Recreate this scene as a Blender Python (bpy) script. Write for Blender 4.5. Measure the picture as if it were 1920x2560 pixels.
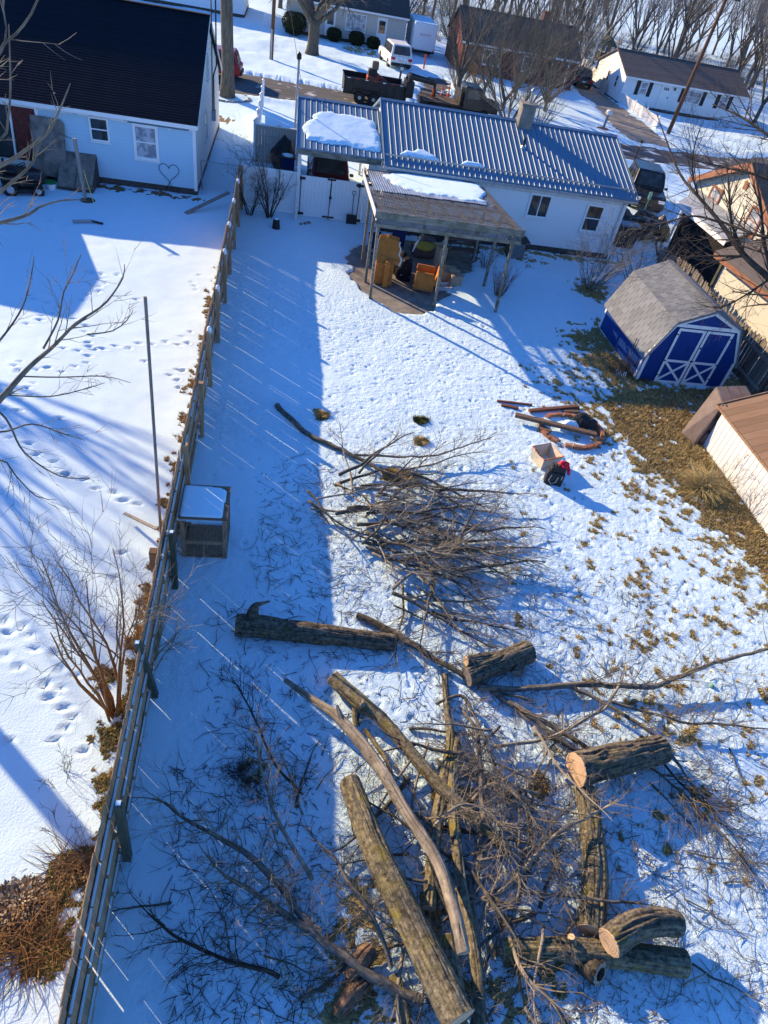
import bpy, math, random
import numpy as np
from mathutils import Vector, Matrix
for o in list(bpy.data.objects): bpy.data.objects.remove(o)
S = bpy.context.scene
COL = S.collection
rng = random.Random(11)
RS = np.random.RandomState(5)

# ------------------------------------------------------------------ camera
# world: X along the street, Y away along the yard fence, Z up; camera stands high in a bucket lift
FPX, CX, CY, CAMH = 1642.0, 960.0, 1280.0, 10.52
_d = np.array([583.06 - CX, 3035.0 - CY, FPX]); _d /= np.linalg.norm(_d); _up = -_d
_y = np.array([758.68 - CX, -500 - CY, FPX]); _y -= _y.dot(_up) * _up; _y /= np.linalg.norm(_y)
RW = np.stack([np.cross(_y, _up), _y, _up])
cam = bpy.data.cameras.new('camera'); camo = bpy.data.objects.new('camera', cam); COL.objects.link(camo)
cam.sensor_fit = 'VERTICAL'; cam.sensor_height = 36.0; cam.lens = FPX / 2560 * 36.0
cam.clip_start = 0.1; cam.clip_end = 3000
cols = [RW[:, 0], -RW[:, 1], -RW[:, 2]]
camo.matrix_world = Matrix(((cols[0][0], cols[1][0], cols[2][0], 0), (cols[0][1], cols[1][1], cols[2][1], 0),
                            (cols[0][2], cols[1][2], cols[2][2], CAMH), (0, 0, 0, 1)))
S.camera = camo
S.render.resolution_x = 768; S.render.resolution_y = 1024

# ------------------------------------------------------------------ sky, sun, exposure
SUN_EL, SUN_AZ = math.radians(20.8), math.radians(135)       # sun stands low, over the street to the left
sd = Vector((math.cos(SUN_AZ) * math.cos(SUN_EL), math.sin(SUN_AZ) * math.cos(SUN_EL), math.sin(SUN_EL)))
W = bpy.data.worlds.new('World'); S.world = W; W.use_nodes = True
nt = W.node_tree; nt.nodes.clear()
sky = nt.nodes.new('ShaderNodeTexSky'); sky.sky_type = 'NISHITA'; sky.sun_disc = False
sky.sun_elevation = SUN_EL; sky.sun_rotation = math.atan2(sd.x, sd.y)
sky.air_density = 1.0; sky.dust_density = 0.0; sky.ozone_density = 10.0; sky.altitude = 300
bg = nt.nodes.new('ShaderNodeBackground'); bg.inputs[1].default_value = 0.15
wo = nt.nodes.new('ShaderNodeOutputWorld')
nt.links.new(sky.outputs[0], bg.inputs[0]); nt.links.new(bg.outputs[0], wo.inputs[0])
sl = bpy.data.lights.new('sun', 'SUN'); sl.energy = 4.85; sl.angle = math.radians(0.6); sl.color = (1.0, 0.73, 0.42)
so = bpy.data.objects.new('sun', sl); COL.objects.link(so); so.rotation_euler = sd.to_track_quat('Z', 'Y').to_euler(); so.location = (-30, 40, 30)
S.view_settings.view_transform = 'Standard'; S.view_settings.look = 'None'
S.view_settings.exposure = 0.98; S.view_settings.gamma = 1.0; S.view_settings.use_curve_mapping = False

# ------------------------------------------------------------------ helpers: pixels to places
def ray(px, py):
    return RW @ np.array([px - CX, py - CY, FPX])
def G(px, py, z=0.0):                       # point on a level plane
    v = ray(px, py); t = (z - CAMH) / v[2]; return Vector((v[0] * t, v[1] * t, z))
def onY(px, py, Y):
    v = ray(px, py); t = Y / v[1]; return Vector((v[0] * t, Y, CAMH + v[2] * t))
def onX(px, py, X):
    v = ray(px, py); t = X / v[0]; return Vector((X, v[1] * t, CAMH + v[2] * t))
def atd(px, py, D):
    v = ray(px, py); v = v / np.linalg.norm(v) * D; return Vector((v[0], v[1], CAMH + v[2]))

# ------------------------------------------------------------------ helpers: noise
def _h(i, j, k, s):
    n = (i.astype(np.int64) * 374761393 + j.astype(np.int64) * 668265263 + k.astype(np.int64) * 1274126177 + s * 974634777) & 0xffffffff
    n = ((n ^ (n >> 13)) * 1103515245) & 0xffffffff
    n = ((n ^ (n >> 16)) * 2246822519) & 0xffffffff
    return ((n ^ (n >> 15)) & 0xffff) / 65535.0
def vn2(x, y, s=0):
    i = np.floor(x); j = np.floor(y); u = x - i; v = y - j; u = u * u * (3 - 2 * u); v = v * v * (3 - 2 * v); k = np.zeros_like(i)
    a = _h(i, j, k, s); b = _h(i + 1, j, k, s); c = _h(i, j + 1, k, s); d = _h(i + 1, j + 1, k, s)
    return (a + (b - a) * u) * (1 - v) + (c + (d - c) * u) * v
def vn3(x, y, z, s=0):
    k = np.floor(z); w = z - k; w = w * w * (3 - 2 * w)
    i = np.floor(x); j = np.floor(y); u = x - i; v = y - j; u = u * u * (3 - 2 * u); v = v * v * (3 - 2 * v)
    def lay(k):
        a = _h(i, j, k, s); b = _h(i + 1, j, k, s); c = _h(i, j + 1, k, s); d = _h(i + 1, j + 1, k, s)
        return (a + (b - a) * u) * (1 - v) + (c + (d - c) * u) * v
    return lay(k) * (1 - w) + lay(k + 1) * w
def fbm(x, y, s=0, o=4):
    r = 0; a = .5
    for q in range(o):
        r = r + a * vn2(x * 2 ** q + 13.7 * q, y * 2 ** q - 7.1 * q, s + q); a *= .5
    return r / (1 - .5 ** o)
def sm(a, b, x):
    t = np.clip((x - a) / (b - a), 0, 1); return t * t * (3 - 2 * t)
def inpoly(x, y, P):
    r = np.zeros(x.shape, bool); n = len(P)
    for i in range(n):
        x1, y1 = P[i]; x2, y2 = P[(i + 1) % n]
        if y1 != y2:
            c = ((y1 > y) != (y2 > y)) & (x < (x2 - x1) * (y - y1) / (y2 - y1) + x1); r ^= c
    return r
def polydist(x, y, P, closed=True):
    d = np.full(x.shape, 1e9); n = len(P)
    for i in range(n if closed else n - 1):
        ax, ay = P[i]; bx, by = P[(i + 1) % n]; dx, dy = bx - ax, by - ay; L = dx * dx + dy * dy + 1e-9
        t = np.clip(((x - ax) * dx + (y - ay) * dy) / L, 0, 1); d = np.minimum(d, np.hypot(x - ax - t * dx, y - ay - t * dy))
    return d

# ------------------------------------------------------------------ helpers: materials
MATS = {}
def mat(n, c, c2=None, sc=6, rough=.8, bump=0, bsc=None, st=(1, 1, 1), metal=0, rv=0, spec=.25, det=4, lo=.35, hi=.65, c3=None, sc3=2.0, lo3=.5, hi3=.6, bd=.02, em=0):
    m = bpy.data.materials.new(n); m.use_nodes = True; t = m.node_tree; N = t.nodes; L = t.links
    b = N['Principled BSDF']; b.inputs['Roughness'].default_value = rough; b.inputs['Metallic'].default_value = metal
    b.inputs['Specular IOR Level'].default_value = spec
    if c2 is None: c2 = tuple(min(1, x * 1.25) for x in c); c = tuple(x * .82 for x in c)
    tc = N.new('ShaderNodeTexCoord'); mp = N.new('ShaderNodeMapping'); mp.inputs['Scale'].default_value = st
    L.new(tc.outputs['Object'], mp.inputs['Vector'])
    no = N.new('ShaderNodeTexNoise'); no.inputs['Scale'].default_value = sc; no.inputs['Detail'].default_value = det; no.inputs['Roughness'].default_value = .62
    L.new(mp.outputs[0], no.inputs['Vector'])
    mr = N.new('ShaderNodeMapRange'); mr.inputs[1].default_value = lo; mr.inputs[2].default_value = hi; L.new(no.outputs[0], mr.inputs[0])
    mx = N.new('ShaderNodeMix'); mx.data_type = 'RGBA'; mx.inputs[6].default_value = (*c, 1); mx.inputs[7].default_value = (*c2, 1)
    L.new(mr.outputs[0], mx.inputs[0]); out = mx.outputs[2]
    if c3 is not None:
        n3 = N.new('ShaderNodeTexNoise'); n3.inputs['Scale'].default_value = sc3; n3.inputs['Detail'].default_value = 5; L.new(tc.outputs['Object'], n3.inputs['Vector'])
        r3 = N.new('ShaderNodeMapRange'); r3.inputs[1].default_value = lo3; r3.inputs[2].default_value = hi3; L.new(n3.outputs[0], r3.inputs[0])
        m3 = N.new('ShaderNodeMix'); m3.data_type = 'RGBA'; L.new(r3.outputs[0], m3.inputs[0]); L.new(out, m3.inputs[6]); m3.inputs[7].default_value = (*c3, 1); out = m3.outputs[2]
    if rv:
        oi = N.new('ShaderNodeObjectInfo'); r2 = N.new('ShaderNodeMapRange'); r2.inputs[3].default_value = 1 - rv; r2.inputs[4].default_value = 1 + rv
        L.new(oi.outputs['Random'], r2.inputs[0]); hs = N.new('ShaderNodeHueSaturation'); L.new(r2.outputs[0], hs.inputs['Value']); L.new(out, hs.inputs['Color']); out = hs.outputs[0]
    L.new(out, b.inputs['Base Color'])
    if bump:
        nb = N.new('ShaderNodeTexNoise'); nb.inputs['Scale'].default_value = bsc or sc * 4; nb.inputs['Detail'].default_value = 5; L.new(mp.outputs[0], nb.inputs['Vector'])
        bp = N.new('ShaderNodeBump'); bp.inputs['Strength'].default_value = bump; bp.inputs['Distance'].default_value = bd; L.new(nb.outputs[0], bp.inputs['Height']); L.new(bp.outputs[0], b.inputs['Normal'])
    if em:
        b.inputs['Emission Color'].default_value = (*c, 1); b.inputs['Emission Strength'].default_value = em
    MATS[n] = m; return m
def glass(n, c, rough=.08):
    m = mat(n, c, c, rough=rough, spec=.6); return m

# ------------------------------------------------------------------ helpers: meshes
class MB:
    def __init__(s): s.v = []; s.f = []; s.sm = False
    def quad(s, *p):
        i = len(s.v); s.v += [tuple(q) for q in p]; s.f.append(tuple(range(i, i + len(p)))); return s
    def box(s, c, d, rz=0, M=None):
        x, y, z = d[0] / 2, d[1] / 2, d[2] / 2; i = len(s.v); cr, sr = math.cos(rz), math.sin(rz)
        for a in (-x, x):
            for b in (-y, y):
                for e in (-z, z):
                    if M is not None:
                        p = M @ Vector((a, b, e)); s.v.append((c[0] + p.x, c[1] + p.y, c[2] + p.z))
                    else: s.v.append((c[0] + a * cr - b * sr, c[1] + a * sr + b * cr, c[2] + e))
        s.f += [tuple(i + q for q in t) for t in ((0, 1, 3, 2), (4, 6, 7, 5), (0, 4, 5, 1), (2, 3, 7, 6), (0, 2, 6, 4), (1, 5, 7, 3))]; return s
    def bb(s, a, b):    # box by two corners
        return s.box([(a[k] + b[k]) / 2 for k in range(3)], [abs(b[k] - a[k]) for k in range(3)])
    def bar(s, p, q, w, h=None, up=(0, 0, 1)):
        p = Vector(p); q = Vector(q); d = q - p; L = d.length; d.normalize(); u = Vector(up)
        if abs(d.dot(u)) > .98: u = Vector((0, 1, 0))
        x = d.cross(u).normalized(); u = x.cross(d).normalized(); M = Matrix((x, d, u)).transposed()
        return s.box((p + q) / 2, (w, L, h or w), M=M)
    def prism(s, pts, vec):
        n = len(pts); i = len(s.v); vec = Vector(vec); a = [Vector(p) for p in pts]
        s.v += [tuple(p) for p in a] + [tuple(p + vec) for p in a]
        s.f.append(tuple(range(i, i + n))[::-1]); s.f.append(tuple(range(i + n, i + 2 * n)))
        for k in range(n): s.f.append((i + k, i + (k + 1) % n, i + n + (k + 1) % n, i + n + k))
        return s
    def tube(s, P, Rr, n=6, cap=True):
        P = [Vector(p) for p in P]; k = len(P)
        if not hasattr(Rr, '__len__'): Rr = [Rr] * k
        i0 = len(s.v); x = None
        for j in range(k):
            d = (P[min(j + 1, k - 1)] - P[max(j - 1, 0)])
            if d.length < 1e-9: d = Vector((0, 0, 1))
            d.normalize()
            if x is None: x = d.orthogonal().normalized()
            else:
                x = x - d * x.dot(d)
                x = x.normalized() if x.length > 1e-6 else d.orthogonal().normalized()
            y = d.cross(x)
            for a in range(n):
                t = 6.2831853 * a / n; q = P[j] + (x * math.cos(t) + y * math.sin(t)) * Rr[j]; s.v.append((q.x, q.y, q.z))
        for j in range(k - 1):
            for a in range(n):
                b = (a + 1) % n; s.f.append((i0 + j * n + a, i0 + j * n + b, i0 + (j + 1) * n + b, i0 + (j + 1) * n + a))
        if cap: s.f.append(tuple(range(i0, i0 + n))[::-1]); s.f.append(tuple(range(i0 + (k - 1) * n, i0 + k * n)))
        return s
    def lathe(s, prof, c=(0, 0, 0), n=14, M=None):
        i0 = len(s.v); k = len(prof)
        for r, z in prof:
            for a in range(n):
                t = 6.2831853 * a / n; p = Vector((r * math.cos(t), r * math.sin(t), z))
                if M is not None: p = M @ p
                s.v.append((c[0] + p.x, c[1] + p.y, c[2] + p.z))
        for j in range(k - 1):
            for a in range(n):
                b = (a + 1) % n; s.f.append((i0 + j * n + a, i0 + j * n + b, i0 + (j + 1) * n + b, i0 + (j + 1) * n + a))
        s.f.append(tuple(range(i0, i0 + n))[::-1]); s.f.append(tuple(range(i0 + (k - 1) * n, i0 + k * n))); return s
    def blob(s, c, r, seed=0, n=10, m=6, amp=.25):
        i0 = len(s.v); A = []
        for j in range(m + 1):
            ph = math.pi * j / m - math.pi / 2
            for a in range(n):
                t = 6.2831853 * a / n; x, y, z = math.cos(ph) * math.cos(t), math.cos(ph) * math.sin(t), math.sin(ph)
                k = 1 + amp * (2 * float(vn3(np.array(x * 1.7 + 9), np.array(y * 1.7 + 9), np.array(z * 1.7 + 9), seed)) - 1)
                s.v.append((c[0] + x * r[0] * k, c[1] + y * r[1] * k, c[2] + z * r[2] * k))
        for j in range(m):
            for a in range(n):
                b = (a + 1) % n; s.f.append((i0 + j * n + a, i0 + j * n + b, i0 + (j + 1) * n + b, i0 + (j + 1) * n + a))
        return s
ORG = {}
LOCALS = set()
LABELS = {}
def tag(o, label=None, cat=None, group=None, kind=None):
    if label:
        o['label'] = label
        if label in LABELS and LABELS[label] != (group or 1): print('DUPLABEL', label)
        LABELS[label] = group or o.name
    if cat: o['category'] = cat
    if group: o['group'] = group
    if kind: o['kind'] = kind
    return o
def thing(name, label, cat, loc=(0, 0, 0), group=None, rz=0, local=False):
    o = bpy.data.objects.new(name, None); COL.objects.link(o); o.location = loc; o.rotation_euler = (0, 0, rz); o.empty_display_size = .2
    ORG[o] = Vector(loc)
    if local or rz: LOCALS.add(o); ORG[o] = Vector((0, 0, 0))
    return tag(o, label, cat, group)
def mk(name, mb, smooth=False):
    me = bpy.data.meshes.new(name); me.from_pydata(mb.v, [], mb.f); me.update()
    if smooth: me.polygons.foreach_set('use_smooth', [True] * len(me.polygons))
    return me
def ob(name, mb, m, par=None, smooth=False, bev=0, label=None, cat=None, group=None, kind=None, org=None):
    if par is not None: oo = ORG[par]
    else:
        A = np.array(mb.v); oo = Vector(org) if org is not None else Vector((float(A[:, 0].mean()), float(A[:, 1].mean()), float(A[:, 2].min())))
    if oo.length > 0: mb.v = [(p[0] - oo[0], p[1] - oo[1], p[2] - oo[2]) for p in mb.v]
    o = bpy.data.objects.new(name, mk(name, mb, smooth)); COL.objects.link(o)
    o.data.materials.append(MATS[m] if isinstance(m, str) else m)
    if par is not None: o.parent = par; ORG[o] = oo
    else: o.location = oo; ORG[o] = oo
    if bev:
        b = o.modifiers.new('bevel', 'BEVEL'); b.width = bev; b.segments = 2; b.limit_method = 'ANGLE'
    return tag(o, label, cat, group, kind)
def inst(name, me, par, loc, rot=(0, 0, 0), scale=(1, 1, 1), M=None):
    o = bpy.data.objects.new(name, me); COL.objects.link(o); o.parent = par
    if par is not None: loc = Vector(loc) - ORG[par]
    if M is not None: o.matrix_local = Matrix.Translation(loc) @ M.to_4x4() @ Matrix.Diagonal((*scale, 1))
    else: o.location = loc; o.rotation_euler = rot; o.scale = scale
    return o
def unit(m, name='piece'):
    me = mk(name, MB().box((0, 0, 0), (1, 1, 1))); me.materials.append(MATS[m]); return me
def copytree(o, loc, rz, label=None, group=None, sc=None):
    c = o.copy(); COL.objects.link(c); c.location = loc; c.rotation_euler = (0, 0, rz)
    if sc: c.scale = (sc, sc, sc)
    if label: c['label'] = label
    if group: c['group'] = group
    def rec(a, b):
        for ch in list(a.children):
            d = ch.copy(); COL.objects.link(d); d.parent = b; rec(ch, d)
    rec(o, c); return c
def gmesh(name, P, F, m, smooth=True):
    me = bpy.data.meshes.new(name); n = len(P); me.vertices.add(n); me.vertices.foreach_set('co', np.asarray(P, np.float32).ravel())
    q = F.shape[1]; me.loops.add(F.size); me.loops.foreach_set('vertex_index', F.astype(np.int32).ravel()); me.polygons.add(len(F))
    me.polygons.foreach_set('loop_start', np.arange(0, F.size, q, dtype=np.int32)); me.polygons.foreach_set('loop_total', np.full(len(F), q, np.int32))
    me.polygons.foreach_set('use_smooth', np.full(len(F), smooth)); me.update(calc_edges=True); me.materials.append(MATS[m]); return me
def text(s, size, m, par, M, ext=.002):
    cu = bpy.data.curves.new('t', 'FONT'); cu.body = s; cu.size = size; cu.extrude = ext; cu.align_x = 'CENTER'; cu.align_y = 'CENTER'
    t = bpy.data.objects.new('t', cu); COL.objects.link(t); bpy.context.view_layer.update()
    me = bpy.data.meshes.new_from_object(t.evaluated_get(bpy.context.evaluated_depsgraph_get())); bpy.data.objects.remove(t)
    me.materials.clear(); me.materials.append(MATS[m]); o = bpy.data.objects.new('lettering', me); COL.objects.link(o); o.parent = par
    M = Matrix.Translation(M.to_translation() - ORG[par]) @ M.to_3x3().to_4x4(); o.matrix_local = M; return o
# ------------------------------------------------------------------ materials
mat('siding_white', (.74, .77, .80), (.80, .82, .84), sc=2, rough=.55)
mat('siding_blue', (.40, .60, .74), (.45, .65, .78), sc=2, rough=.55)
mat('siding_aged', (.50, .50, .47), (.68, .68, .64), sc=3, rough=.8, bump=.2)
mat('siding_tan', (.50, .50, .44), (.56, .56, .49), sc=3, rough=.7)
mat('siding_beige', (.50, .47, .42), sc=2, rough=.7)
mat('trim_white', (.78, .79, .80), (.84, .84, .84), sc=4, rough=.5)
mat('trim_old', (.55, .55, .53), (.72, .72, .70), sc=9, rough=.8)
mat('trim_rust', (.22, .095, .055), (.29, .135, .085), sc=5, rough=.6)
mat('shingle_black', (.004, .0075, .014), (.013, .018, .028), sc=14, rough=.95, bump=.25, rv=.12, spec=.1, st=(.5, 1, 1))
mat('shingle_grey', (.12, .135, .155), (.21, .23, .26), sc=30, rough=.9, bump=.3, rv=.16)
mat('shingle_brown', (.09, .08, .075), (.17, .15, .14), sc=22, rough=.9, bump=.3, rv=.1)
mat('shingle_dark', (.05, .045, .042), (.10, .09, .085), sc=10, rough=.9, rv=.1)
mat('roof_steel', (.10, .185, .28), (.125, .215, .315), sc=1.2, rough=.5, metal=.1, spec=.4)
mat('steel_grey', (.28, .31, .34), (.36, .39, .42), sc=2, rough=.45, metal=.5)
mat('galvanised', (.24, .26, .28), (.42, .45, .48), sc=3, rough=.4, metal=.7, st=(1, .3, 1))
mat('pane', (.020, .024, .026), (.05, .055, .058), sc=2, rough=.06, spec=.7)
mat('pane_curtain', (.20, .23, .28), (.45, .48, .52), sc=3, rough=.15, spec=.6, lo=.45, hi=.55)
mat('dark_gap', (.008, .008, .009), (.012, .012, .012), rough=.9)
mat('foundation', (.05, .045, .042), (.10, .09, .08), sc=8, rough=.95, bump=.3)
mat('wood_weathered', (.16, .145, .13), (.30, .275, .245), sc=9, rough=.9, st=(3, 3, .35), bump=.35, rv=.18)
mat('wood_fence', (.33, .195, .105), (.56, .37, .22), sc=7, rough=.9, st=(4, 4, .3), bump=.5, rv=.25)
mat('wood_rail', (.30, .19, .11), (.48, .34, .21), sc=8, rough=.9, st=(4, .4, 4), bump=.4, rv=.1)
mat('wood_green', (.055, .065, .045), (.11, .115, .085), sc=8, rough=.9, st=(3, 3, .4), bump=.4, rv=.1)
mat('wood_old_fence', (.10, .088, .072), (.26, .235, .20), sc=9, rough=.95, st=(4, 4, .3), bump=.5, rv=.35)
mat('wood_red', (.13, .055, .035), (.21, .10, .065), sc=8, rough=.85, st=(.5, 3, 3), bump=.3, rv=.15)
mat('wood_brown', (.10, .065, .045), (.20, .14, .10), sc=8, rough=.85, st=(.5, 3, 3), bump=.3, rv=.15)
mat('lattice', (.075, .08, .085), (.17, .175, .18), sc=5, rough=.9, bump=.2)
mat('beam_grey', (.13, .125, .105), (.27, .255, .22), sc=5, rough=.9, st=(.4, 3, 3), bump=.3, c3=(.13, .13, .10), sc3=3)
mat('wood_shred', (.11, .068, .042), (.24, .155, .10), sc=12, rough=.95, bump=.5)
mat('hutch_wood', (.25, .145, .085), (.42, .265, .165), sc=8, rough=.9, st=(2, 2, .5), bump=.3)
mat('panel_cream', (.58, .62, .66), (.63, .67, .71), sc=3, rough=.7)
mat('cedar', (.17, .105, .065), (.28, .185, .12), sc=5, rough=.75, st=(.4, 4, 4), rv=.16, bump=.2)
mat('concrete', (.17, .155, .135), (.27, .25, .22), sc=3, rough=.9, bump=.2, bsc=30)
mat('asphalt', (.06, .062, .066), (.12, .123, .13), sc=1.2, rough=.9, st=(.25, 2.2, 1), c3=(.62, .66, .70), sc3=.8, lo3=.58, hi3=.68, bump=.15)
mat('drive_concrete', (.21, .19, .165), (.30, .275, .24), sc=.8, rough=.9, c3=(.7, .73, .77), sc3=1.4, lo3=.66, hi3=.74)
mat('vinyl_white', (.75, .77, .80), (.80, .82, .84), sc=2, rough=.4, spec=.4)
mat('vinyl_shaded', (.40, .36, .33), (.46, .42, .38), sc=2, rough=.5)  # white vinyl with its shade put into a darker, brownish colour
mat('blue_paint', (.003, .034, .18), (.006, .050, .25), sc=12, rough=.55, st=(3, 3, .3), bump=.15)
mat('black_iron', (.012, .012, .014), (.025, .025, .028), rough=.5)
mat('black_plastic', (.014, .015, .017), (.03, .031, .034), sc=20, rough=.55)
mat('rubber', (.012, .012, .012), (.03, .03, .03), rough=.9)
mat('velvet_orange', (.38, .13, .028), (.50, .19, .045), sc=5, rough=.9, bump=.1)
mat('wood_carved', (.22, .09, .03), (.33, .15, .06), sc=9, rough=.6)
mat('leather_brown', (.115, .090, .088), (.165, .132, .128), sc=3, rough=.6, bump=.15)
mat('leather_dark', (.075, .050, .045), (.12, .085, .078), sc=4, rough=.55)
mat('navy_cloth', (.008, .016, .07), (.012, .026, .11), rough=.85)
mat('dark_blanket', (.006, .008, .014), (.012, .014, .022), rough=.95, c3=(.5, .52, .55), sc3=9, lo3=.66, hi3=.68)
mat('yellow_green', (.28, .25, .04), (.36, .33, .07), rough=.9)
mat('teal', (.16, .36, .30), rough=.7)
mat('cardboard', (.32, .24, .17), (.40, .31, .22), rough=.9)
mat('plastic_grey', (.36, .38, .40), rough=.5)
mat('canvas', (.50, .44, .34), (.62, .56, .45), sc=7, rough=.95, bump=.3)
mat('canvas_red', (.55, .16, .07), rough=.9)
mat('red_cloth', (.62, .015, .035), (.7, .03, .06), rough=.8)
mat('strap_grey', (.35, .36, .36), rough=.8)
mat('brick', (.28, .115, .065), (.42, .20, .12), sc=14, rough=.9, bump=.4, rv=.25)
mat('brick_red', (.13, .04, .035), (.20, .065, .055), sc=18, rough=.9, bump=.2)
mat('car_maroon', (.085, .016, .018), rough=.35, spec=.5); mat('car_red', (.30, .012, .020), rough=.3, spec=.5); mat('car_white', (.76, .77, .77), rough=.3, spec=.5); mat('car_dark', (.012, .013, .016), (.02, .022, .026), rough=.25, spec=.5)
mat('trailer_black', (.014, .014, .015), (.028, .028, .028), sc=4, rough=.5); mat('machine_red', (.30, .05, .03), (.36, .08, .05), rough=.5)
mat('lamp_red', (.5, .01, .01), rough=.2); mat('lamp_amber', (.7, .25, .02), rough=.3); mat('chrome', (.6, .6, .6), rough=.2, metal=.9)
mat('cone_orange', (.75, .11, .01), rough=.5); mat('reflect_white', (.8, .8, .8), rough=.4)
mat('wrap_white', (.72, .74, .77), (.80, .81, .82), rough=.5); mat('wrap_blue', (.02, .07, .35), rough=.6)
mat('plywood', (.15, .13, .115), (.26, .23, .20), sc=3, rough=.9, c3=(.07, .06, .05), sc3=2, lo3=.55, hi3=.7)
mat('door_red', (.10, .022, .02), (.15, .04, .032), rough=.6); mat('green_bucket', (.01, .16, .05), rough=.5)
mat('pole_wood', (.085, .045, .028), (.17, .09, .055), sc=6, rough=.85, st=(4, 4, .4), bump=.3)
mat('yellow_stick', (.55, .5, .12), rough=.6)
mat('bark', (.044, .037, .029), (.175, .15, .11), sc=14, rough=.95, bump=.9, bsc=38, c3=(.15, .13, .045), sc3=3.2, lo3=.54, hi3=.75, bd=.012)
mat('bark_moss', (.065, .056, .038), (.235, .205, .135), sc=14, rough=.95, bump=.9, bsc=38, c3=(.20, .165, .04), sc3=3.0, lo3=.50, hi3=.72, bd=.012)
mat('bark_grey', (.075, .068, .058), (.19, .175, .15), sc=12, rough=.95, bump=.5, bsc=50, c3=(.17, .16, .09), sc3=4, lo3=.55, hi3=.7, bd=.01)
mat('bare_wood', (.17, .145, .11), (.33, .285, .22), sc=6, rough=.85, st=(1, 1, 1), bump=.3, bsc=30, c3=(.15, .13, .10), sc3=3, lo3=.5, hi3=.7)
mat('twig', (.085, .072, .055), (.22, .19, .145), sc=5, rough=.9, rv=.2)
mat('twig_dark', (.035, .028, .024), (.085, .068, .055), sc=5, rough=.9, rv=.2)
mat('twig_pale', (.16, .14, .11), (.32, .285, .225), sc=5, rough=.9, rv=.15)
mat('twig_red', (.14, .055, .035), (.22, .10, .06), sc=5, rough=.9)
mat('stem_orange', (.15, .085, .04), (.30, .16, .06), sc=5, rough=.9)
mat('tree_bark', (.075, .062, .048), (.17, .145, .115), sc=5, rough=.95, st=(3, 3, .5), bump=.8, bsc=14, bd=.03)
mat('birch', (.45, .43, .40), (.62, .60, .57), sc=8, rough=.8, c3=(.06, .055, .05), sc3=5, lo3=.6, hi3=.63)
mat('crown_far', (.14, .122, .105), (.28, .245, .205), sc=1, rough=.95, rv=.2)
mat('leaf_pale', (.30, .24, .17), (.50, .42, .31), sc=9, rough=.9)
mat('leaf_brown', (.11, .062, .028), (.30, .19, .10), sc=11, rough=.9)
mat('grass_tan', (.32, .25, .11), (.52, .42, .20), sc=9, rough=.95)
mat('grass_green', (.055, .075, .022), (.12, .13, .045), sc=9, rough=.95)
mat('hedge', (.018, .026, .012), (.05, .055, .025), sc=8, rough=.95)
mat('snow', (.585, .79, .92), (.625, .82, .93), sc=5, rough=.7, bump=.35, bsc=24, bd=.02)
for n_ in ('bark', 'bark_moss', 'bark_grey', 'bare_wood'):        # long streaks that follow the grain
    t = MATS[n_].node_tree; N = t.nodes; L = t.links; b = N['Principled BSDF']; src = b.inputs['Base Color'].links[0].from_socket
    at = N.new('ShaderNodeAttribute'); at.attribute_name = 'streak'; r2 = N.new('ShaderNodeMapRange'); r2.inputs[1].default_value = .3; r2.inputs[2].default_value = .7; r2.inputs[3].default_value = .68; r2.inputs[4].default_value = 1.32; L.new(at.outputs['Fac'], r2.inputs[0])
    hs = N.new('ShaderNodeHueSaturation'); L.new(r2.outputs[0], hs.inputs['Value']); L.new(src, hs.inputs['Color']); L.new(hs.outputs[0], b.inputs['Base Color'])
def wood_face(n, c, c2):
    m = bpy.data.materials.new(n); m.use_nodes = True; t = m.node_tree; N = t.nodes; L = t.links; b = N['Principled BSDF']; b.inputs['Roughness'].default_value = .85; b.inputs['Specular IOR Level'].default_value = .2
    tc = N.new('ShaderNodeTexCoord'); w = N.new('ShaderNodeTexWave'); w.wave_type = 'RINGS'; w.rings_direction = 'Z'; w.inputs['Scale'].default_value = 9; w.inputs['Distortion'].default_value = 3.5; w.inputs['Detail'].default_value = 2
    L.new(tc.outputs['Object'], w.inputs['Vector']); mx = N.new('ShaderNodeMix'); mx.data_type = 'RGBA'; mx.inputs[6].default_value = (*c, 1); mx.inputs[7].default_value = (*c2, 1); L.new(w.outputs['Color'], mx.inputs[0])
    no = N.new('ShaderNodeTexNoise'); no.inputs['Scale'].default_value = 7; L.new(tc.outputs['Object'], no.inputs['Vector']); m2 = N.new('ShaderNodeMix'); m2.data_type = 'RGBA'; m2.blend_type = 'MULTIPLY'; m2.inputs[0].default_value = .6
    L.new(mx.outputs[2], m2.inputs[6]); L.new(no.outputs[0], m2.inputs[7]); hs = N.new('ShaderNodeHueSaturation'); hs.inputs['Value'].default_value = 1.5; L.new(m2.outputs[2], hs.inputs['Color']); L.new(hs.outputs[0], b.inputs['Base Color']); MATS[n] = m
wood_face('cut_fresh', (.42, .27, .155), (.62, .45, .30)); wood_face('cut_old', (.20, .165, .13), (.32, .27, .215))

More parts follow.
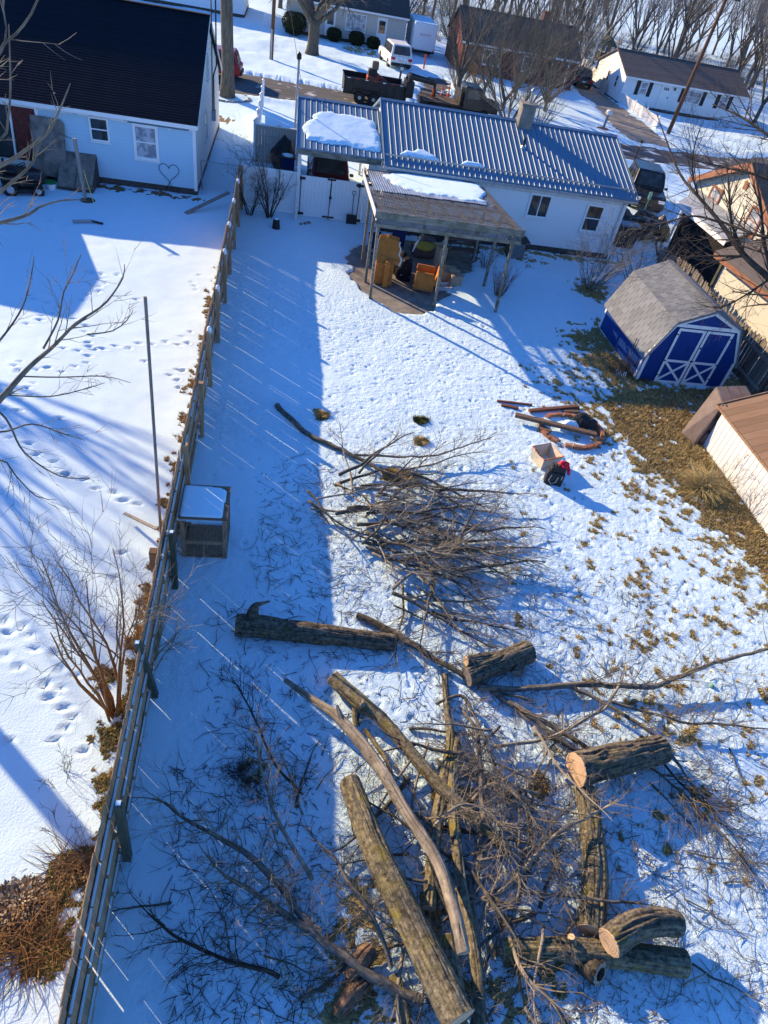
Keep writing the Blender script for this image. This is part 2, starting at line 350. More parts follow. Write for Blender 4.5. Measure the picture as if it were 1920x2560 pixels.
# ------------------------------------------------------------------ ground: one sheet of snow with trodden, melted and bare places
gx = np.unique(np.round(np.concatenate([[-600, -300, -150, -90, -60, -40, -30, -24, -20, -17, -15, -13.5], np.arange(-12.5, -2.6, .085), np.arange(-2.6, 13.2, .045), np.arange(13.2, 20, .16), np.arange(20, 48, .5), [50, 54, 60, 70, 85, 110, 150, 220, 350, 600]]), 4))
gy = np.unique(np.round(np.concatenate([[-400, -150, -60, -25, -10, -4, -1], np.arange(.2, 21, .045), np.arange(21, 31, .09), np.arange(31, 80, .4), [82, 86, 92, 100, 115, 140, 180, 250, 400, 700]]), 4))
X, Y = np.meshgrid(gx, gy)
def wpoly(P): return [tuple(G(*p)[:2]) for p in P]
PATIO = wpoly([(866, 625), (880, 690), (893, 722), (925, 752), (985, 774), (1040, 784), (1080, 782), (1100, 745), (1140, 715), (1180, 672), (1180, 625), (1120, 600), (960, 590)])
BARE = wpoly([(1500, 1010), (1560, 985), (1640, 975), (1790, 975), (1900, 1000), (1830, 1150), (1900, 1290), (1960, 1400), (1940, 1470), (1860, 1390), (1770, 1300), (1690, 1230), (1620, 1160), (1560, 1100)])
SHEDBARE = wpoly([(1440, 850), (1500, 830), (1600, 960), (1590, 990), (1520, 960)])  # outline of bare ground left of the blue shed
ROADP = [(-300, 47.3), (-4, 49.2), (5, 50.6), (15, 49.3), (24, 48.0), (34, 49.2), (44, 51.5), (300, 140), (300, 155), (42, 57.5), (33, 53.2), (24, 52.9), (10, 55.2), (-4, 55.6), (-300, 54)]
DRIVE = [(25.7, 53.4), (29.4, 53.4), (30.2, 62), (30.1, 76), (27.6, 76), (26.6, 62)]
APRON = [(9.2, 55.6), (12.2, 56), (13.6, 66), (11.6, 66)]
n1 = fbm(X / 3.2, Y / 3.2, 1); n2 = fbm(X / .55, Y / .55, 2, 3); n3 = fbm(X / .13, Y / .13, 3, 3); n4 = fbm(X / 1.1, Y / 1.1, 9, 3)
right = sm(-1.75, -1.6, X) * sm(17, 14, X) * sm(30, 27, Y)
Z = .05 + (n1 - .5) * .10 + (n2 - .5) * .022
tram = right * sm(.30, .62, fbm(X / 2.4 + 5, Y / 2.4, 21, 2) + .22 * sm(1.0, 2.5, X))
Z += tram * ((n3 - .5) * .026 + (n2 - .5) * .010) * sm(24, 20, Y)
# bare-ness field
dB = polydist(X, Y, BARE); inB = inpoly(X, Y, BARE)
bf = np.where(inB, .97, np.clip(.52 - dB * .15, 0, 1)) * sm(6.5, 9.5, X)
bf = np.maximum(bf, np.where(inpoly(X, Y, SHEDBARE), .85, .62 - .5 * polydist(X, Y, SHEDBARE)))
bf = np.maximum(bf, .24 * sm(4.5, 8, X) * sm(15, 9, Y) * sm(1.5, 5, Y))
for (px, py, r, a) in [(1485, 728, .9, .8), (1050, 1055, .22, .9), (1052, 1108, .22, .95), (985, 1190, .38, .9), (1000, 1205, .3, .9), (805, 1042, .25, .8), (1400, 625, .8, .55), (1160, 640, .8, .6), (1300, 640, 1, .5), (1875, 985, 1.2, .9), (1150, 1990, .5, .6), (1345, 1965, .25, .8), (640, 1930, .35, .5), (1030, 2290, .5, .6), (900, 2330, .6, .45), (880, 2500, .5, .5), (1210, 2400, .6, .5), (1350, 2480, .5, .5)]:
    p = G(px, py); d = np.hypot(X - p.x, Y - p.y) / r; bf = np.maximum(bf, a * sm(1.5, .4, d))
fl = np.clip(1 - np.abs(X + 2.12) / .36, 0, 1) * sm(2.0, 3.2, Y) * sm(25, 22, Y)
bf = np.maximum(bf, fl * (.62 + .25 * sm(12, 6, Y)))
for (px, py, r, a) in [(60, 2290, .50, .78), (170, 2210, .40, .75), (110, 2400, .36, .7), (270, 1840, .28, .95), (265, 1960, .18, .9), (250, 1700, .3, .7), (230, 2140, .2, .8), (560, 300, .7, .8), (905, 128, 1.6, .7)]:
    p = G(px, py); d = np.hypot(X - p.x, Y - p.y) / r; bf = np.maximum(bf, a * sm(1.4, .6, d))
bf = np.maximum(bf, .0 * np.clip(1 - np.abs(X + 1.66) / .16, 0, 1) * sm(24, 20, Y) * (X > -1.75))
bf = np.maximum(bf, .72 * np.clip(1 - np.abs(Y - 30.0) / .55, 0, 1) * sm(-10, -9, X) * sm(-3, -3.6, X))
bf = np.maximum(bf, .85 * np.clip(1 - np.abs(Y - 28.5) / .5, 0, 1) * sm(7.5, 8.5, X) * sm(16, 15, X))
bn = .55 * fbm(X / .26 + .35 * Y, Y / .30 - .2 * X, 31, 4) + .45 * fbm(X / .11, Y / .11, 33, 2)
bare = sm(-.02, .05, bn - (.5 + (.5 - bf) * .40)) * (bf > .02)
Z = Z - .014 * bare + bare * (n3 - .5) * .02
# footprints
def stamp(x, y, r=.11, dep=.07, el=1.5, a=0.):
    i0, i1 = np.searchsorted(gx, [x - r * 3, x + r * 3]); j0, j1 = np.searchsorted(gy, [y - r * 3, y + r * 3])
    if i1 <= i0 or j1 <= j0: return
    sx = X[j0:j1, i0:i1] - x; sy = Y[j0:j1, i0:i1] - y; u = sx * math.cos(a) + sy * math.sin(a); v = (-sx * math.sin(a) + sy * math.cos(a))
    d = np.sqrt((u / el) ** 2 + v ** 2) / r
    Z[j0:j1, i0:i1] += -dep * sm(1.0, .55, d) + dep * .22 * np.exp(-((d - 1.25) / .3) ** 2)
T1 = "340,375 420,400 435,430 390,470 440,575 465,605 510,660 600,720 640,735 700,745 715,775 725,805 685,830 675,865 605,885 570,920 500,930 390,970 360,1010 290,1030 275,1060 190,1085 505,1050 590,1095 590,1140 645,1170 610,1215 620,1245 645,1265 610,1310 600,1360 515,1385 430,1425 330,1395 255,1410 140,1355 100,1380 130,1420 230,1500 185,1535 210,1590 145,1620 710,1260 800,1240 890,1255 960,1222 1050,1225 1140,1210 1230,1230 535,1275 440,1260 1250,1175 1320,1145 1300,1220 1235,1405 1265,1410 1175,1440 1225,1475 1235,1525 1330,795 1345,820 1355,850 1380,745 20,1805 80,1875 195,1915 255,1990 375,2040 460,2130 230,912 325,935 495,1005 940,918 815,745 30,1680 130,1690 420,1740 1000,1345"
T2 = "430,180 550,210 620,270 745,295 800,350 890,375 35,1130 50,1210 145,1165 205,1220 30,1355 130,1425 395,1440 300,1535 490,1480 400,1560 420,1690 470,1750 425,1820 350,1900 550,1970 550,1230 635,1150 360,1340 230,1310 790,690 730,850 330,1620 60,1900"
for tr, k, oy in ((T1, .3617, 420), (T2, .3858, 1120)):
    for w in tr.split():
        a, b = w.split(','); p = G(float(a) * k, float(b) * k + oy); stamp(p.x, p.y, rng.uniform(.058, .085), rng.uniform(.035, .06), rng.uniform(1.2, 1.9), rng.uniform(0, 3.1))
for i in range(3400):
    x = rng.uniform(-1.4, 12.5); y = rng.uniform(1, 22.5)
    if x < 1.6 and rng.random() < .72: continue
    stamp(x, y, rng.uniform(.04, .075), rng.uniform(.008, .024), rng.uniform(1, 2.1), rng.uniform(0, 3.1))
# sheets of hard ground that show through
def dip(P, edge=.35, amp=.8, depth=.12):
    global Z
    sd_ = polydist(X, Y, P) * np.where(inpoly(X, Y, P), 1, -1); w = sm(-edge * .4, edge * .6, sd_ + (fbm(X / .45, Y / .45, 41, 3) - .5) * amp); Z = Z * (1 - w) - depth * w
dip(PATIO, .3, .9); dip(ROADP, .5, 1.6); dip(DRIVE, .4, .9); dip(APRON, .4, 1.4)
for P, k in ((ROADP, .22), (DRIVE, .14)):
    sd_ = polydist(X, Y, P) * np.where(inpoly(X, Y, P), 1, -1); Z += k * np.exp(-((sd_ + .7) / .45) ** 2) * (fbm(X / .8, Y / .8, 51, 3))
Z += -1.2 * sm(60, 110, Y) * sm(6, 30, X) * 0 + (n1 - .5) * .25 * sm(34, 60, Y) * (polydist(X, Y, ROADP) > 2)
ny, nx = X.shape
idx = np.arange(nx * ny).reshape(ny, nx); F = np.stack([idx[:-1, :-1], idx[:-1, 1:], idx[1:, 1:], idx[1:, :-1]], -1).reshape(-1, 4)
def gz(x, y):
    i = min(max(int(np.searchsorted(gx, x)), 0), nx - 1); j = min(max(int(np.searchsorted(gy, y)), 0), ny - 1); return float(Z[j, i])
m = bpy.data.materials.new('ground'); m.use_nodes = True; t = m.node_tree; N = t.nodes; L = t.links; b = N['Principled BSDF']; b.inputs['Roughness'].default_value = .75; b.inputs['Specular IOR Level'].default_value = .2
tc = N.new('ShaderNodeTexCoord'); at = N.new('ShaderNodeAttribute'); at.attribute_name = 'bare'; a2 = N.new('ShaderNodeAttribute'); a2.attribute_name = 'leafy'
def nz(s, d=4):
    q = N.new('ShaderNodeTexNoise'); q.inputs['Scale'].default_value = s; q.inputs['Detail'].default_value = d; q.inputs['Roughness'].default_value = .65; L.new(tc.outputs['Object'], q.inputs['Vector']); return q.outputs[0]
def mr(i, a, b_):
    q = N.new('ShaderNodeMapRange'); q.inputs[1].default_value = a; q.inputs[2].default_value = b_; L.new(i, q.inputs[0]); return q.outputs[0]
def mixc(f, a, b_):
    q = N.new('ShaderNodeMix'); q.data_type = 'RGBA'; L.new(f, q.inputs[0])
    for k, v in ((6, a), (7, b_)):
        if isinstance(v, tuple): q.inputs[k].default_value = (*v, 1)
        else: L.new(v, q.inputs[k])
    return q.outputs[2]
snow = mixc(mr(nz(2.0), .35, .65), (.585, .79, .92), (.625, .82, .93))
grass = mixc(mr(nz(26), .4, .6), (.20, .155, .07), (.48, .37, .17)); grass = mixc(mr(nz(3.2), .58, .72), grass, mixc(mr(nz(30), .4, .6), (.06, .062, .02), (.16, .15, .05)))
leaf = mixc(mr(nz(34), .4, .6), (.08, .048, .024), (.30, .19, .095)); dirt = mixc(a2.outputs['Fac'], grass, leaf)
ad = N.new('ShaderNodeMath'); ad.operation = 'ADD'; L.new(at.outputs['Fac'], ad.inputs[0])
sb = N.new('ShaderNodeMath'); sb.operation = 'MULTIPLY_ADD'; L.new(nz(28, 3), sb.inputs[0]); sb.inputs[1].default_value = 1.3; sb.inputs[2].default_value = -.65; L.new(sb.outputs[0], ad.inputs[1])
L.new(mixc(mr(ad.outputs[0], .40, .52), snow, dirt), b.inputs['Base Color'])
bp = N.new('ShaderNodeBump'); bp.inputs['Strength'].default_value = .8; bp.inputs['Distance'].default_value = .014; L.new(nz(26, 5), bp.inputs['Height']); b2 = N.new('ShaderNodeBump'); b2.inputs['Distance'].default_value = .045; a3 = N.new('ShaderNodeAttribute'); a3.attribute_name = 'rough'; L.new(a3.outputs['Fac'], b2.inputs['Strength']); L.new(nz(11, 8), b2.inputs['Height']); L.new(bp.outputs[0], b2.inputs['Normal']); L.new(b2.outputs[0], b.inputs['Normal']); MATS['ground'] = m
me = gmesh('ground', np.stack([X, Y, Z], -1).reshape(-1, 3), F, 'ground')
for nm, A in (('bare', bare), ('rough', tram), ('leafy', np.maximum(sm(.35, .7, fl) + np.where(X < -1.7, 1, 0), sm(.50, .62, fbm(X / 1.3, Y / 1.3, 77, 3)) * inB))):
    at_ = me.attributes.new(nm, 'FLOAT', 'POINT'); at_.data.foreach_set('value', np.clip(A, 0, 1).astype(np.float32).ravel())
go = bpy.data.objects.new('ground', me); COL.objects.link(go); tag(go, 'snow covered yards, trodden and melted to grass in places', 'ground', kind='structure')

def sheet(name, P, z, m, label, cat):
    mb = MB(); mb.prism([(p[0], p[1], z - .1) for p in P], (0, 0, .1)); return ob(name, mb, m, label=label, cat=cat, kind='structure')
sheet('road', ROADP, -.012, 'asphalt', 'grey asphalt street with snow in streaks', 'road')
sheet('driveway', DRIVE, 0.0, 'drive_concrete', 'cleared concrete driveway beside the white picket fence', 'driveway')
sheet('driveway', APRON, -.004, 'asphalt', 'half cleared driveway behind the dump trailer', 'driveway')
pt = sheet('patio', [(2.4, 21.3), (8.6, 21.3), (8.6, 28.4), (2.4, 28.4)], -.02, 'concrete', 'concrete patio under the lattice canopy', 'patio')
# ------------------------------------------------------------------ building helpers
def clap(m):
    mb = MB(); mb.v = [(-.5, 0, 0), (.5, 0, 0), (.5, 0, 1), (-.5, 0, 1), (-.5, -1, 0), (.5, -1, 0), (.5, -.25, 1), (-.5, -.25, 1)]
    mb.f = [(4, 5, 6, 7), (0, 1, 5, 4), (3, 7, 6, 2), (0, 4, 7, 3), (1, 2, 6, 5)]; me = mk('siding_board', mb); me.materials.append(MATS[m]); return me
def siding(par, p0, p1, z0, z1, pitch, m, nrm, top=None, thick=.02):
    """horizontal boards on the wall from p0 to p1 (plan), outward normal nrm; top(z) gives the span (0..1) that is left"""
    p0 = Vector((*p0, 0)); p1 = Vector((*p1, 0)); me = clap(m); d = p1 - p0; a = math.atan2(nrm[1], nrm[0]) + math.pi / 2
    z = z0
    while z < z1 - .02:
        h = min(pitch, z1 - z); s = (0, 1) if top is None else top(z + h * .5)
        if s[1] - s[0] > .02:
            c = p0 + d * ((s[0] + s[1]) / 2); inst('siding_board', me, par, (c.x, c.y, z), (0, 0, a), (d.length * (s[1] - s[0]), thick, h * 1.02))
        z += pitch
def window(par, O, u, n, w, h, z, fr=.07, split='h', pane='pane', name='window', trim='trim_white'):
    """O plan point at left edge on the wall, u along the wall, n outward"""
    u = Vector((*u, 0)); n = Vector((*n, 0)); O = Vector((*O, 0))
    def P(a, b, c): return O + u * a + n * c + Vector((0, 0, z + b))
    def slab(mb, a0, a1, b0, b1, c0, c1): mb.prism([P(a0, b0, c0), P(a1, b0, c0), P(a1, b1, c0), P(a0, b1, c0)], n * (c1 - c0))
    f = MB(); slab(f, 0, fr, 0, h, 0, .055); slab(f, w - fr, w, 0, h, 0, .055); slab(f, fr, w - fr, h - fr, h, 0, .053); slab(f, fr, w - fr, 0, fr, 0, .053)
    fo = ob(name, f, trim, par)
    g = MB(); slab(g, fr, w - fr, fr, h - fr, .0, .026); ob('pane', g, pane, fo)
    k = MB()
    if split == 'h': slab(k, fr, w - fr, h * .5 - .022, h * .5 + .022, .026, .048)
    elif split == 'v': slab(k, w * .5 - .022, w * .5 + .022, fr, h - fr, .026, .048)
    else:
        for q in range(1, 4): slab(k, fr + (w - 2 * fr) * q / 4 - .012, fr + (w - 2 * fr) * q / 4 + .012, fr, h - fr, .026, .044)
        slab(k, fr, w - fr, h * .5 - .012, h * .5 + .012, .026, .0435)
    ob('sash_bar', k, trim, fo)
    s = MB(); slab(s, -.04, w + .04, -.045, -.003, 0, .09); ob('sill', s, trim, fo)
    return fo
def gable_house(root, x0, x1, y0, y1, ze, zr, over=.3, rake=.2, wallm='siding_white', roofm='shingle_dark', found=.3, course=.16, zb=0.0, sides='ylr', sp=.14, detail=True):
    """ridge along X; y0 the wall that faces the yard"""
    ym = (y0 + y1) / 2; k = (zr - ze) / (ym - (y0 - over))
    core = MB(); zt = ze + k * over - .10
    core.prism([(x0, y0, zb), (x0, y1, zb), (x0, y1, zt), (x0, ym, zr - .10), (x0, y0, zt)], (x1 - x0, 0, 0)); ob('wall', core, wallm, root)
    if found: ob('foundation', MB().bb((x0 - .03, y0 - .03, zb - .3), (x1 + .03, y1 + .03, zb + found)), 'foundation', root)
    if 'y' in sides: siding(root, (x0, y0), (x1, y0), zb + found, ze - .02, sp, wallm, (0, -1))
    ax = math.atan(k)
    deck = MB(); th = .09
    deck.prism([(x0 - rake, y0 - over, ze), (x0 - rake, ym, zr), (x0 - rake, y1 + over, ze), (x0 - rake, y1 + over, ze - th), (x0 - rake, ym, zr - th), (x0 - rake, y0 - over, ze - th)], (x1 - x0 + 2 * rake, 0, 0))
    rf = ob('roof', deck, roofm, root)
    if course:
        me = unit(roofm, 'shingle_course'); Ls = math.hypot(ym - y0 + over, zr - ze); n = int(Ls / course)
        for i in range(n):
            s = (i + .5) / n
            inst('shingle_course', me, rf, ((x0 + x1) / 2, y0 - over + (ym - y0 + over) * s, ze + (zr - ze) * s + .012), (ax - .035, 0, 0), (x1 - x0 + 2 * rake + .02, Ls / n * 1.12, .014))
        inst('ridge_cap', me, rf, ((x0 + x1) / 2, ym, zr + .02), (0, 0, 0), (x1 - x0 + 2 * rake + .03, .26, .03))
    fs = MB(); fs.bb((x0 - rake, y0 - over - .025, ze - .16), (x1 + rake, y0 - over - .002, ze - .01)); ob('fascia', fs, 'trim_white', root)
    return rf, k

# ------------------------------------------------------------------ neighbour's house with the black roof
HX, HY = -3.68, 30.42
t = thing('neighbour_house', 'pale blue sided house with steep black shingle roof and peeling wrap under the eave', 'house', (-9, 33, 0))
rf, k = gable_house(t, -16.5, HX, HY, 41.2, 2.78, 5.68, over=.28, rake=.16, wallm='siding_blue', roofm='shingle_black', found=.28, course=.14)
span = lambda z: (0, 1) if z < 2.72 else ((z - 2.72) / 2.75 * .5, 1 - (z - 2.72) / 2.75 * .5)
siding(t, (HX, HY), (HX, 41.2), .28, 5.2, .24, 'siding_aged', (1, 0), top=span, thick=.022)
ob('corner_trim', MB().bb((HX - .09, HY - .034, .2), (HX + .035, HY + .10, 2.62)), 'trim_white', t)
rk = MB(); rk.bar((HX + .17, HY - .30, 2.70), (HX + .17, 35.81, 5.60), .03, .16); rk.bar((HX + .17, 41.5, 2.70), (HX + .17, 35.81, 5.60), .03, .16); ob('rake_board', rk, 'trim_old', t)
window(t, (-7.74, HY - .012), (1, 0), (0, -1), .74, .88, 1.64, pane='pane'); window(t, (-6.10, HY - .012), (1, 0), (0, -1), .98, 1.32, 1.18, fr=.11, pane='pane_curtain')
window(t, (HX + .012, 34.0), (0, 1), (1, 0), .8, 1.2, 1.15, trim='trim_old'); window(t, (HX + .012, 35.3), (0, 1), (1, 0), .55, .95, 3.35, trim='trim_old')
ob('meter_box', MB().box((HX + .11, 37.4, 1.5), (.2, .3, .45)), 'steel_grey', t, bev=.02)
ob('service_mast', MB().tube([(HX + .12, 37.4, 1.7), (HX + .12, 37.4, 3.2), (HX + .26, 37.4, 3.6), (HX + .26, 37.4, 6.6)], .035, 6), 'black_iron', t)
ob('antenna_mast', MB().tube([(HX + .26, 35.2, 2.2), (HX + .24, 35.6, 5.0), (HX + .24, 35.6, 7.6)], .025, 6), 'black_iron', t)
# house wrap strip with torn lower edge
wr = MB(); n = 110
top = [(-16 + (HX - .1 + 16) * i / n, HY - .027, 2.74) for i in range(n + 1)]
bot = [(p[0], p[1], 2.50 - .03 * rng.random() - (.07 if rng.random() < .06 else 0) + (.12 if rng.random() < .05 else 0)) for p in top]
for i in range(n): wr.quad(bot[i], bot[i + 1], top[i + 1], top[i])
w_ = ob('house_wrap', wr, 'wrap_white', t)
RX = Matrix(((1, 0, 0), (0, 0, -1), (0, 1, 0)))
for s, x in (('4IM', -9.05), ('TIM', -6.75), ('ITM', -4.55)):
    text(s, .20, 'wrap_blue', w_, Matrix.Translation((x, HY - .032, 2.60)) @ RX.to_4x4())
pt_ = MB()
for x in (-8.3, -7.6, -6.35, -5.85, -4.1): pt_.box((x, HY - .03, 2.60 + rng.uniform(-.04, .04)), (rng.uniform(.05, .12), .008, rng.uniform(.05, .13)))
ob('tear', pt_, 'dark_gap', w_)
ob('blue_flashing', MB().bb((-6.25, HY - .10, 2.50), (-3.9, HY - .035, 2.545)), 'roof_steel', t)
# sliding door opening, frame, red panel
dr = ob('patio_door', MB().bb((-12.3, HY - .035, .58), (-9.62, HY - .02, 2.52)), 'dark_gap', t)
fr = MB(); fr.bb((-12.4, HY - .10, 2.50), (-9.60, HY - .024, 2.62)); fr.bb((-9.70, HY - .10, .5), (-9.58, HY - .024, 2.50)); fr.bb((-12.4, HY - .14, .40), (-9.58, HY - .024, .56)); ob('door_frame', fr, 'trim_white', dr)
ob('glass', MB().bb((-12.3, HY - .05, .57), (-10.6, HY - .038, 2.5)), 'pane', dr); ob('door_panel', MB().bb((-10.58, HY - .065, .57), (-9.71, HY - .038, 2.5)), 'door_red', dr)
ob('stile', MB().bar((-10.60, HY - .09, 2.5), (-10.72, HY - .12, .55), .07, .05), 'trim_white', dr)
ob('step', MB().bb((-12.6, HY - 1.1, 0), (-9.5, HY - .05, .30)), 'wood_brown', t)

def heart():
    P = []
    for i in range(41):
        a = math.pi + (2 * math.pi) * i / 40
        x = 16 * math.sin(a) ** 3; y = 13 * math.cos(a) - 5 * math.cos(2 * a) - 2 * math.cos(3 * a) - math.cos(4 * a)
        P.append((-4.77 + x / 16 * .40, HY - .06, .84 + y / 16 * .40))
    mb = MB(); mb.tube([(-4.62, HY - .07, .0), (-4.66, HY - .06, .2)] + P[1:-1] + [(-4.90, HY - .06, .2), (-4.96, HY - .07, .0)], .011, 5)
    ob('heart_ornament', mb, 'black_iron', label='black wire heart standing against the pale blue house wall', cat='ornament')
heart()
# plywood, cellar hatch, post, mower, drain pipe, plank
ply = MB(); a = [(-9.9, HY - .62, .28), (-8.72, HY - .62, .22), (-8.66, HY - .12, 2.12), (-8.80, HY - .10, 2.26), (-9.9, HY - .10, 2.30)]
ply.prism(a, (0, -.025, 0)); ob('plywood_sheet', ply, 'plywood', label='stained grey plywood sheet leaning over the red door', cat='sheet')
t = thing('cellar_hatch', 'rusty brown sloping cellar hatch against the pale blue house', 'hatch', (-8.2, 29.7, 0))
hb = MB(); hb.prism([(-8.95, 29.05, 0), (-8.95, HY - .05, 0), (-8.95, HY - .05, 1.06), (-8.95, 29.05, .14)], (1.35, 0, 0)); ob('base', hb, 'foundation', t)
for x in (-8.93, -8.26):
    d = MB(); d.prism([(x, 29.03, .17), (x, HY - .05, 1.09), (x, HY - .05, 1.13), (x, 29.03, .21)], (.645, 0, 0)); do = ob('door', d, 'plywood', t, bev=.01)
    h = MB(); h.tube([(x + (.56 if x < -8.5 else .08), 29.5, .46), (x + (.56 if x < -8.5 else .08), 29.5, .54), (x + (.56 if x < -8.5 else .08), 29.62, .59), (x + (.56 if x < -8.5 else .08), 29.62, .53)], .012, 5); ob('handle', h, 'black_iron', do)
p = G(215, 505); t = thing('clothes_post', 'leaning grey timber post with wire hook beside the cellar hatch', 'post', p)
ob('shaft', MB().bar(p - Vector((0, 0, .2)), p + Vector((-.10, .05, 2.25)), .12), 'wood_weathered', t); ob('wire_arm', MB().tube([p + Vector((-.1, .05, 2.2)), p + Vector((-.4, .06, 2.28)), p + Vector((-.62, .06, 2.36))], .012, 5), 'black_iron', t)
ob('mound', MB().blob(p + Vector((.05, 0, .02)), (.30, .26, .13), 3), 'foundation', t)
ob('yellow_stick', MB().tube([p + Vector((.32, -.1, 0)), p + Vector((.05, .1, 1.15))], .018, 5), 'yellow_stick', label='thin yellow stick leaning on the grey timber post', cat='stick')
t = thing('lawn_tractor', 'dark ride-on lawn mower parked in snow by the patio door', 'mower', (-10.0, 28.35, 0.02), rz=.35, local=True)
ob('chassis', MB().box((0, 0, .36), (1.35, .5, .16)), 'black_plastic', t, bev=.03); ob('hood', MB().box((.45, 0, .62), (.62, .52, .38)), 'car_dark', t, bev=.08); ob('fender', MB().box((-.38, 0, .60), (.55, .86, .18)), 'black_plastic', t, bev=.06)
ob('seat', MB().box((-.32, 0, .80), (.36, .42, .12)).box((-.50, 0, 1.0), (.10, .42, .36)), 'black_plastic', t, bev=.04); ob('mower_deck', MB().box((.05, 0, .2), (.75, 1.05, .14)), 'black_iron', t, bev=.05)
ob('steering_wheel', MB().tube([(.08 + .15 * math.cos(a * .7854), .17 * math.sin(a * .7854), 1.0 + .06 * math.cos(a * .7854)) for a in range(9)], .018, 5).tube([(.3, 0, .7), (.08, 0, 1.0)], .02, 5), 'black_plastic', t)
for x, y, r in ((.52, .42, .20), (.52, -.42, .20), (-.45, .44, .27), (-.45, -.44, .27)):
    Mr = Matrix.Rotation(math.pi / 2, 3, 'X'); w = ob('wheel', MB().lathe([(r * .55, -.1), (r, -.09), (r, .09), (r * .55, .1)], (x, y, r), 14, Mr), 'rubber', t, smooth=False); ob('rim', MB().lathe([(r * .5, -.105), (r * .5, .105)], (x, y, r), 10, Mr), 'plastic_grey', w)
t = thing('green_bucket', 'white tub with a green rim beside the cellar hatch', 'bucket', (-9.15, 29.0, 0.03)); ob('tub', MB().lathe([(.14, 0), (.19, .26), (.17, .26), (.13, .03)], (-9.15, 29.0, .03), 14), 'trim_white', t); ob('rim', MB().lathe([(.2, .24), (.215, .26), (.215, .31), (.195, .31)], (-9.15, 29.0, .03), 14), 'green_bucket', t)
a, b = G(182, 560), G(255, 562); t = thing('drain_pipe', 'grey downspout length lying on shaded snow behind the pale house', 'pipe', (a + b) / 2); ob('pipe', MB().bar(a + Vector((0, 0, .10)), b + Vector((-.35, 0, .10)), .10, .08), 'steel_grey', t, bev=.015); ob('elbow', MB().bar(b + Vector((-.37, 0, .10)), b + Vector((.05, -.03, .06)), .08, .05), 'black_plastic', t)
a, b = G(464, 537), G(566, 511); ob('plank', MB().bar(a + Vector((0, 0, .06)), b + Vector((.1, 0, .5)), .17, .05), 'wood_weathered', label='grey plank propped on the timber fence behind the pale house', cat='plank')
# chain-link gate between house and fence
t = thing('chain_link_fence', 'chain-link fence panel between the pale house and the timber fence', 'fence', (-2.7, 31.2, 0))
for x in (-3.55, -1.9): ob('post', MB().tube([(x, 31.2, -.1), (x, 31.2, 1.22)], .03, 6), 'steel_grey', t)
ob('rail', MB().tube([(-3.55, 31.2, 1.2), (-1.9, 31.2, 1.2)], .022, 6), 'steel_grey', t)
wm = MB()
for i in range(-12, 26):
    for s in (1, -1):
        x0, z0 = -3.55 + i * .065, .05; L = 1.13; x1 = x0 + s * L
        pts = [(x0 + s * L * q / 1, z0 + L * q) for q in (0, 1)]
        lo, hi = 0, 1
        ts = sorted([max(0, min(1, ((-3.55 if s > 0 else -1.9) - x0) / (s * L))), max(0, min(1, ((-1.9 if s > 0 else -3.55) - x0) / (s * L)))])
        if ts[1] - ts[0] > .03: wm.tube([(x0 + s * L * q, 31.2, z0 + L * q) for q in ts], .0035, 3, cap=False)
tag(ob('wire_mesh', wm, 'steel_grey', t), kind='stuff')
# garage that stands left of the frame and throws the big shadow on the neighbour's snow
t = thing('garage', 'white garage standing beyond the neighbour yard', 'garage', (-12.6, 26.9, 0), rz=math.radians(22), local=True)
gb = MB(); gb.prism([(-2.6, -1.7, 0), (1.7, -1.7, 0), (1.7, -1.7, 2.35), (-.45, -1.7, 3.2), (-2.6, -1.7, 2.35)], (0, 4.2, 0)); ob('wall', gb, 'siding_white', t)
gr = MB(); gr.prism([(-2.85, -1.9, 2.3), (-.45, -1.9, 3.28), (1.95, -1.9, 2.3), (1.95, -1.9, 2.38), (-.45, -1.9, 3.38), (-2.85, -1.9, 2.38)], (0, 4.6, 0)); ob('roof', gr, 'shingle_dark', t)
ob('door', MB().bb((-1.6, -1.74, .02), (.7, -1.70, 2.1)), 'trim_white', t)

# ------------------------------------------------------------------ white house with the blue steel roof, and its carport
MX0, MX1, MY = 4.08, 14.75, 28.88
t = thing('white_house', 'white sided single-storey house with ribbed blue steel roof', 'house', (9, 32, 0))
RY, EZ, RZ = 32.9, 2.80, 4.20; EY = MY - .35
core = MB(); core.prism([(MX0, MY, 0), (MX0, 36.9, 0), (MX0, 36.9, 2.72), (MX0, RY, RZ - .1), (MX0, MY, 2.72)], (MX1 - MX0, 0, 0)); ob('wall', core, 'siding_white', t)
ob('foundation', MB().bb((MX0 - .03, MY - .04, -.2), (MX1 + .03, 36.9, .30)), 'foundation', t)
siding(t, (MX0, MY), (MX1, MY), .30, 2.66, .145, 'siding_white', (0, -1), thick=.022)
kk = (RZ - EZ) / (RY - EY); span = lambda z: ((z - 2.75) / (RZ - 2.85) * .5, 1 - (z - 2.75) / (RZ - 2.85) * .5)
siding(t, (MX0, 36.9), (MX0, MY), 2.75, 4.1, .145, 'siding_white', (-1, 0), top=span)
for x in (MX0 + .04, MX1 - .02): ob('corner_trim', MB().bb((x - .06, MY - .036, .28), (x + .06, MY + .05, 2.68)), 'trim_white', t)
sf = MB(); sf.bb((MX0 - .22, EY, 2.64), (MX1 + .25, MY + .05, 2.70)); ob('soffit', sf, 'trim_old', t); ob('frieze', MB().bb((MX0, MY - .045, 2.42), (MX1, MY - .025, 2.64)), 'trim_old', t)
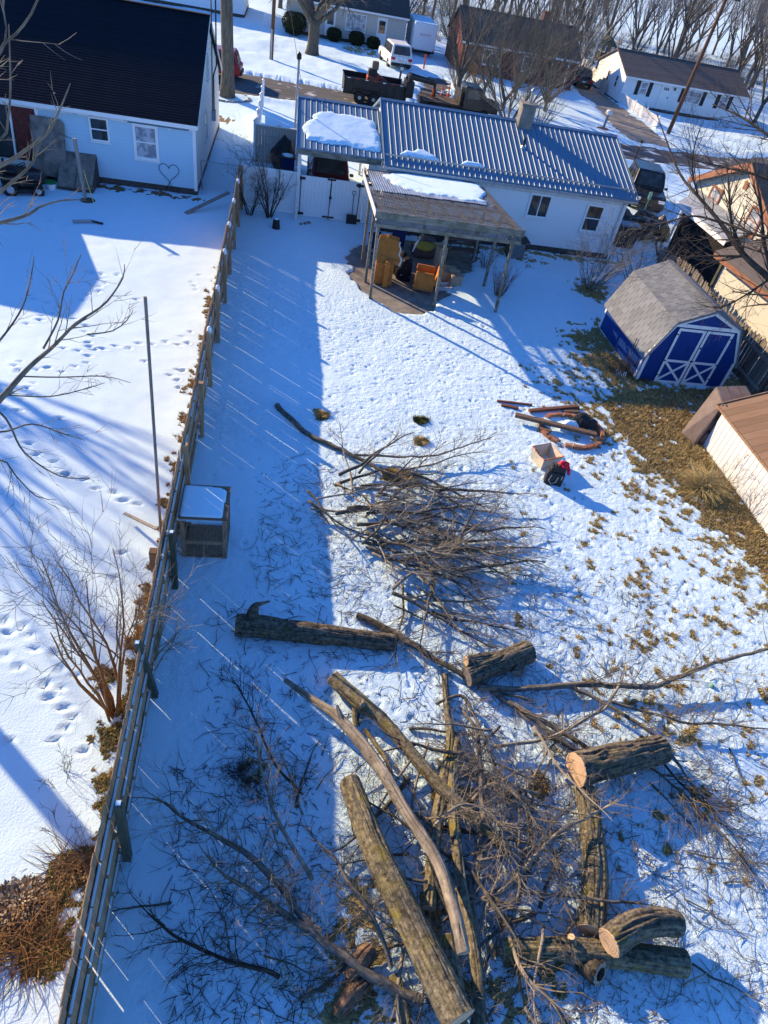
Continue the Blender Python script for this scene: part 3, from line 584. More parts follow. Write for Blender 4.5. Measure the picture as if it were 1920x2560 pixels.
ob('gutter', MB().bb((MX0 - .2, EY - .11, 2.66), (MX1 + .25, EY - .012, 2.755)), 'steel_grey', t); ob('downspout', MB().bar((MX1 - .12, MY - .08, .2), (MX1 - .12, MY - .08, 2.55), .07, .07).bar((MX1 - .12, MY - .08, 2.52), (MX1 - .12, EY - .05, 2.68), .07), 'trim_old', t)
def steel_roof(par, x0, x1, ey, ez, ry, rz, by, bz, rib=.232, fasc=True):
    k = math.atan2(rz - ez, ry - ey); dk = MB(); dk.prism([(x0, ey, ez), (x0, ry, rz), (x0, by, bz), (x0, by, bz - .05), (x0, ry, rz - .05), (x0, ey, ez - .05)], (x1 - x0, 0, 0)); r = ob('roof', dk, 'roof_steel', par)
    mb = MB(); h = .020; mb.v = [(-.022, -.5, 0), (-.009, -.5, h), (.009, -.5, h), (.022, -.5, 0), (-.022, .5, 0), (-.009, .5, h), (.009, .5, h), (.022, .5, 0)]; mb.f = [(0, 1, 5, 4), (1, 2, 6, 5), (2, 3, 7, 6), (0, 3, 2, 1), (4, 5, 6, 7)]
    me = mk('rib', mb); me.materials.append(MATS['roof_steel']); L1 = math.hypot(ry - ey, rz - ez); L2 = math.hypot(by - ry, rz - bz); k2 = math.atan2(rz - bz, by - ry); n = int((x1 - x0) / rib)
    for i in range(n + 1):
        x = x0 + .05 + (x1 - x0 - .1) * i / n; inst('rib', me, r, (x, (ey + ry) / 2, (ez + rz) / 2 + .001), (k, 0, 0), (1, L1, 1)); inst('rib', me, r, (x, (by + ry) / 2, (bz + rz) / 2 + .001), (-k2, 0, 0), (1, L2, 1))
    cp = MB(); cp.prism([(x0 - .02, ry - .16, rz - .16 * math.tan(k) + .034), (x0 - .02, ry, rz + .05), (x0 - .02, ry + .16, rz - .16 * math.tan(k2) + .034), (x0 - .02, ry, rz + .02)], (x1 - x0 + .04, 0, 0)); ob('ridge_cap', cp, 'roof_steel', r)
    for x in (x0 - .016, x1 + .016):
        e = MB(); e.bar((x, ey, ez - .02), (x, ry, rz - .02), .028, .12); e.bar((x, by, bz - .02), (x, ry, rz - .02), .028, .12); ob('rake_trim', e, 'roof_steel', r)
    return r
r = steel_roof(t, MX0 - .14, MX1 + .28, EY, EZ, RY, RZ, 37.2, EZ - .1)
# snow guard rail near the eave
q = .55; ob('snow_guard', MB().bar((MX0 - .1, EY + q, EZ + q * kk + .06), (MX1 + .2, EY + q, EZ + q * kk + .06), .03, .05), 'steel_grey', r)
window(t, (10.35, MY - .014), (1, 0), (0, -1), 1.02, 1.0, 1.45, fr=.09, split='v', pane='pane'); window(t, (13.0, MY - .014), (1, 0), (0, -1), .85, 1.18, 1.15, fr=.09, pane='pane')
p = onY(1305, 330, RY - .35); ch = ob('chimney', MB().box((p.x, RY - .28, 4.35), (.62, .55, 1.1)), 'concrete', t); ob('chimney_cap', MB().box((p.x, RY - .28, 4.94), (.74, .66, .08)), 'concrete', ch); ob('flue', MB().tube([(p.x + .05, RY - .28, 4.95), (p.x + .05, RY - .28, 5.45)], .06, 8), 'galvanised', ch); ob('flue_cap', MB().lathe([(.02, .62), (.12, .5), (.12, .47)], (p.x + .05, RY - .28, 4.95), 10), 'galvanised', ch)
p = onY(1303, 385, 31.0); ob('vent_pipe', MB().tube([(p.x, 31.0, 3.5), (p.x, 31.0, 3.98)], .06, 8), 'black_plastic', t); ob('vent_boot', MB().lathe([(.15, 0), (.08, .12)], (p.x, 31.0, 3.55), 10), 'steel_grey', t)

CEY, CEZ, CRY, CRZ = 28.9, 2.88, 32.9, 3.80
t = thing('carport', 'open carport with snow-topped blue steel roof joined to the white house', 'carport', (2.2, 31, 0))
cr = steel_roof(t, .42, MX0 - .19, CEY, CEZ, CRY, CRZ, 36.6, 2.95)
ob('beam', MB().bb((.45, CEY + .06, 2.60), (MX0 - .25, CEY + .16, 2.82)), 'beam_grey', t); ob('beam', MB().bb((.45, 36.3, 2.6), (MX0 - .25, 36.4, 2.86)), 'beam_grey', t)
for x, y in ((.55, CEY + .11), (3.75, CEY + .11), (.55, 36.35), (3.75, 36.35)): ob('post', MB().bb((x - .06, y - .06, -.1), (x + .06, y + .06, 2.62)), 'trim_old', t)
ob('vent_panel', MB().bb((3.35, CEY + .17, 1.9), (3.7, CEY + .2, 2.6)), 'trim_old', t)

def snowpatch(name, P, zf, th, label, n=44, m=22, edge=.16, seed=0, nz_=.5):
    """soft slab of snow whose outline is the polygon P in plan, lying on the surface zf(x,y)"""
    P = np.array(P); xs = np.linspace(P[:, 0].min() - .1, P[:, 0].max() + .1, n); ys = np.linspace(P[:, 1].min() - .1, P[:, 1].max() + .1, m); A, B = np.meshgrid(xs, ys)
    s = polydist(A, B, P) * np.where(inpoly(A, B, P), 1, -1) + (fbm(A / .35, B / .35, seed + 5, 3) - .5) * nz_ * edge
    hgt = th * np.sqrt(np.clip(s / edge, 0, 1)) * (1 + (fbm(A / .6, B / .6, seed, 3) - .5) * .35); hgt = np.where(s <= 0, -.06, hgt)
    ZZ = zf(A, B) + hgt; id_ = np.arange(n * m).reshape(m, n); F_ = np.stack([id_[:-1, :-1], id_[:-1, 1:], id_[1:, 1:], id_[1:, :-1]], -1).reshape(-1, 4)
    keep = (s.ravel()[F_] > -edge * .9).any(1); V_ = np.stack([A, B, ZZ], -1).reshape(-1, 3); c = V_.mean(0); me = gmesh(name, V_ - c, F_[keep], 'snow'); o = bpy.data.objects.new(name, me); COL.objects.link(o); o.location = c
    return tag(o, label, 'snow', kind='stuff')
zc = lambda x, y: CEZ + (y - CEY) * (CRZ - CEZ) / (CRY - CEY); zm = lambda x, y: EZ + (y - EY) * kk
def roofpts(L_, zf, y0):
    out = []
    for px, py in L_:
        z = 3.2
        for _ in range(60): p = G(px, py, z); z = .5 * z + .5 * zf(p.x, p.y)
        out.append((p.x, p.y))
    return out
snowpatch('snow', roofpts([(762, 318), (770, 303), (800, 278), (880, 290), (940, 305), (946, 340), (949, 380), (860, 365), (762, 350)], zc, 0), zc, .09, 'broad snow slab lying on the carport roof', seed=3, n=110, m=80, edge=.22, nz_=1.3)
snowpatch('snow', roofpts([(1003, 386), (1012, 375), (1030, 378), (1045, 372), (1062, 378), (1085, 390), (1098, 402), (1060, 398)], zm, 0), zm, .06, 'small snow patch near the eave of the blue steel roof', seed=8, n=50, m=26, edge=.15, nz_=1.3)
snowpatch('snow', roofpts([(1150, 412), (1165, 402), (1180, 405), (1200, 408), (1215, 420), (1180, 417)], zm, 0), zm, .07, 'thin snow remnant on the blue steel roof above the canopy', seed=9, n=30, m=16, edge=.15)

# ------------------------------------------------------------------ tan house on the right with grey lean-to
t = thing('tan_house', 'tan sided house with rust trim, brown shingle roof and grey lean-to', 'house', (20, 25, 0))
GX = 19.0; a = onX(1745, 450, GX); pk = onX(1891, 416, GX); dy = a.y - pk.y
zw = a.z; core = MB(); core.prism([(GX, pk.y - dy, 0), (GX, a.y, 0), (GX, a.y, zw), (GX, pk.y, pk.z), (GX, pk.y - dy, zw)], (9, 0, 0)); ob('wall', core, 'siding_tan', t)
span = lambda z: (0, 1) if z < zw else ((z - zw) / (pk.z - zw) * .5, 1 - (z - zw) / (pk.z - zw) * .5)
siding(t, (GX, a.y), (GX, pk.y - dy), .3, pk.z - .08, .22, 'siding_tan', (-1, 0), top=span)
rr = MB(); o_ = .25; sl_ = (pk.z - zw) / dy
rr.prism([(GX - .3, a.y + o_, zw - o_ * sl_ + .05), (GX - .3, pk.y, pk.z + .05), (GX - .3, pk.y - dy - o_, zw - o_ * sl_ + .05), (GX - .3, pk.y - dy - o_, zw - o_ * sl_ + .13), (GX - .3, pk.y, pk.z + .14), (GX - .3, a.y + o_, zw - o_ * sl_ + .13)], (9.6, 0, 0)); ro = ob('roof', rr, 'shingle_dark', t)
rk = MB(); rk.bar((GX - .31, a.y + o_, zw - o_ * sl_), (GX - .31, pk.y, pk.z), .04, .24); rk.bar((GX - .31, pk.y - dy - o_, zw - o_ * sl_), (GX - .31, pk.y, pk.z), .04, .24); ob('rake_board', rk, 'trim_rust', t)
ob('vent', MB().box((GX - .03, pk.y, pk.z - .75), (.05, .3, .3)), 'trim_rust', t); ob('downspout', MB().tube([(GX - .25, a.y + .2, zw - .15), (GX - .1, a.y + .05, zw - .5), (GX - .1, a.y + .05, .3)], .05, 6), 'trim_white', t)
w1 = onX(1772, 500, GX); w2 = onX(1870, 560, GX)
window(t, (GX - .02, w1.y + .1), (0, -1), (-1, 0), .95, 1.0, w1.z - .35, trim='trim_rust', fr=.10, split='h', pane='pane_curtain'); window(t, (GX - .02, w2.y + .2), (0, -1), (-1, 0), .95, 1.0, w2.z - .3, trim='trim_rust', fr=.10, split='h', pane='pane_curtain')
q = [G(1694, 508, 2.35), G(1814, 607, 2.35), Vector((GX + .02, 25.9, 2.95)), Vector((GX + .02, 30.9, 2.95))]
lt = MB(); lt.prism(q, (0, 0, .07)); lo_ = ob('lean_to_roof', lt, 'steel_grey', t); ob('fascia', MB().bar(q[0] + Vector((-.02, 0, -.03)), q[1] + Vector((-.02, 0, -.03)), .03, .2), 'trim_white', lo_)
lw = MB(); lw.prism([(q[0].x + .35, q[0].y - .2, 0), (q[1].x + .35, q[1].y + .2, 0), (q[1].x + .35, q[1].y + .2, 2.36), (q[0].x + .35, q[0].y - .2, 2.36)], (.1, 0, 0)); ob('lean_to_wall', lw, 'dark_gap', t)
e0 = G(1800, 643, 2.35); e1 = G(1920, 737, 2.35); d = (e1 - e0).normalized(); e0 = e0 - d * .4; e1 = e1 + d * 9
out = Vector((-d.y, d.x, 0));  out = out if out.x < 0 else -out
rv = [e0, e1, e1 - out * 4.2 + Vector((0, 0, 1.55)), e0 - out * 4.2 + Vector((0, 0, 1.55))]
rb = MB(); rb.prism(rv, (0, 0, .08)); bo = ob('rear_roof', rb, 'shingle_brown', t); ob('fascia', MB().bar(e0 - Vector((0, 0, .06)), e1 - Vector((0, 0, .06)), .03, .18), 'trim_rust', bo)
me = unit('shingle_brown', 'shingle_course'); Lr = (e1 - e0).length; nC = 26; up_ = (rv[3] - rv[0]); Mx = Matrix((d, up_.normalized(), d.cross(up_.normalized()))).transposed()
for i in range(nC): inst('shingle_course', me, bo, (e0 + e1) / 2 + up_ * ((i + .5) / nC) + Vector((0, 0, .092)), scale=(Lr, up_.length / nC * 1.1, .012), M=Mx @ Matrix.Rotation(-.03, 3, 'X'))
wl = MB(); i0 = e0 - out * .45 + d * .3; i1 = e1 - out * .45; wl.prism([i0 - Vector((0, 0, i0.z)), i1 - Vector((0, 0, i1.z)), i1, i0], -out * .3); wl.prism([i0 - Vector((0, 0, i0.z)), i0, i0 - out * 4 + Vector((0, 0, 1.45)), i0 - out * 4 - Vector((0, 0, i0.z))], d * .2); ob('rear_wall', wl, 'siding_tan', t)
siding(t, i0[:2], i1[:2], .2, 2.3, .20, 'siding_tan', out[:2])
cb = i0 + out * .0; ob('corner_board', MB().bb((cb.x - .10, cb.y - .02, 0), (cb.x + .05, cb.y + .12, 2.35)), 'wood_green', t)
# ------------------------------------------------------------------ timber fence along the left of the yard
t = thing('timber_fence', 'long weathered board fence with snow on its rails dividing the two yards', 'fence', (-1.8, 15, 0)); FEN = t
PY = [1.1, 3.63, 6.27, 8.66, 11.1, 13.58, 15.84, 18.27, 20.85, 23.06, 25.3, 27.5, 29.45]
topx = {3.63: G(297, 2008, 1.75), 6.27: G(342, 1610, 1.78), 8.66: G(434, 1330, 1.75), 13.58: G(501, 965, 1.72)}
for i, y in enumerate(PY):
    tp = topx.get(y); x = -1.73
    if tp is None: tp = Vector((x - .03 + rng.uniform(-.03, .03), y + rng.uniform(-.04, .04), 1.74))
    tp = Vector((max(min(tp.x, x + .05), x - .16), max(min(tp.y, y + .22), y - .14), tp.z))
    p = ob('post', MB().bar((x, y, -.2), tp, .105, .105, (0, 1, 0)), 'wood_green' if y < 9 else 'wood_fence', t)
    if y < 9: ob('snow_cap', MB().bar(tp - Vector((0, 0, .004)), tp + Vector((0, 0, .014)), .06, .06, (0, 1, 0)), 'snow', p)
    if 15 < y < 28: c = MB(); c.lathe([(.055, -.10), (.06, .0), (.05, .05), (.02, .08)], (tp.x + .02, tp.y, tp.z + .03), 8); ob('solar_lamp', c, 'trim_white', p)
pk = unit('wood_fence', 'picket'); y = .5
while y < 29.8:
    w = rng.uniform(.133, .142); hgt = 1.76 + .03 * math.sin(y * .7) + rng.uniform(-.012, .012)
    inst('picket', pk, t, (-1.835, y + w / 2, hgt / 2 - .02), (rng.uniform(-.006, .006), rng.uniform(-.012, .012) - .015 * math.sin(y * .9), 0), (.012, w, hgt + .02))
    y += w + (rng.uniform(.002, .008) if rng.random() < .8 else rng.uniform(.014, .028))
rl = unit('wood_rail', 'rail'); sc_ = unit('snow', 'snow_strip')
for a, b in zip(PY[:-1], PY[1:]):
    for z in (.30, .88, 1.46):
        L_ = b - a - .01; r = inst('rail', rl, t, (-1.803, (a + b) / 2, z), (rng.uniform(-.008, .008), 0, 0), (.04, L_, .088)); 
        n = max(2, int(L_ / .5))
        for q in range(n):
            if rng.random() < (.98 if a < 9 else .45): inst('snow_strip', sc_, t, (-1.797 + rng.uniform(-.002, .002), a + L_ * (q + .5) / n, z + .05), (0, 0, 0), (.026, L_ / n * rng.uniform(.8, 1.0), .015))
# ------------------------------------------------------------------ white vinyl gate and fences
def vinyl(t, x0, x1, y, h, leaf, m='vinyl_white', bw=.14, name='panel'):
    f = MB(); f.bb((x0, y - .03, .08), (x1, y + .03, .20)); f.bb((x0, y - .03, h - .14), (x1, y + .03, h))
    p = ob(name, f, m, t); f = MB(); f.bb((x0, y - .029, h - .47), (x1, y + .029, h - .40)); ob('mid_rail', f, m, p)
    n = max(1, int((x1 - x0) / bw)); me = unit(m, 'board')
    for i in range(n): inst('board', me, p, (x0 + (x1 - x0) * (i + .5) / n, y, h / 2 + .03), (0, 0, 0), ((x1 - x0) / n - .006, .024, h - .3))
    return p
t = thing('vinyl_gate', 'white vinyl double gate with black hinges between the shrub and the canopy', 'gate', (1.9, 29.55, 0)); gy_ = 29.55
for x in (.58, 3.28): ob('post', MB().bb((x - .06, gy_ - .06, -.1), (x + .06, gy_ + .06, 1.78)), 'vinyl_white', t)
for x0, x1 in ((.66, 1.92), (1.98, 3.2)):
    lf = vinyl(t, x0, x1, gy_, 1.68, True, name='gate_leaf'); hx = x0 + .03 if x0 < 1 else x1 - .03; cx_ = x1 - .03 if x0 < 1 else x0 + .03
    for z in (.16, 1.58): ob('hinge', MB().box((hx, gy_ - .055, z), (.34, .05, .09)).box((hx - .06, gy_ - .06, z), (.08, .06, .14)), 'black_iron', lf)
    ob('stile', MB().bb((cx_ - .035, gy_ - .034, .06), (cx_ + .035, gy_ + .034, 1.7)), 'vinyl_white', lf); ob('frame_edge', MB().bb((hx - .02, gy_ - .036, .1), (hx + .008, gy_ + .02, 1.65)), 'black_iron', lf)
ob('drop_rod', MB().tube([(1.93, gy_ - .07, .02), (1.93, gy_ - .07, 1.5)], .013, 5).box((1.95, gy_ - .07, .95), (.10, .05, .10)).box((1.92, gy_ - .06, .14), (.5, .05, .05)).box((1.95, gy_ - .05, 1.66), (.34, .05, .06)), 'black_iron', t)
t = thing('vinyl_fence', 'white vinyl fence panel behind the bare shrub, next to the gate', 'fence', (-.6, 29.6, 0)); vinyl(t, -1.78, .5, 29.62, 1.74, False); ob('post', MB().bb((-1.74, 29.56, -.1), (-1.62, 29.68, 1.82)), 'vinyl_white', t)
t = thing('vinyl_fence', 'short white vinyl fence panel between the gate and the canopy', 'fence', (3.7, 29.5, 0)); vinyl(t, 3.36, 4.04, 29.5, 1.66, False)
t = thing('vinyl_fence', 'white vinyl fence panel with shade put into its brownish colour behind the blue bin', 'fence', (-.5, 36, 0)); vinyl(t, -1.5, .46, 36.0, 1.72, False, 'vinyl_shaded'); ob('cap_rail', MB().bb((-1.52, 35.95, 1.722), (.48, 36.05, 1.77)), 'vinyl_white', t); ob('post_cap', MB().bb((-.48, 35.93, 1.772), (-.30, 36.07, 1.86)), 'vinyl_white', t)
t = thing('vinyl_fence', 'white vinyl fence running towards the street beside the bare tree', 'fence', (-1.55, 41, 0))
for y in np.arange(36.2, 47.2, 1.8):
    h = 1.7 if y < 38 else 1.35; p = ob('post', MB().bb((-1.6, y - .06, -.1), (-1.48, y + .06, h + .1)), 'vinyl_white', t); ob('post_cap', MB().lathe([(.09, 0), (.09, .03), (.02, .1)], (-1.54, y, h + .1), 8), 'vinyl_white', p)
for y in np.arange(36.2, 45.2, 1.8):
    ob('rail', MB().bb((-1.56, y + .06, 1.18), (-1.52, y + 1.74, 1.30)), 'vinyl_white', t); ob('rail', MB().bb((-1.56, y + .06, .2), (-1.52, y + 1.74, .32)), 'vinyl_white', t); ob('panel', MB().bb((-1.55, y + .06, .325), (-1.53, y + 1.74, 1.175)), 'vinyl_white', t)
t = thing('wheelie_bin', 'blue wheeled bin with snow on its lid in front of the shade-toned vinyl panel', 'bin', (.12, 34.2, .0)); ob('body', MB().prism([(-.15, 33.9, .05), (.39, 33.9, .05), (.43, 33.85, 1.0), (-.19, 33.85, 1.0)], (0, .62, 0)), 'navy_cloth', t, bev=.02); ob('lid', MB().box((.12, 34.18, 1.03), (.68, .72, .06)), 'black_plastic', t, bev=.02); ob('snow', MB().blob((.1, 34.15, 1.08), (.28, .3, .06), 4), 'snow', t, smooth=True)
t = thing('tarp_heap', 'black crumpled tarp heap behind the blue bin', 'tarp', (-.1, 35.2, 0)); ob('tarp', MB().blob((-.1, 35.25, .75), (.55, .4, .75), 8, 14, 9, .35), 'black_plastic', t)
# ------------------------------------------------------------------ old picket fence on the right
t = thing('picket_fence', 'old grey leaning picket fence behind the blue shed', 'fence', (16.2, 22, 0))
pm = MB(); pm.v = [(-.5, -.5, 0), (.5, -.5, 0), (.5, .5, 0), (-.5, .5, 0), (-.5, -.5, .96), (.5, -.5, .96), (.5, .5, .96), (-.5, .5, .96), (-.5, -.2, 1), (.5, -.2, 1), (.5, .2, 1), (-.5, .2, 1)]
pm.f = [(0, 1, 5, 4), (1, 2, 6, 5), (2, 3, 7, 6), (3, 0, 4, 7), (4, 5, 9, 8), (6, 7, 11, 10), (8, 9, 10, 11), (5, 6, 10, 9), (7, 4, 8, 11)]; pkm = mk('picket', pm); pkm.materials.append(MATS['wood_old_fence'])
y = 10.0
while y < 27.2:
    lean = .05 * math.sin(y * .8); inst('picket', pkm, t, (16.28 + .08 * math.sin(y * .35), y, 0), (rng.uniform(-.025, .025), lean + rng.uniform(-.015, .015), 0), (.02, .088, 1.62 + .08 * math.sin(y * 1.1) + rng.uniform(-.04, .03))); y += .099
rl2 = unit('wood_weathered', 'rail')
for k_, y in enumerate(np.arange(10.4, 26, 2.4)):
    ob('post', MB().bb((16.12, y - .05, -.1), (16.22, y + .05, 1.58)), 'wood_old_fence', t)
    for z in (.4, 1.28): inst('rail', rl2, t, (16.20 + .08 * math.sin((y + 1.2) * .35), y + 1.2, z), (rng.uniform(-.02, .02), 0, 0), (.045, 2.4, .09))
# ------------------------------------------------------------------ lattice canopy
t = thing('lattice_canopy', 'weathered wooden canopy with lattice roof beside the white house', 'canopy', (5.6, 25, 0))
CF = 22.25; cz = lambda y: 3.06 - (y - CF) * (3.06 - 2.50) / (28.5 - CF)
for x, y in ((3.22, CF), (5.6, CF), (7.93, CF), (3.18, 23.75), (3.15, 25.35), (7.95, 24.4), (7.93, 26.65), (5.6, 26.6)):
    tp = cz(y) - .10; ob('post', MB().bar((x + rng.uniform(-.02, .02), y, -.12), (x + (-.09 if y == CF else -.03), y + .03, tp), .095), 'beam_grey', t)
ob('beam', MB().bb((3.02, CF - .05, 2.58), (8.12, CF - .012, 2.70)), 'beam_grey', t); ob('fascia', MB().bb((2.98, CF - .055, 2.86), (8.16, CF - .014, 3.10)), 'beam_grey', t)
ob('beam', MB().bar((3.06, CF, 2.86), (3.12, 28.5, 2.36), .045, .20), 'trim_old', t); ob('fascia', MB().bar((3.0, CF, 2.98), (3.06, 28.5, 2.46), .03, .16), 'trim_old', t); ob('beam', MB().bar((8.08, CF, 2.92), (8.14, 28.5, 2.40), .045, .16), 'beam_grey', t)
for i in range(9):
    x = 3.3 + i * .58; ob('rafter', MB().bar((x, CF, cz(CF) - .09), (x, 28.5, cz(28.5) - .09), .04, .10), 'wood_green', t)
for y in (23.7, 25.2, 26.8, 28.3): ob('purlin', MB().bar((3.05, y, cz(y) - .17), (8.1, y, cz(y) - .17), .045, .08), 'wood_green', t)
def lattice(x0, x1, y0, y1, zf, sp=.105, w=.036, vert=None):
    mb = MB()
    for s in (1, -1):
        c = -(y1 - y0) if s > 0 else 0.0
        c0 = c
        while c < (x1 - x0) + (0 if s > 0 else (y1 - y0)):
            # line u = c + s*v, u in [0,W], v in [0,Hh]
            Wd, Hh = x1 - x0, y1 - y0; vs = sorted([max(0, min(Hh, (0 - c) / s)), max(0, min(Hh, (Wd - c) / s))])
            if vs[1] - vs[0] > .02:
                off = .004 * s + .008
                if vert is None: a = [(x0 + c + s * v, y0 + v, zf(y0 + v) + off) for v in vs]; up = (0, 0, 1)
                else: a = [(x0 + c + s * v, vert - off, y0 + v) for v in vs]; up = (0, 1, 0)
                mb.bar(a[0], a[1], w, .0075, up)
            c += sp * 1.414
    return mb
xs = [3.06, 4.32, 5.58, 6.84, 8.1]
for i in range(4): tag(ob('lattice_panel', lattice(xs[i] + .01, xs[i + 1] - .01, CF, 25.25, cz, sp=.135, w=.036), 'lattice', t), kind='stuff')
tag(ob('lattice_panel', lattice(7.45, 8.1, 25.27, 28.4, cz, sp=.135, w=.036), 'lattice', t), kind='stuff')
tag(ob('lattice_strip', lattice(3.05, 8.1, 2.69, 2.87, cz, sp=.068, w=.032, vert=CF - .03), 'lattice', t), kind='stuff')
def corrugated(x0, x1, y0, y1, zf, amp=.012, pitch=.09):
    n = int((x1 - x0) / pitch * 6); xs_ = np.linspace(x0, x1, n); V = []; 
    for y in (y0, y1):
        for x in xs_: V.append((x, y, zf(y) + .05 + amp * math.sin((x - x0) / pitch * 6.283)))
    F_ = [(i, i + 1, n + i + 1, n + i) for i in range(n - 1)]; mb = MB(); mb.v = V; mb.f = F_; return mb
for i in range(5):
    a = 3.2 + i * .85; ob('corrugated_sheet', corrugated(a, a + .89, 25.05 + .06 * math.sin(i * 2.1), 28.52, lambda y, i=i: cz(y) + .004 * (i % 2)), 'galvanised', t, smooth=True)
cs = lambda x, y: cz(y) + .055
snowpatch('snow', roofpts([(962, 438), (1010, 428), (1100, 440), (1195, 462), (1210, 485), (1212, 508), (1150, 498), (1050, 480), (985, 462)], cs, 0), cs, .055, 'snow lying on the corrugated sheets of the lattice canopy', seed=13, n=110, m=60, edge=.4, nz_=1.4)
# ------------------------------------------------------------------ things under the canopy
p = G(955, 706); t = thing('upended_sofa', 'orange velvet sofa standing on its end under the canopy', 'sofa', (p.x, p.y, 0), rz=-.12, local=True)
ob('seat_base', MB().box((0, .08, .42), (.68, .62, .86)), 'velvet_orange', t, bev=.05); ob('arm', MB().box((.10, -.30, .44), (.20, .22, .90)).tube([(.10, -.30, .86), (.10, -.30, .97)], [.12, .10], 10), 'velvet_orange', t, bev=.05)
bk = MB(); prof = [(-.36, .84), (.50, .80), (.56, 1.0), (.44, 1.12), (.48, 1.3), (.40, 1.42), (.42, 1.52), (.12, 1.56), (.02, 1.60), (-.10, 1.56), (-.34, 1.54)]
bk.prism([(x, -.20 + (z - .8) * .55, z) for x, z in prof], (0, .16, .10)); ob('backrest', bk, 'velvet_orange', t, bev=.03)
tr = MB(); tr.tube([(x + .015, -.20 + (z - .8) * .55 + .02, z) for x, z in prof[1:7]], .03, 6).tube([(-.38, -.16, .84), (-.37, .22, 1.5)], .03, 6); ob('carved_trim', tr, 'trim_old', t); ob('seam', MB().bar((-.37, -.14, 1.07), (.53, -.13, .93), .02, .03), 'wood_carved', t)
p = G(1058, 722); t = thing('armchair', 'orange velvet armchair with carved trim facing into the canopy', 'armchair', (p.x, p.y, 0), rz=math.pi - .2, local=True)
ob('seat', MB().box((.02, 0, .34), (.66, .56, .26)), 'velvet_orange', t, bev=.06)
for s in (-1, 1): ob('arm', MB().box((.02, s * .36, .40), (.74, .17, .56)).tube([(-.3, s * .36, .68), (.38, s * .36, .68)], .10, 10), 'velvet_orange', t, bev=.05)
bk = MB(); bp_ = [(-.44, .36), (-.30, .45), (.30, .45), (.44, .36), (.40, .80), (.34, 1.02), (.16, 1.12), (-.16, 1.12), (-.34, 1.02), (-.40, .80)]
bk.prism([(-.32 - (z - .36) * .22, y, z) for y, z in bp_], (-.16, 0, 0)); ob('backrest', bk, 'velvet_orange', t, bev=.05); ob('carved_apron', MB().box((.38, 0, .16), (.06, .86, .08)).box((0, -.44, .14), (.7, .03, .07)).box((0, .44, .14), (.7, .03, .07)), 'wood_carved', t, bev=.02)
for x in (-.3, .34):
    for y in (-.36, .36): ob('leg', MB().tube([(x, y, .15), (x * 1.05, y * 1.05, -.02)], [.035, .02], 6), 'wood_carved', t)
p = G(1000, 690); ob('blanket_heap', MB().blob((p.x, p.y, .36), (.42, .55, .50), 12, 16, 10, .4), 'dark_blanket', label='dark blanket heap with white print between the orange seats', cat='blanket', smooth=True)
p = G(1052, 640); ob('jacket', MB().blob((p.x, p.y - .3, .55), (.42, .22, .16), 15, 14, 8, .5), 'yellow_green', label='yellow green jacket tossed behind the orange armchair', cat='jacket', smooth=True)
t = thing('clutter_pile', 'dark brown cushions piled behind the orange armchair', 'cushions', (p.x, p.y, 0)); ob('cushion', MB().box((p.x + .05, p.y + .1, .22), (.9, .8, .44), .2), 'leather_dark', t, bev=.12); ob('cushion', MB().box((p.x + .15, p.y + .2, .58), (.7, .7, .26), -.3), 'leather_brown', t, bev=.1)
p = G(1026, 650); ob('white_board', MB().prism([(p.x, p.y, .35), (p.x + .05, p.y, .35), (p.x + .26, p.y + .05, .95), (p.x + .10, p.y + .03, .72)], (.0, .02, 0)), 'trim_white', label='pale curved offcut sticking up from the dark blanket heap', cat='board')
for k_, (px, py, w, d_, h, m_, lb) in enumerate([(1118, 700, .55, .45, .38, 'cardboard', 'open cardboard box beside the orange armchair'), (1135, 712, .45, .4, .42, 'cardboard', 'brown cardboard box nearest the grey plastic tub'), (1095, 672, .35, .3, .9, 'cardboard', 'tall pale carton behind the orange armchair')]):
    p = G(px, py); t = thing('cardboard_box', lb, 'box', (p.x, p.y, 0), rz=.3 * k_ - .2, local=True); ob('body', MB().box((0, 0, h / 2), (w, d_, h)), m_, t)
    for s in (-1, 1): ob('flap', MB().bar((-w / 2, s * d_ / 2, h), (w / 2, s * d_ / 2, h), .01, .01).prism([(-w / 2, s * d_ / 2, h), (w / 2, s * d_ / 2, h), (w / 2, s * (d_ / 2 + .12), h + .06), (-w / 2, s * (d_ / 2 + .12), h + .06)], (0, 0, .006)), m_, t)
p = G(1108, 722); t = thing('plastic_tub', 'flat grey plastic tub in front of the cardboard boxes', 'tub', (p.x, p.y, 0), rz=.1, local=True); tb = MB(); tb.prism([(-.26, -.2, .0), (.26, -.2, 0), (.26, .2, 0), (-.26, .2, 0)], (0, 0, .02)); 
for a, b in (((-.26, -.2), (.26, -.2)), ((.26, -.2), (.26, .2)), ((.26, .2), (-.26, .2)), ((-.26, .2), (-.26, -.2))): tb.bar((*a, .08), (*b, .08), .015, .16)
ob('tray', tb, 'plastic_grey', t); ob('rim', MB().bar((-.29, -.215, .165), (.29, -.215, .165), .03, .015).bar((-.29, .215, .165), (.29, .215, .165), .03, .015), 'plastic_grey', t)
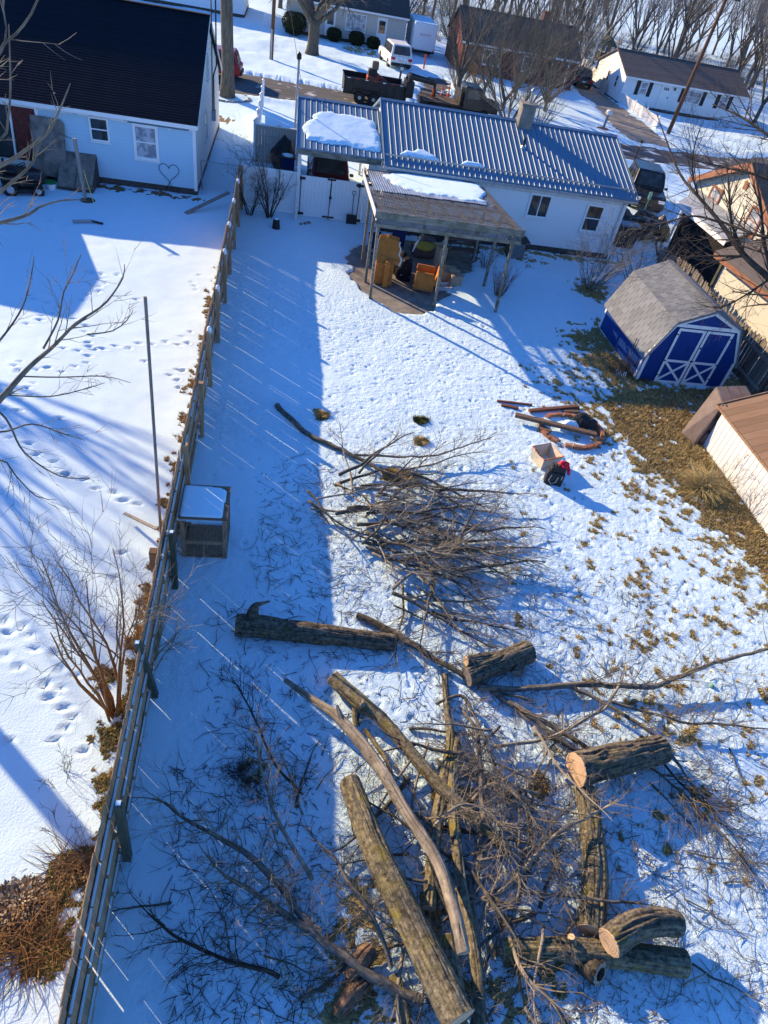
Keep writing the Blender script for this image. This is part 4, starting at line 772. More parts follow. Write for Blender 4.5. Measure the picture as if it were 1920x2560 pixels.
def bench(loc, rz, label):
    t = thing('garden_bench', label, 'bench', loc, rz=rz, local=True, group='garden benches under the canopy' if False else None); me = unit('wood_brown', 'slat')
    for i in range(4): inst('seat_slat', me, t, (0, -.18 + i * .12, .45), (0, 0, 0), (1.5, .10, .03))
    for i in range(3): inst('back_slat', me, t, (0, .27 + i * .04, .60 + i * .14), (.25, 0, 0), (1.5, .03, .10))
    for x in (-.62, .62): ob('leg', MB().bar((x, -.2, 0), (x, -.2, .44), .05).bar((x, .22, 0), (x, .40, .95), .05).bar((x, -.24, .40), (x, .26, .40), .05).bar((x, -.22, .66), (x, .3, .66), .05).bar((x, -.2, .42), (x, -.2, .66), .04), 'wood_brown', t)
    return t
p = G(1150, 650); bench((p.x, p.y, -.01), .1, 'brown slatted garden bench under the canopy, nearer the patio boxes'); p = G(1160, 600); bench((p.x, p.y - .2, -.01), math.pi + .1, 'brown slatted garden bench under the canopy, close to the house wall')
for k_, (x, y, lb) in enumerate(((3.75, 25.9, 'navy folding camp chair leaning near the rear canopy post'), (4.6, 26.6, 'navy camp chair behind the upended sofa'))):
    t = thing('camp_chair', lb, 'chair', (x, y, 0), rz=.4 - .7 * k_, local=True); ob('seat', MB().prism([(-.26, -.25, .44), (.26, -.25, .44), (.26, .22, .38), (-.26, .22, .38)], (0, 0, .02)), 'navy_cloth', t); ob('backrest', MB().prism([(-.26, .22, .40), (.26, .22, .40), (.26, .36, .95), (-.26, .36, .95)], (0, .02, 0)), 'navy_cloth', t)
    for s in (-1, 1): ob('leg', MB().tube([(s * .27, -.25, 0), (s * .27, .22, .42)], .014, 5).tube([(s * .27, .27, 0), (s * .27, -.25, .44)], .014, 5).tube([(s * .27, .2, .4), (s * .27, .36, .95)], .014, 5), 'black_iron', t)
p = G(1285, 648); t = thing('air_conditioner', 'grey green air conditioner unit against the white house', 'air conditioner', (p.x, p.y + .25, 0)); c_ = (p.x, p.y + .25)
ob('case', MB().box((c_[0], c_[1], .38), (.70, .60, .74)), 'wood_green', t, bev=.02); me = unit('steel_grey', 'louvre')
for i in range(12): inst('louvre', me, t, (c_[0], c_[1] - .305, .10 + i * .052), (0, 0, 0), (.62, .012, .02))
ob('lid', MB().box((c_[0] + .05, c_[1], .79), (.86, .74, .04)), 'black_plastic', t)
# ------------------------------------------------------------------ shovel and bucket by the gate
p = Vector((2.93, 29.25, .04)); t = thing('snow_shovel', 'black snow shovel leaning upright on the white gate', 'shovel', p)
bl = MB(); bl.prism([(p.x - .23, p.y - .04, .05), (p.x + .23, p.y - .04, .05), (p.x + .23, p.y + .06, .43), (p.x - .23, p.y + .06, .43)], (0, .02, 0)); ob('blade', bl, 'black_plastic', t); ob('shaft', MB().tube([(p.x, p.y + .04, .38), (p.x, p.y + .19, 1.18)], .016, 6), 'black_iron', t); ob('grip', MB().tube([(p.x, p.y + .19, 1.17), (p.x - .07, p.y + .20, 1.25), (p.x - .07, p.y + .215, 1.34), (p.x + .07, p.y + .215, 1.34), (p.x + .07, p.y + .20, 1.25), (p.x, p.y + .19, 1.17)], .014, 5), 'black_plastic', t)
p = G(690, 572); t = thing('bucket', 'upturned dark bucket with snow on top near the bare shrub', 'bucket', p); ob('body', MB().lathe([(.17, 0), (.16, .02), (.125, .36), (.115, .37)], (p.x, p.y, .03), 16), 'black_plastic', t); ob('snow', MB().lathe([(.118, .365), (.105, .395), (.04, .41)], (p.x, p.y, .03), 14), 'snow', t, smooth=True)
for k_, (px, py) in enumerate(((752, 563), (762, 562), (772, 560))):
    p = G(px, py); ob('stone', MB().blob((p.x, p.y, .05), (.07 + .03 * (k_ == 2), .10, .06), k_), 'concrete', label='dark stone lying on shaded snow before the white gate', cat='stone', group='stones before the white gate')
# ------------------------------------------------------------------ blue shed
SX0, SX1, SY0, SY1 = 12.0, 15.25, 18.28, 21.95; SC = (SX0 + SX1) / 2
prof = [(SX0, 1.08), (SX0 + .50, 2.20), (SC, 2.70), (SX1 - .50, 2.20), (SX1, 1.08)]
t = thing('garden_shed', 'royal blue barn shed with white trim and grey shingle gambrel roof', 'shed', (SC, 20, 0))
b_ = MB(); b_.prism([(SX0, SY0, 0), (SX1, SY0, 0)] + [(x, SY0, z - .04) for x, z in prof[::-1]], (0, SY1 - SY0, 0)); ob('wall', b_, 'blue_paint', t)
dk = MB(); o_ = .10
P2 = [(SX0 - .09, .90), (SX0 + .48, 2.24), (SC, 2.76), (SX1 - .48, 2.24), (SX1 + .09, .90)]
dk.prism([(x, SY0 - o_, z) for x, z in P2] + [(x + (.04 if x > SC else -.04) * 0, SY0 - o_, z - .06) for x, z in P2[::-1]], (0, SY1 - SY0 + 2 * o_, 0)); rf = ob('roof', dk, 'shingle_grey', t)
me = unit('shingle_grey', 'shingle'); LY = SY1 - SY0 + 2 * o_
for (xa, za), (xb, zb) in ((P2[0], P2[1]), (P2[1], P2[2]), (P2[4], P2[3]), (P2[3], P2[2])):
    L_ = math.hypot(xb - xa, zb - za); a = math.atan2(zb - za, xb - xa); left = xb > xa; n = 8 if zb < 2.5 else 7; nt_ = 11 if left else 1
    ux, uz = (xb - xa) / L_, (zb - za) / L_; nx_, nz2 = (-uz, ux) if left else (uz, -ux)
    Mq = Matrix(((ux, 0, nx_), (0, 1, 0), (uz, 0, nz2))) if left else Matrix(((ux, 0, nx_), (0, -1, 0), (uz, 0, nz2)))
    for i in range(n):
        s = (i + .5) / n * L_; off = (i % 2) * .5
        for j in range(nt_ + (1 if off and left else 0)):
            y0 = max(0, (j - off) / nt_); y1 = min(1, (j + 1 - off) / nt_)
            if y1 - y0 < .01: continue
            c = Vector((xa + ux * s + nx_ * .012, SY0 - o_ + LY * (y0 + y1) / 2, za + uz * s + nz2 * .012))
            inst('shingle', me, rf, c, scale=(L_ / n * 1.14, LY * (y1 - y0) - (.016 if left else -.02), .016), M=Mq @ Matrix.Rotation(.075 + rng.uniform(-.008, .008), 3, 'Y'))
inst('ridge_cap', me, rf, (SC, (SY0 + SY1) / 2, 2.785), scale=(.22, LY + .02, .02))
# white trim on the gable front
tm = MB(); f0 = SY0 - .03
for (xa, za), (xb, zb) in zip(prof[:-1], prof[1:]): tm.bar((xa, f0, za - .05), (xb, f0, zb - .05), .03, .11, (0, 0, 1))
tm.bb((SX0 + .0, f0 - .016, .02), (SX0 + .09, f0 + .014, 1.0)); tm.bb((SX1 - .09, f0 - .016, .02), (SX1, f0 + .014, 1.0)); tm.bb((SX0 + .45, f0 - .017, 2.10), (SX1 - .45, f0 + .013, 2.21)); tm.bb((SX0, f0 - .018, -.02), (SX1, f0 + .012, .06))
ob('trim', tm, 'trim_white', t); tm = MB(); tm.bb((SX0 - .03, SY0 + .03, .0), (SX0 - .003, SY0 + .12, .92)); tm.bb((SX0 - .03, SY1 - .1, .0), (SX0 - .003, SY1, .92)); tm.bb((SX0 - .031, SY0 + .03, -.02), (SX0 - .004, SY1, .06)); ob('side_trim', tm, 'trim_white', t)
for x0, x1 in ((12.66, 13.62), (13.66, 14.62)):
    d = ob('door', MB().bb((x0, SY0 - .045, .07), (x1, SY0 - .018, 2.06)), 'blue_paint', t); w = .085; f = MB(); y_ = SY0 - .056
    for a in ((x0, x0 + w, .07, 2.06), (x1 - w, x1, .07, 2.06)): f.bb((a[0], y_, a[2]), (a[1], SY0 - .047, a[3]))
    for a in ((.07, .155), (.86, .945), (1.975, 2.06)): f.bb((x0 + w, y_ + .001, a[0]), (x1 - w, SY0 - .0475, a[1]))
    ob('door_frame', f, 'trim_white', d); g = MB(); g.bar((x0 + w, y_ + .004, .17), (x1 - w, y_ + .004, .85), .075, .012, (0, 1, 0)); g.bar((x0 + w, y_ + .006, .85), (x1 - w, y_ + .006, .17), .075, .012, (0, 1, 0)); ob('cross_brace', g, 'trim_white', d)
    for z in (.35, .9, 1.85): ob('hinge', MB().box((x0 + .02 if x0 < 13 else x1 - .02, SY0 - .062, z), (.09, .012, .035)), 'black_iron', d)
ob('latch', MB().box((13.64, SY0 - .065, .95), (.12, .02, .04)).box((13.70, SY0 - .065, 1.45), (.05, .02, .05)), 'black_iron', t)
p = G(1560, 900); t = thing('garden_fork', 'black handled garden rake with white head leaning at the blue shed side', 'rake', (11.7, 18.9, 0)); ob('shaft', MB().tube([(11.55, 18.45, .12), (11.92, 19.1, 1.15)], .02, 6), 'wood_green', t)
hd = MB()
for i in range(6): hd.bar((11.36 + i * .055, 18.44 - i * .028, .02), (11.42 + i * .055, 18.60 - i * .028, .20), .03, .008)
ob('head', hd, 'trim_white', t)
# ------------------------------------------------------------------ low white shed with cedar roof
t = thing('cedar_roof_shed', 'low white grooved-panel shed with cedar board roof', 'shed', (14, 11, 0)); TX = 12.84; TH = 1.36
ob('wall', MB().prism([(TX, 14.75, 0), (TX + 3.0, 14.75, 0), (TX + 3.0, 14.75, TH), (TX + 1.5, 14.75, TH + .62), (TX, 14.75, TH)], (0, -8.9, 0)), 'foundation', t)
me = unit('panel_cream', 'wall_panel'); y = 14.74
while y > 6: inst('wall_panel', me, t, (TX - .008, y - .098, TH / 2), (0, 0, 0), (.024, .182, TH - .02)); y -= .2
a = math.atan2(.62, 1.5); me = unit('cedar', 'roof_board'); y = 14.95
while y > 6.0:
    for s in (-1, 1): inst('roof_board', me, t, (TX + 1.5 + s * .78, y - .14, TH + .345), (0, -s * -a, 0) if s > 0 else (0, -a, 0), (1.78, .272, .024))
    y -= .28
ob('eave_trim', MB().bar((TX - .13, 14.98, TH - .02), (TX - .13, 6, TH - .02), .03, .07), 'cedar', t); ob('gable_trim', MB().bar((TX - .13, 14.975, TH - .0), (TX + 1.5, 14.975, TH + .67), .03, .09).bar((TX + 3.13, 14.975, TH - .0), (TX + 1.5, 14.975, TH + .67), .03, .09), 'cedar', t)
ob('ridge_board', MB().bb((TX + 1.40, 6, TH + .675), (TX + 1.60, 15.0, TH + .715)), 'cedar', t)
# upended loveseat leaning at its end
t = thing('upended_loveseat', 'brown leather loveseat standing on end beside the cedar-roofed shed', 'sofa', (12.95, 15.0, 0)); A, B = G(1697, 1085), G(1732, 1117)
A2, B2 = G(1790, 965, 1.45), G(1806, 1012, 1.45); C2, D2 = G(1867, 963, 1.45), G(1885, 994, 1.45); C1 = A + (C2 - A2); D1 = B + (D2 - B2)
sb_ = MB(); sb_.v = [tuple(q) for q in (A, B, D1, C1, A2, B2, D2, C2)]; sb_.f = [(0, 3, 2, 1), (4, 5, 6, 7), (0, 1, 5, 4), (1, 2, 6, 5), (2, 3, 7, 6), (3, 0, 4, 7)]; ob('frame', sb_, 'leather_brown', t, bev=.05)
ux_ = (D1 - B).normalized(); nn = Vector((ux_.y, -ux_.x, 0)); zz = (B2 - B)
for i in range(3):
    c = B + zz * ((i + .5) / 3) + ux_ * .34 + nn * .05; ob('cushion', MB().blob(c, (.26, .12, .27), 5 + i, 14, 8, .18), 'leather_dark', t, smooth=True)
c = B2 + ux_ * .55 + nn * .04; ob('armrest', MB().tube([B2 - zz * .08 + ux_ * .1 + nn * .06, B2 - zz * .05 + ux_ * .95 + nn * .06], .13, 10), 'leather_dark', t, smooth=True)
sm_ = MB()
for q in (.33, .66): sm_.bar(A2.lerp(C2, q) + Vector((0, 0, .004)), B2.lerp(D2, q) + Vector((0, 0, .004)), .014, .012)
ob('seam', sm_, 'leather_dark', t)
# ------------------------------------------------------------------ rabbit hutch against the fence
t = thing('rabbit_hutch', 'brown wooden wire-mesh hutch with snowy top against the board fence', 'hutch', (-1.25, 9.95, 0)); x0, x1, y0, y1, hz = -1.70, -.80, 9.46, 10.40, 1.24
for x in (x0 + .04, x1 - .04):
    for y in (y0 + .04, y1 - .04): ob('corner_post', MB().bb((x - .04, y - .04, 0), (x + .04, y + .04, hz - .06)), 'hutch_wood', t)
for z in (.04, .50, hz - .11):
    for y in (y0 + .03, y1 - .03): ob('rail', MB().bb((x0 + .08, y - .028, z - .04), (x1 - .08, y + .028, z + .05)), 'hutch_wood', t)
    for x in (x0 + .03, x1 - .03): ob('rail', MB().bb((x - .027, y0 + .08, z - .04), (x + .027, y1 - .08, z + .048)), 'hutch_wood', t)
wm = MB()
for i in range(1, 12):
    u = i / 12; wm.tube([(x0 + .06 + (x1 - x0 - .12) * u, y0 + .02, .08), (x0 + .06 + (x1 - x0 - .12) * u, y0 + .02, hz - .15)], .0017, 3, False); wm.tube([(x0 + .06 + (x1 - x0 - .12) * u, y1 - .02, .08), (x0 + .06 + (x1 - x0 - .12) * u, y1 - .02, hz - .15)], .0017, 3, False); wm.tube([(x1 - .02, y0 + .06 + (y1 - y0 - .12) * u, .08), (x1 - .02, y0 + .06 + (y1 - y0 - .12) * u, hz - .15)], .0017, 3, False)
for i in range(1, 14):
    z = .06 + (hz - .2) * i / 14; wm.tube([(x0 + .06, y0 + .02, z), (x1 - .06, y0 + .02, z)], .0017, 3, False); wm.tube([(x0 + .06, y1 - .02, z), (x1 - .06, y1 - .02, z)], .0017, 3, False); wm.tube([(x1 - .02, y0 + .06, z), (x1 - .02, y1 - .06, z)], .0017, 3, False)
tag(ob('wire_mesh', wm, 'steel_grey', t), kind='stuff'); ob('floor', MB().bb((x0 + .05, y0 + .05, .09), (x1 - .05, y1 - .05, .11)), 'hutch_wood', t)
ob('top', MB().bb((x0 - .02, y0 - .03, hz - .055), (x1 + .02, y1 + .02, hz - .02)), 'cedar', t)
s_ = snowpatch('snow', [(x0, y0 + .0), (x1 - .10, y0 + .0), (x1 - .06, y0 + .10), (x1 - .05, y1 - .12), (x1 - .18, y1 - .03), (x0, y1 - .01)], lambda x, y: hz - .022 + 0 * x, .028, 'thin snow sheet on the hutch top', seed=21, n=40, m=40, edge=.05)
# ------------------------------------------------------------------ poles and posts on the neighbour side of the fence
p = Vector((-2.12, 9.6, 0)); ob('metal_pole', MB().tube([p + Vector((0, .0, -.1)), onX(363, 742, -2.10)], .028, 8), 'wood_weathered', label='tall thin bare pole standing on the snowy side of the board fence', cat='pole')
p = G(383, 1382, .55); ob('short_post', MB().bb((p.x - .07, p.y - .07, -.1), (p.x + .07, p.y + .07, .62)), 'wood_brown', label='short squared timber post by the fence below the tall pole', cat='post')
a = G(323, 1262, .55); b = G(392, 1325, .55); ob('leaning_board', MB().bar(a + Vector((-.15, .1, -.35)), b + Vector((0, 0, .03)), .07, .025), 'wood_weathered', label='narrow grey board resting on the short post beside the fence', cat='board')
# ------------------------------------------------------------------ fire ring, planks, bags
c = Vector((8.62, 14.95, 0)); t = thing('fire_ring', 'ring of reddish bricks around a snowy fire pit', 'fire pit', c); me = unit('brick', 'brick')
for i in range(26):
    a = i / 26 * 6.283 + rng.uniform(-.04, .04)
    if 2.15 < a < 2.45 or 4.0 < a < 4.25: continue
    inst('brick', me, t, (c.x + .92 * math.cos(a), c.y + .80 * math.sin(a), .09 + rng.uniform(-.01, .02)), (rng.uniform(-.1, .1), rng.uniform(-.1, .1), a + 1.57 + rng.uniform(-.12, .12)), (.20, .11, .11))
for i in range(5): inst('brick', me, t, (c.x + .9 * math.cos(-.3 + i * .24), c.y + .78 * math.sin(-.3 + i * .24), .20), (0, 0, 1.27 + i * .24), (.19, .10, .10))
for k_, (pa, pb, w, h, z, m_, lb) in enumerate([((1288, 1037), (1491, 1087), .16, .10, .22, 'wood_brown', 'long dark timber lying across the brick fire ring'), ((1323, 1027), (1446, 1016), .12, .08, .12, 'wood_red', 'reddish plank lying behind the brick fire ring'), ((1242, 1002), (1330, 1012), .07, .05, .08, 'wood_red', 'thin reddish stick lying farthest out beyond the fire ring'), ((1253, 1012), (1296, 1021), .11, .07, .08, 'wood_red', 'short reddish block lying outside the fire ring'), ((1408, 1028), (1448, 1030), .10, .07, .09, 'wood_brown', 'dark plank end under the reddish plank'), ((1352, 1064), (1376, 1080), .13, .08, .12, 'wood_brown', 'short plank stub poking into the fire ring'), ((1375, 1088), (1402, 1103), .06, .05, .10, 'wood_brown', 'small stick lying inside the brick fire ring')]):
    a, b = G(*pa, z), G(*pb, z); ob('timber', MB().bar(a, b, w, h), m_, label=lb, cat='timber', bev=.008)
p = G(1400, 1072); snowpatch('snow', [(p.x - .1, p.y - .2), (p.x + .5, p.y - .15), (p.x + .55, p.y + .15), (p.x + .1, p.y + .2)], lambda x, y: .12 + 0 * x, .22, 'snow heap over the middle of the long dark timber', seed=31, n=24, m=18, edge=.2)
p = G(1458, 1068); ob('plastic_sheet', MB().blob((p.x, p.y, .20), (.30, .28, .22), 44, 18, 10, .6), 'black_plastic', label='crumpled black plastic heap on the edge of the fire ring', cat='plastic')
p = G(1452, 1045)
# open canvas yard bag
p = G(1357, 1160); t = thing('canvas_bag', 'open beige canvas yard bag with red rim beside the black tool bag', 'bag', (p.x, p.y, 0), rz=.35, local=True); n = 4
lowr = [(-.27, -.24), (.27, -.24), (.27, .24), (-.27, .24)]; upr = [(-.33, -.29), (.31, -.30), (.33, .30), (-.30, .31)]
sd_ = MB()
for i in range(4):
    j = (i + 1) % 4; a, b = lowr[i], lowr[j]; c_, d_ = upr[j], upr[i]; m_ = ((a[0] + b[0] + c_[0] + d_[0]) / 4 * .9, (a[1] + b[1] + c_[1] + d_[1]) / 4 * .9, .23)
    A, B, C_, D_ = (*a, .02), (*b, .02), (*c_, .42 + .03 * (i % 2)), (*d_, .43)
    for q, r in ((A, B), (B, C_), (C_, D_), (D_, A)): sd_.quad(q, r, m_)
sd_.quad(*[(*q, .02) for q in lowr]); o = ob('body', sd_, 'canvas', t); so_ = o.modifiers.new('s', 'SOLIDIFY'); so_.thickness = .012
ob('rim', MB().tube([(*q, .43) for q in upr + upr[:1]], .018, 6), 'canvas_red', t); ob('handle', MB().tube([(-.33, .1, .42), (-.42, .05, .55), (-.42, -.05, .55), (-.33, -.1, .42)], .012, 5), 'black_iron', t)
p = G(1378, 1208); t = thing('tool_bag', 'black tool bag with grey straps and a red cloth draped on top', 'bag', (p.x, p.y, 0), rz=-.25, local=True)
ob('body', MB().prism([(-.24, -.16, .02), (.24, -.16, .02), (.22, .16, .02), (-.22, .16, .02)], (.0, 0, .44)), 'black_plastic', t, bev=.05); ob('top_pouch', MB().box((.02, .02, .50), (.40, .28, .14)), 'black_plastic', t, bev=.05)
ob('strap', MB().tube([(-.12, -.175, .40), (-.15, -.185, .22), (-.06, -.19, .12), (.04, -.19, .2), (.06, -.18, .36)], .013, 6).tube([(.16, -.175, .42), (.16, -.18, .30)], .012, 5).tube([(.12, -.175, .10), (.12, -.18, .02), (.20, -.175, .03)], .012, 5), 'strap_grey', t)
for i in range(4): ob('tool_handle', MB().tube([(-.12 + .07 * i, .0, .50), (-.16 + .09 * i, .08, .68 - .03 * i)], .016, 5), 'bare_wood', t)
ob('red_cloth', MB().blob((.16, .10, .58), (.16, .12, .10), 51, 14, 8, .5).tube([(.2, .14, .62), (.3, .05, .5), (.34, .0, .40)], [.06, .05, .03], 8), 'red_cloth', t, smooth=True)
p = G(1775, 1720); ob('green_ball', MB().blob((p.x, p.y, .07), (.055, .055, .055), 1, 12, 8, 0), 'teal', label='small teal ball lying alone on the trodden snow', cat='ball', smooth=True)
# ------------------------------------------------------------------ logs
def spline(P, R, step):
    P = [Vector(p) for p in P]; out = []; rr = []
    for i in range(len(P) - 1):
        a = P[max(i - 1, 0)]; b = P[i]; c = P[i + 1]; d = P[min(i + 2, len(P) - 1)]; n = max(2, int((c - b).length / step))
        for k in range(n):
            t = k / n; out.append(.5 * ((2 * b) + (c - a) * t + (2 * a - 5 * b + 4 * c - d) * t * t + (3 * b - a - 3 * c + d) * t ** 3)); rr.append(R[i] + (R[i + 1] - R[i]) * t)
    out.append(P[-1]); rr.append(R[-1]); return out, rr
def logparts(root, P, R, bark, ends, fur=.020, step=.035, seed=0, name='bark', knots=()):
    pts, rr = spline(P, R, step); k = len(pts); rm = max(R); n = int(min(150, max(20, 6.283 * rm / .0115)))
    Pn = np.array([list(p) for p in pts]); T = np.gradient(Pn, axis=0); T /= np.linalg.norm(T, axis=1)[:, None] + 1e-9
    x = np.array(Vector(T[0]).orthogonal().normalized()); XX = []
    for i in range(k):
        x = x - T[i] * x.dot(T[i]); x /= np.linalg.norm(x); XX.append(x.copy())
    XX = np.array(XX); YY = np.cross(T, XX); s = np.concatenate([[0], np.cumsum(np.linalg.norm(np.diff(Pn, axis=0), axis=1))])
    th = np.linspace(0, 2 * np.pi, n, endpoint=False); TH, SS = np.meshgrid(th, s); RR = np.array(rr)[:, None]
    cell = .036; a = rm / cell; wv = (vn3(np.cos(TH) * 3, np.sin(TH) * 3, SS * 3, seed) - .5) * 1.1
    rid = 1 - np.abs(2 * vn3(np.cos(TH + wv * .25) * a + 50, np.sin(TH + wv * .25) * a + 50, SS * 2.0 + wv, seed + 1) - 1)
    rid2 = vn3(np.cos(TH) * a * 2.4 + 30, np.sin(TH) * a * 2.4 + 30, SS * 22, seed + 2)
    low = vn3(np.cos(TH) * 1.3 + 9, np.sin(TH) * 1.3 + 9, SS * 2.2, seed + 3) - .5
    fur = fur * (.3 + .7 * sm(0, .05, np.minimum(SS, s[-1] - SS)))
    D = RR * (1 + low * .16) + fur * 1.35 * (sm(.25, .85, rid) - .75) + fur * .35 * (rid2 - .5)
    V = Pn[:, None, :] + (XX[:, None, :] * np.cos(TH)[..., None] + YY[:, None, :] * np.sin(TH)[..., None]) * D[..., None]
    id_ = np.arange(k * n).reshape(k, n); nx_ = np.roll(id_, -1, 1); F_ = np.stack([id_[:-1], nx_[:-1], nx_[1:], id_[1:]], -1).reshape(-1, 4)
    o0 = np.array(ORG[root]); me = gmesh(name, V.reshape(-1, 3) - o0, F_, bark); at_ = me.attributes.new('streak', 'FLOAT', 'POINT'); at_.data.foreach_set('value', (.6 * vn3(np.cos(TH + wv * .2) * a * 1.3, np.sin(TH + wv * .2) * a * 1.3, SS * 1.8, seed + 5) + .4 * rid2).astype(np.float32).ravel()); o = bpy.data.objects.new(name, me); COL.objects.link(o); o.parent = root; ORG[o] = ORG[root]
    for e, i, sg in ((ends[0], 0, -1), (ends[1], k - 1, 1)):
        if not e: continue
        c = Pn[i]; z = Vector(T[i] * sg); xa = Vector(XX[i]); ya = z.cross(xa); Mt = Matrix((xa, ya, z)).transposed()
        ring = [Mt.transposed() @ (Vector(V[i][j] - c)) for j in range(n)]; mb = MB(); mb.v = [(0, 0, .006)] + [(q.x * .97, q.y * .97, .006) for q in ring] + [(q.x, q.y, -.004) for q in ring]
        for j in range(n):
            j2 = (j + 1) % n; mb.f.append((0, 1 + j, 1 + j2) if True else 0); mb.f.append((1 + j, 1 + n + j, 1 + n + j2, 1 + j2))
        f = bpy.data.objects.new('cut_face', mk('cut_face', mb)); f.data.materials.append(MATS[e]); COL.objects.link(f); f.parent = root; f.matrix_local = Matrix.Translation(Vector(c) - ORG[root]) @ Mt.to_4x4()
    return o
def tocam(L_): return [G(px, py, z) for px, py, z in L_]
def log(label, L_, R, bark='bark', ends=('cut_fresh', 'cut_old'), stubs=(), seed=0, fur=.02, name='log', cat='log'):
    P = tocam(L_); c = sum(P, Vector()) / len(P); t = thing(name, label, cat, (c.x, c.y, 0)); logparts(t, P, R, bark, ends, fur, seed=seed)
    for i, (SL, SR, e) in enumerate(stubs): logparts(t, tocam(SL), SR, bark, (None, e), fur * .6, seed=seed + 7 + i, name='stub')
    return t
log('long dark barked trunk with a torn stub lying beside the fence shadow', [(590, 1562, .24), (650, 1566, .24), (800, 1585, .22), (987, 1607, .20)], [.20, .215, .185, .155], 'bark', ('cut_old', 'cut_old'), [([(630, 1555, .3), (632, 1530, .5), (640, 1512, .62)], [.14, .10, .06], None), ([(640, 1512, .62), (655, 1508, .66), (676, 1503, .68)], [.055, .03, .012], None), ([(700, 1560, .36), (722, 1552, .42)], [.07, .05], 'cut_old')], 3, .022)
log('thick freshly sawn log with a round orange cut face', [(1440, 1925, .46), (1540, 1900, .40), (1655, 1872, .34)], [.275, .262, .235], 'bark', ('cut_fresh', 'cut_old'), seed=11, fur=.028)
log('forked log with weathered grey cut faces beyond the brush tangle', [(1166, 1692, .24), (1240, 1660, .26), (1322, 1628, .26)], [.185, .205, .22], 'bark', ('cut_old', 'cut_old'), [([(1240, 1645, .3), (1200, 1648, .38), (1165, 1652, .42)], [.12, .11, .095], 'cut_fresh'), ([(1300, 1650, .25), (1292, 1685, .22)], [.11, .105], 'cut_old')], 17, .026)
log('straight mossy log lying under the thick freshly sawn log', [(1462, 1972, .22), (1480, 2080, .21), (1488, 2200, .22), (1477, 2328, .23)], [.165, .17, .185, .195], 'bark_moss', ('cut_old', 'cut_fresh'), seed=23, fur=.02)
log('bent log with oval cut face resting across the lower log', [(1522, 2356, .58), (1585, 2316, .56), (1650, 2305, .46), (1694, 2308, .40)], [.19, .195, .185, .165], 'bark', ('cut_fresh', 'cut_old'), seed=29, fur=.026)
log('dark mossy log lying crosswise under the bent log', [(1255, 2375, .19), (1400, 2374, .2), (1560, 2390, .22), (1712, 2408, .22)], [.125, .145, .165, .175], 'bark_moss', ('cut_old', 'cut_old'), [([(1432, 2360, .30), (1428, 2342, .42)], [.06, .05], 'cut_fresh')], 31, .022)
log('longest mossy trunk with reddish cut end at the foot of the brush', [(873, 1952, .34), (932, 2110, .46), (1030, 2310, .60), (1148, 2550, .74)], [.165, .185, .20, .215], 'bark_moss', ('cut_old', 'cut_fresh'), seed=37, fur=.018)
log('smooth barkless limb with forked grey tip lying on the brush', [(712, 1700, .30), (780, 1748, .36), (846, 1795, .44), (905, 1860, .5), (960, 1935, .56), (1012, 2025, .62), (1091, 2147, .70), (1132, 2262, .76), (1159, 2382, .80)], [.04, .06, .085, .10, .095, .09, .085, .085, .085], 'bare_wood', (None, 'cut_fresh'), [([(858, 1810, .46), (846, 1780, .54), (842, 1762, .6)], [.07, .045, .02], None)], 41, .012, 'limb', 'limb')
log('knotted mossy limb with sawn butt lying right of the barkless limb', [(832, 1694, .26), (905, 1760, .28), (960, 1802, .30), (1064, 1925, .34), (1141, 2006, .36), (1275, 2130, .36)], [.13, .145, .105, .10, .10, .085], 'bark_moss', ('cut_fresh', None), [([(895, 1760, .25), (890, 1790, .15), (893, 1815, .1)], [.09, .07, .05], None), ([(905, 1755, .36), (908, 1762, .44)], [.06, .045], 'cut_old')], 43, .013, 'limb', 'limb')
for k_, (L_, R, lb) in enumerate([([(1112, 1688, .12), (1118, 1780, .16), (1126, 1850, .2), (1110, 1950, .22), (1095, 2040, .24), (1080, 2170, .26), (1072, 2270, .28)], [.055, .06, .075, .085, .095, .10, .10], 'upright looking mossy stem running down into the brush, the left of two'),
        ([(1142, 1850, .2), (1132, 1960, .28), (1140, 2100, .34), (1160, 2250, .36), (1192, 2420, .36), (1200, 2580, .34)], [.08, .085, .085, .085, .08, .08], 'splintered mossy stem running down through the brush'),
        ([(1120, 2340, .36), (1140, 2470, .4), (1150, 2600, .4)], [.10, .105, .11], 'short mossy stem under the longest trunk'),
        ([(1168, 2190, .22), (1186, 2330, .26), (1198, 2480, .28), (1186, 2590, .28)], [.055, .065, .07, .07], 'pale grey stem beside the splintered mossy stem'),
        ([(985, 2440, .15), (1010, 2540, .18), (1015, 2620, .2)], [.09, .10, .10], 'stubby mossy stem left of the longest trunk')]):
    log(lb, L_, R, 'bark_moss' if k_ != 3 else 'bark_grey', ('cut_old', 'cut_old'), seed=50 + k_, fur=.012, name='stem', cat='stem')
for k_, (L_, R, lb) in enumerate([([(870, 2445, .12), (905, 2400, .2), (930, 2370, .22)], [.10, .12, .09], 'shredded rotten stump piece with orange wood'), ([(840, 2540, .08), (880, 2490, .14), (920, 2450, .12)], [.07, .10, .07], 'flaked bark slab lying below the longest trunk')]):
    log(lb, L_, R, 'wood_shred', (None, None), seed=70 + k_, fur=.05, name='wood_slab', cat='wood')
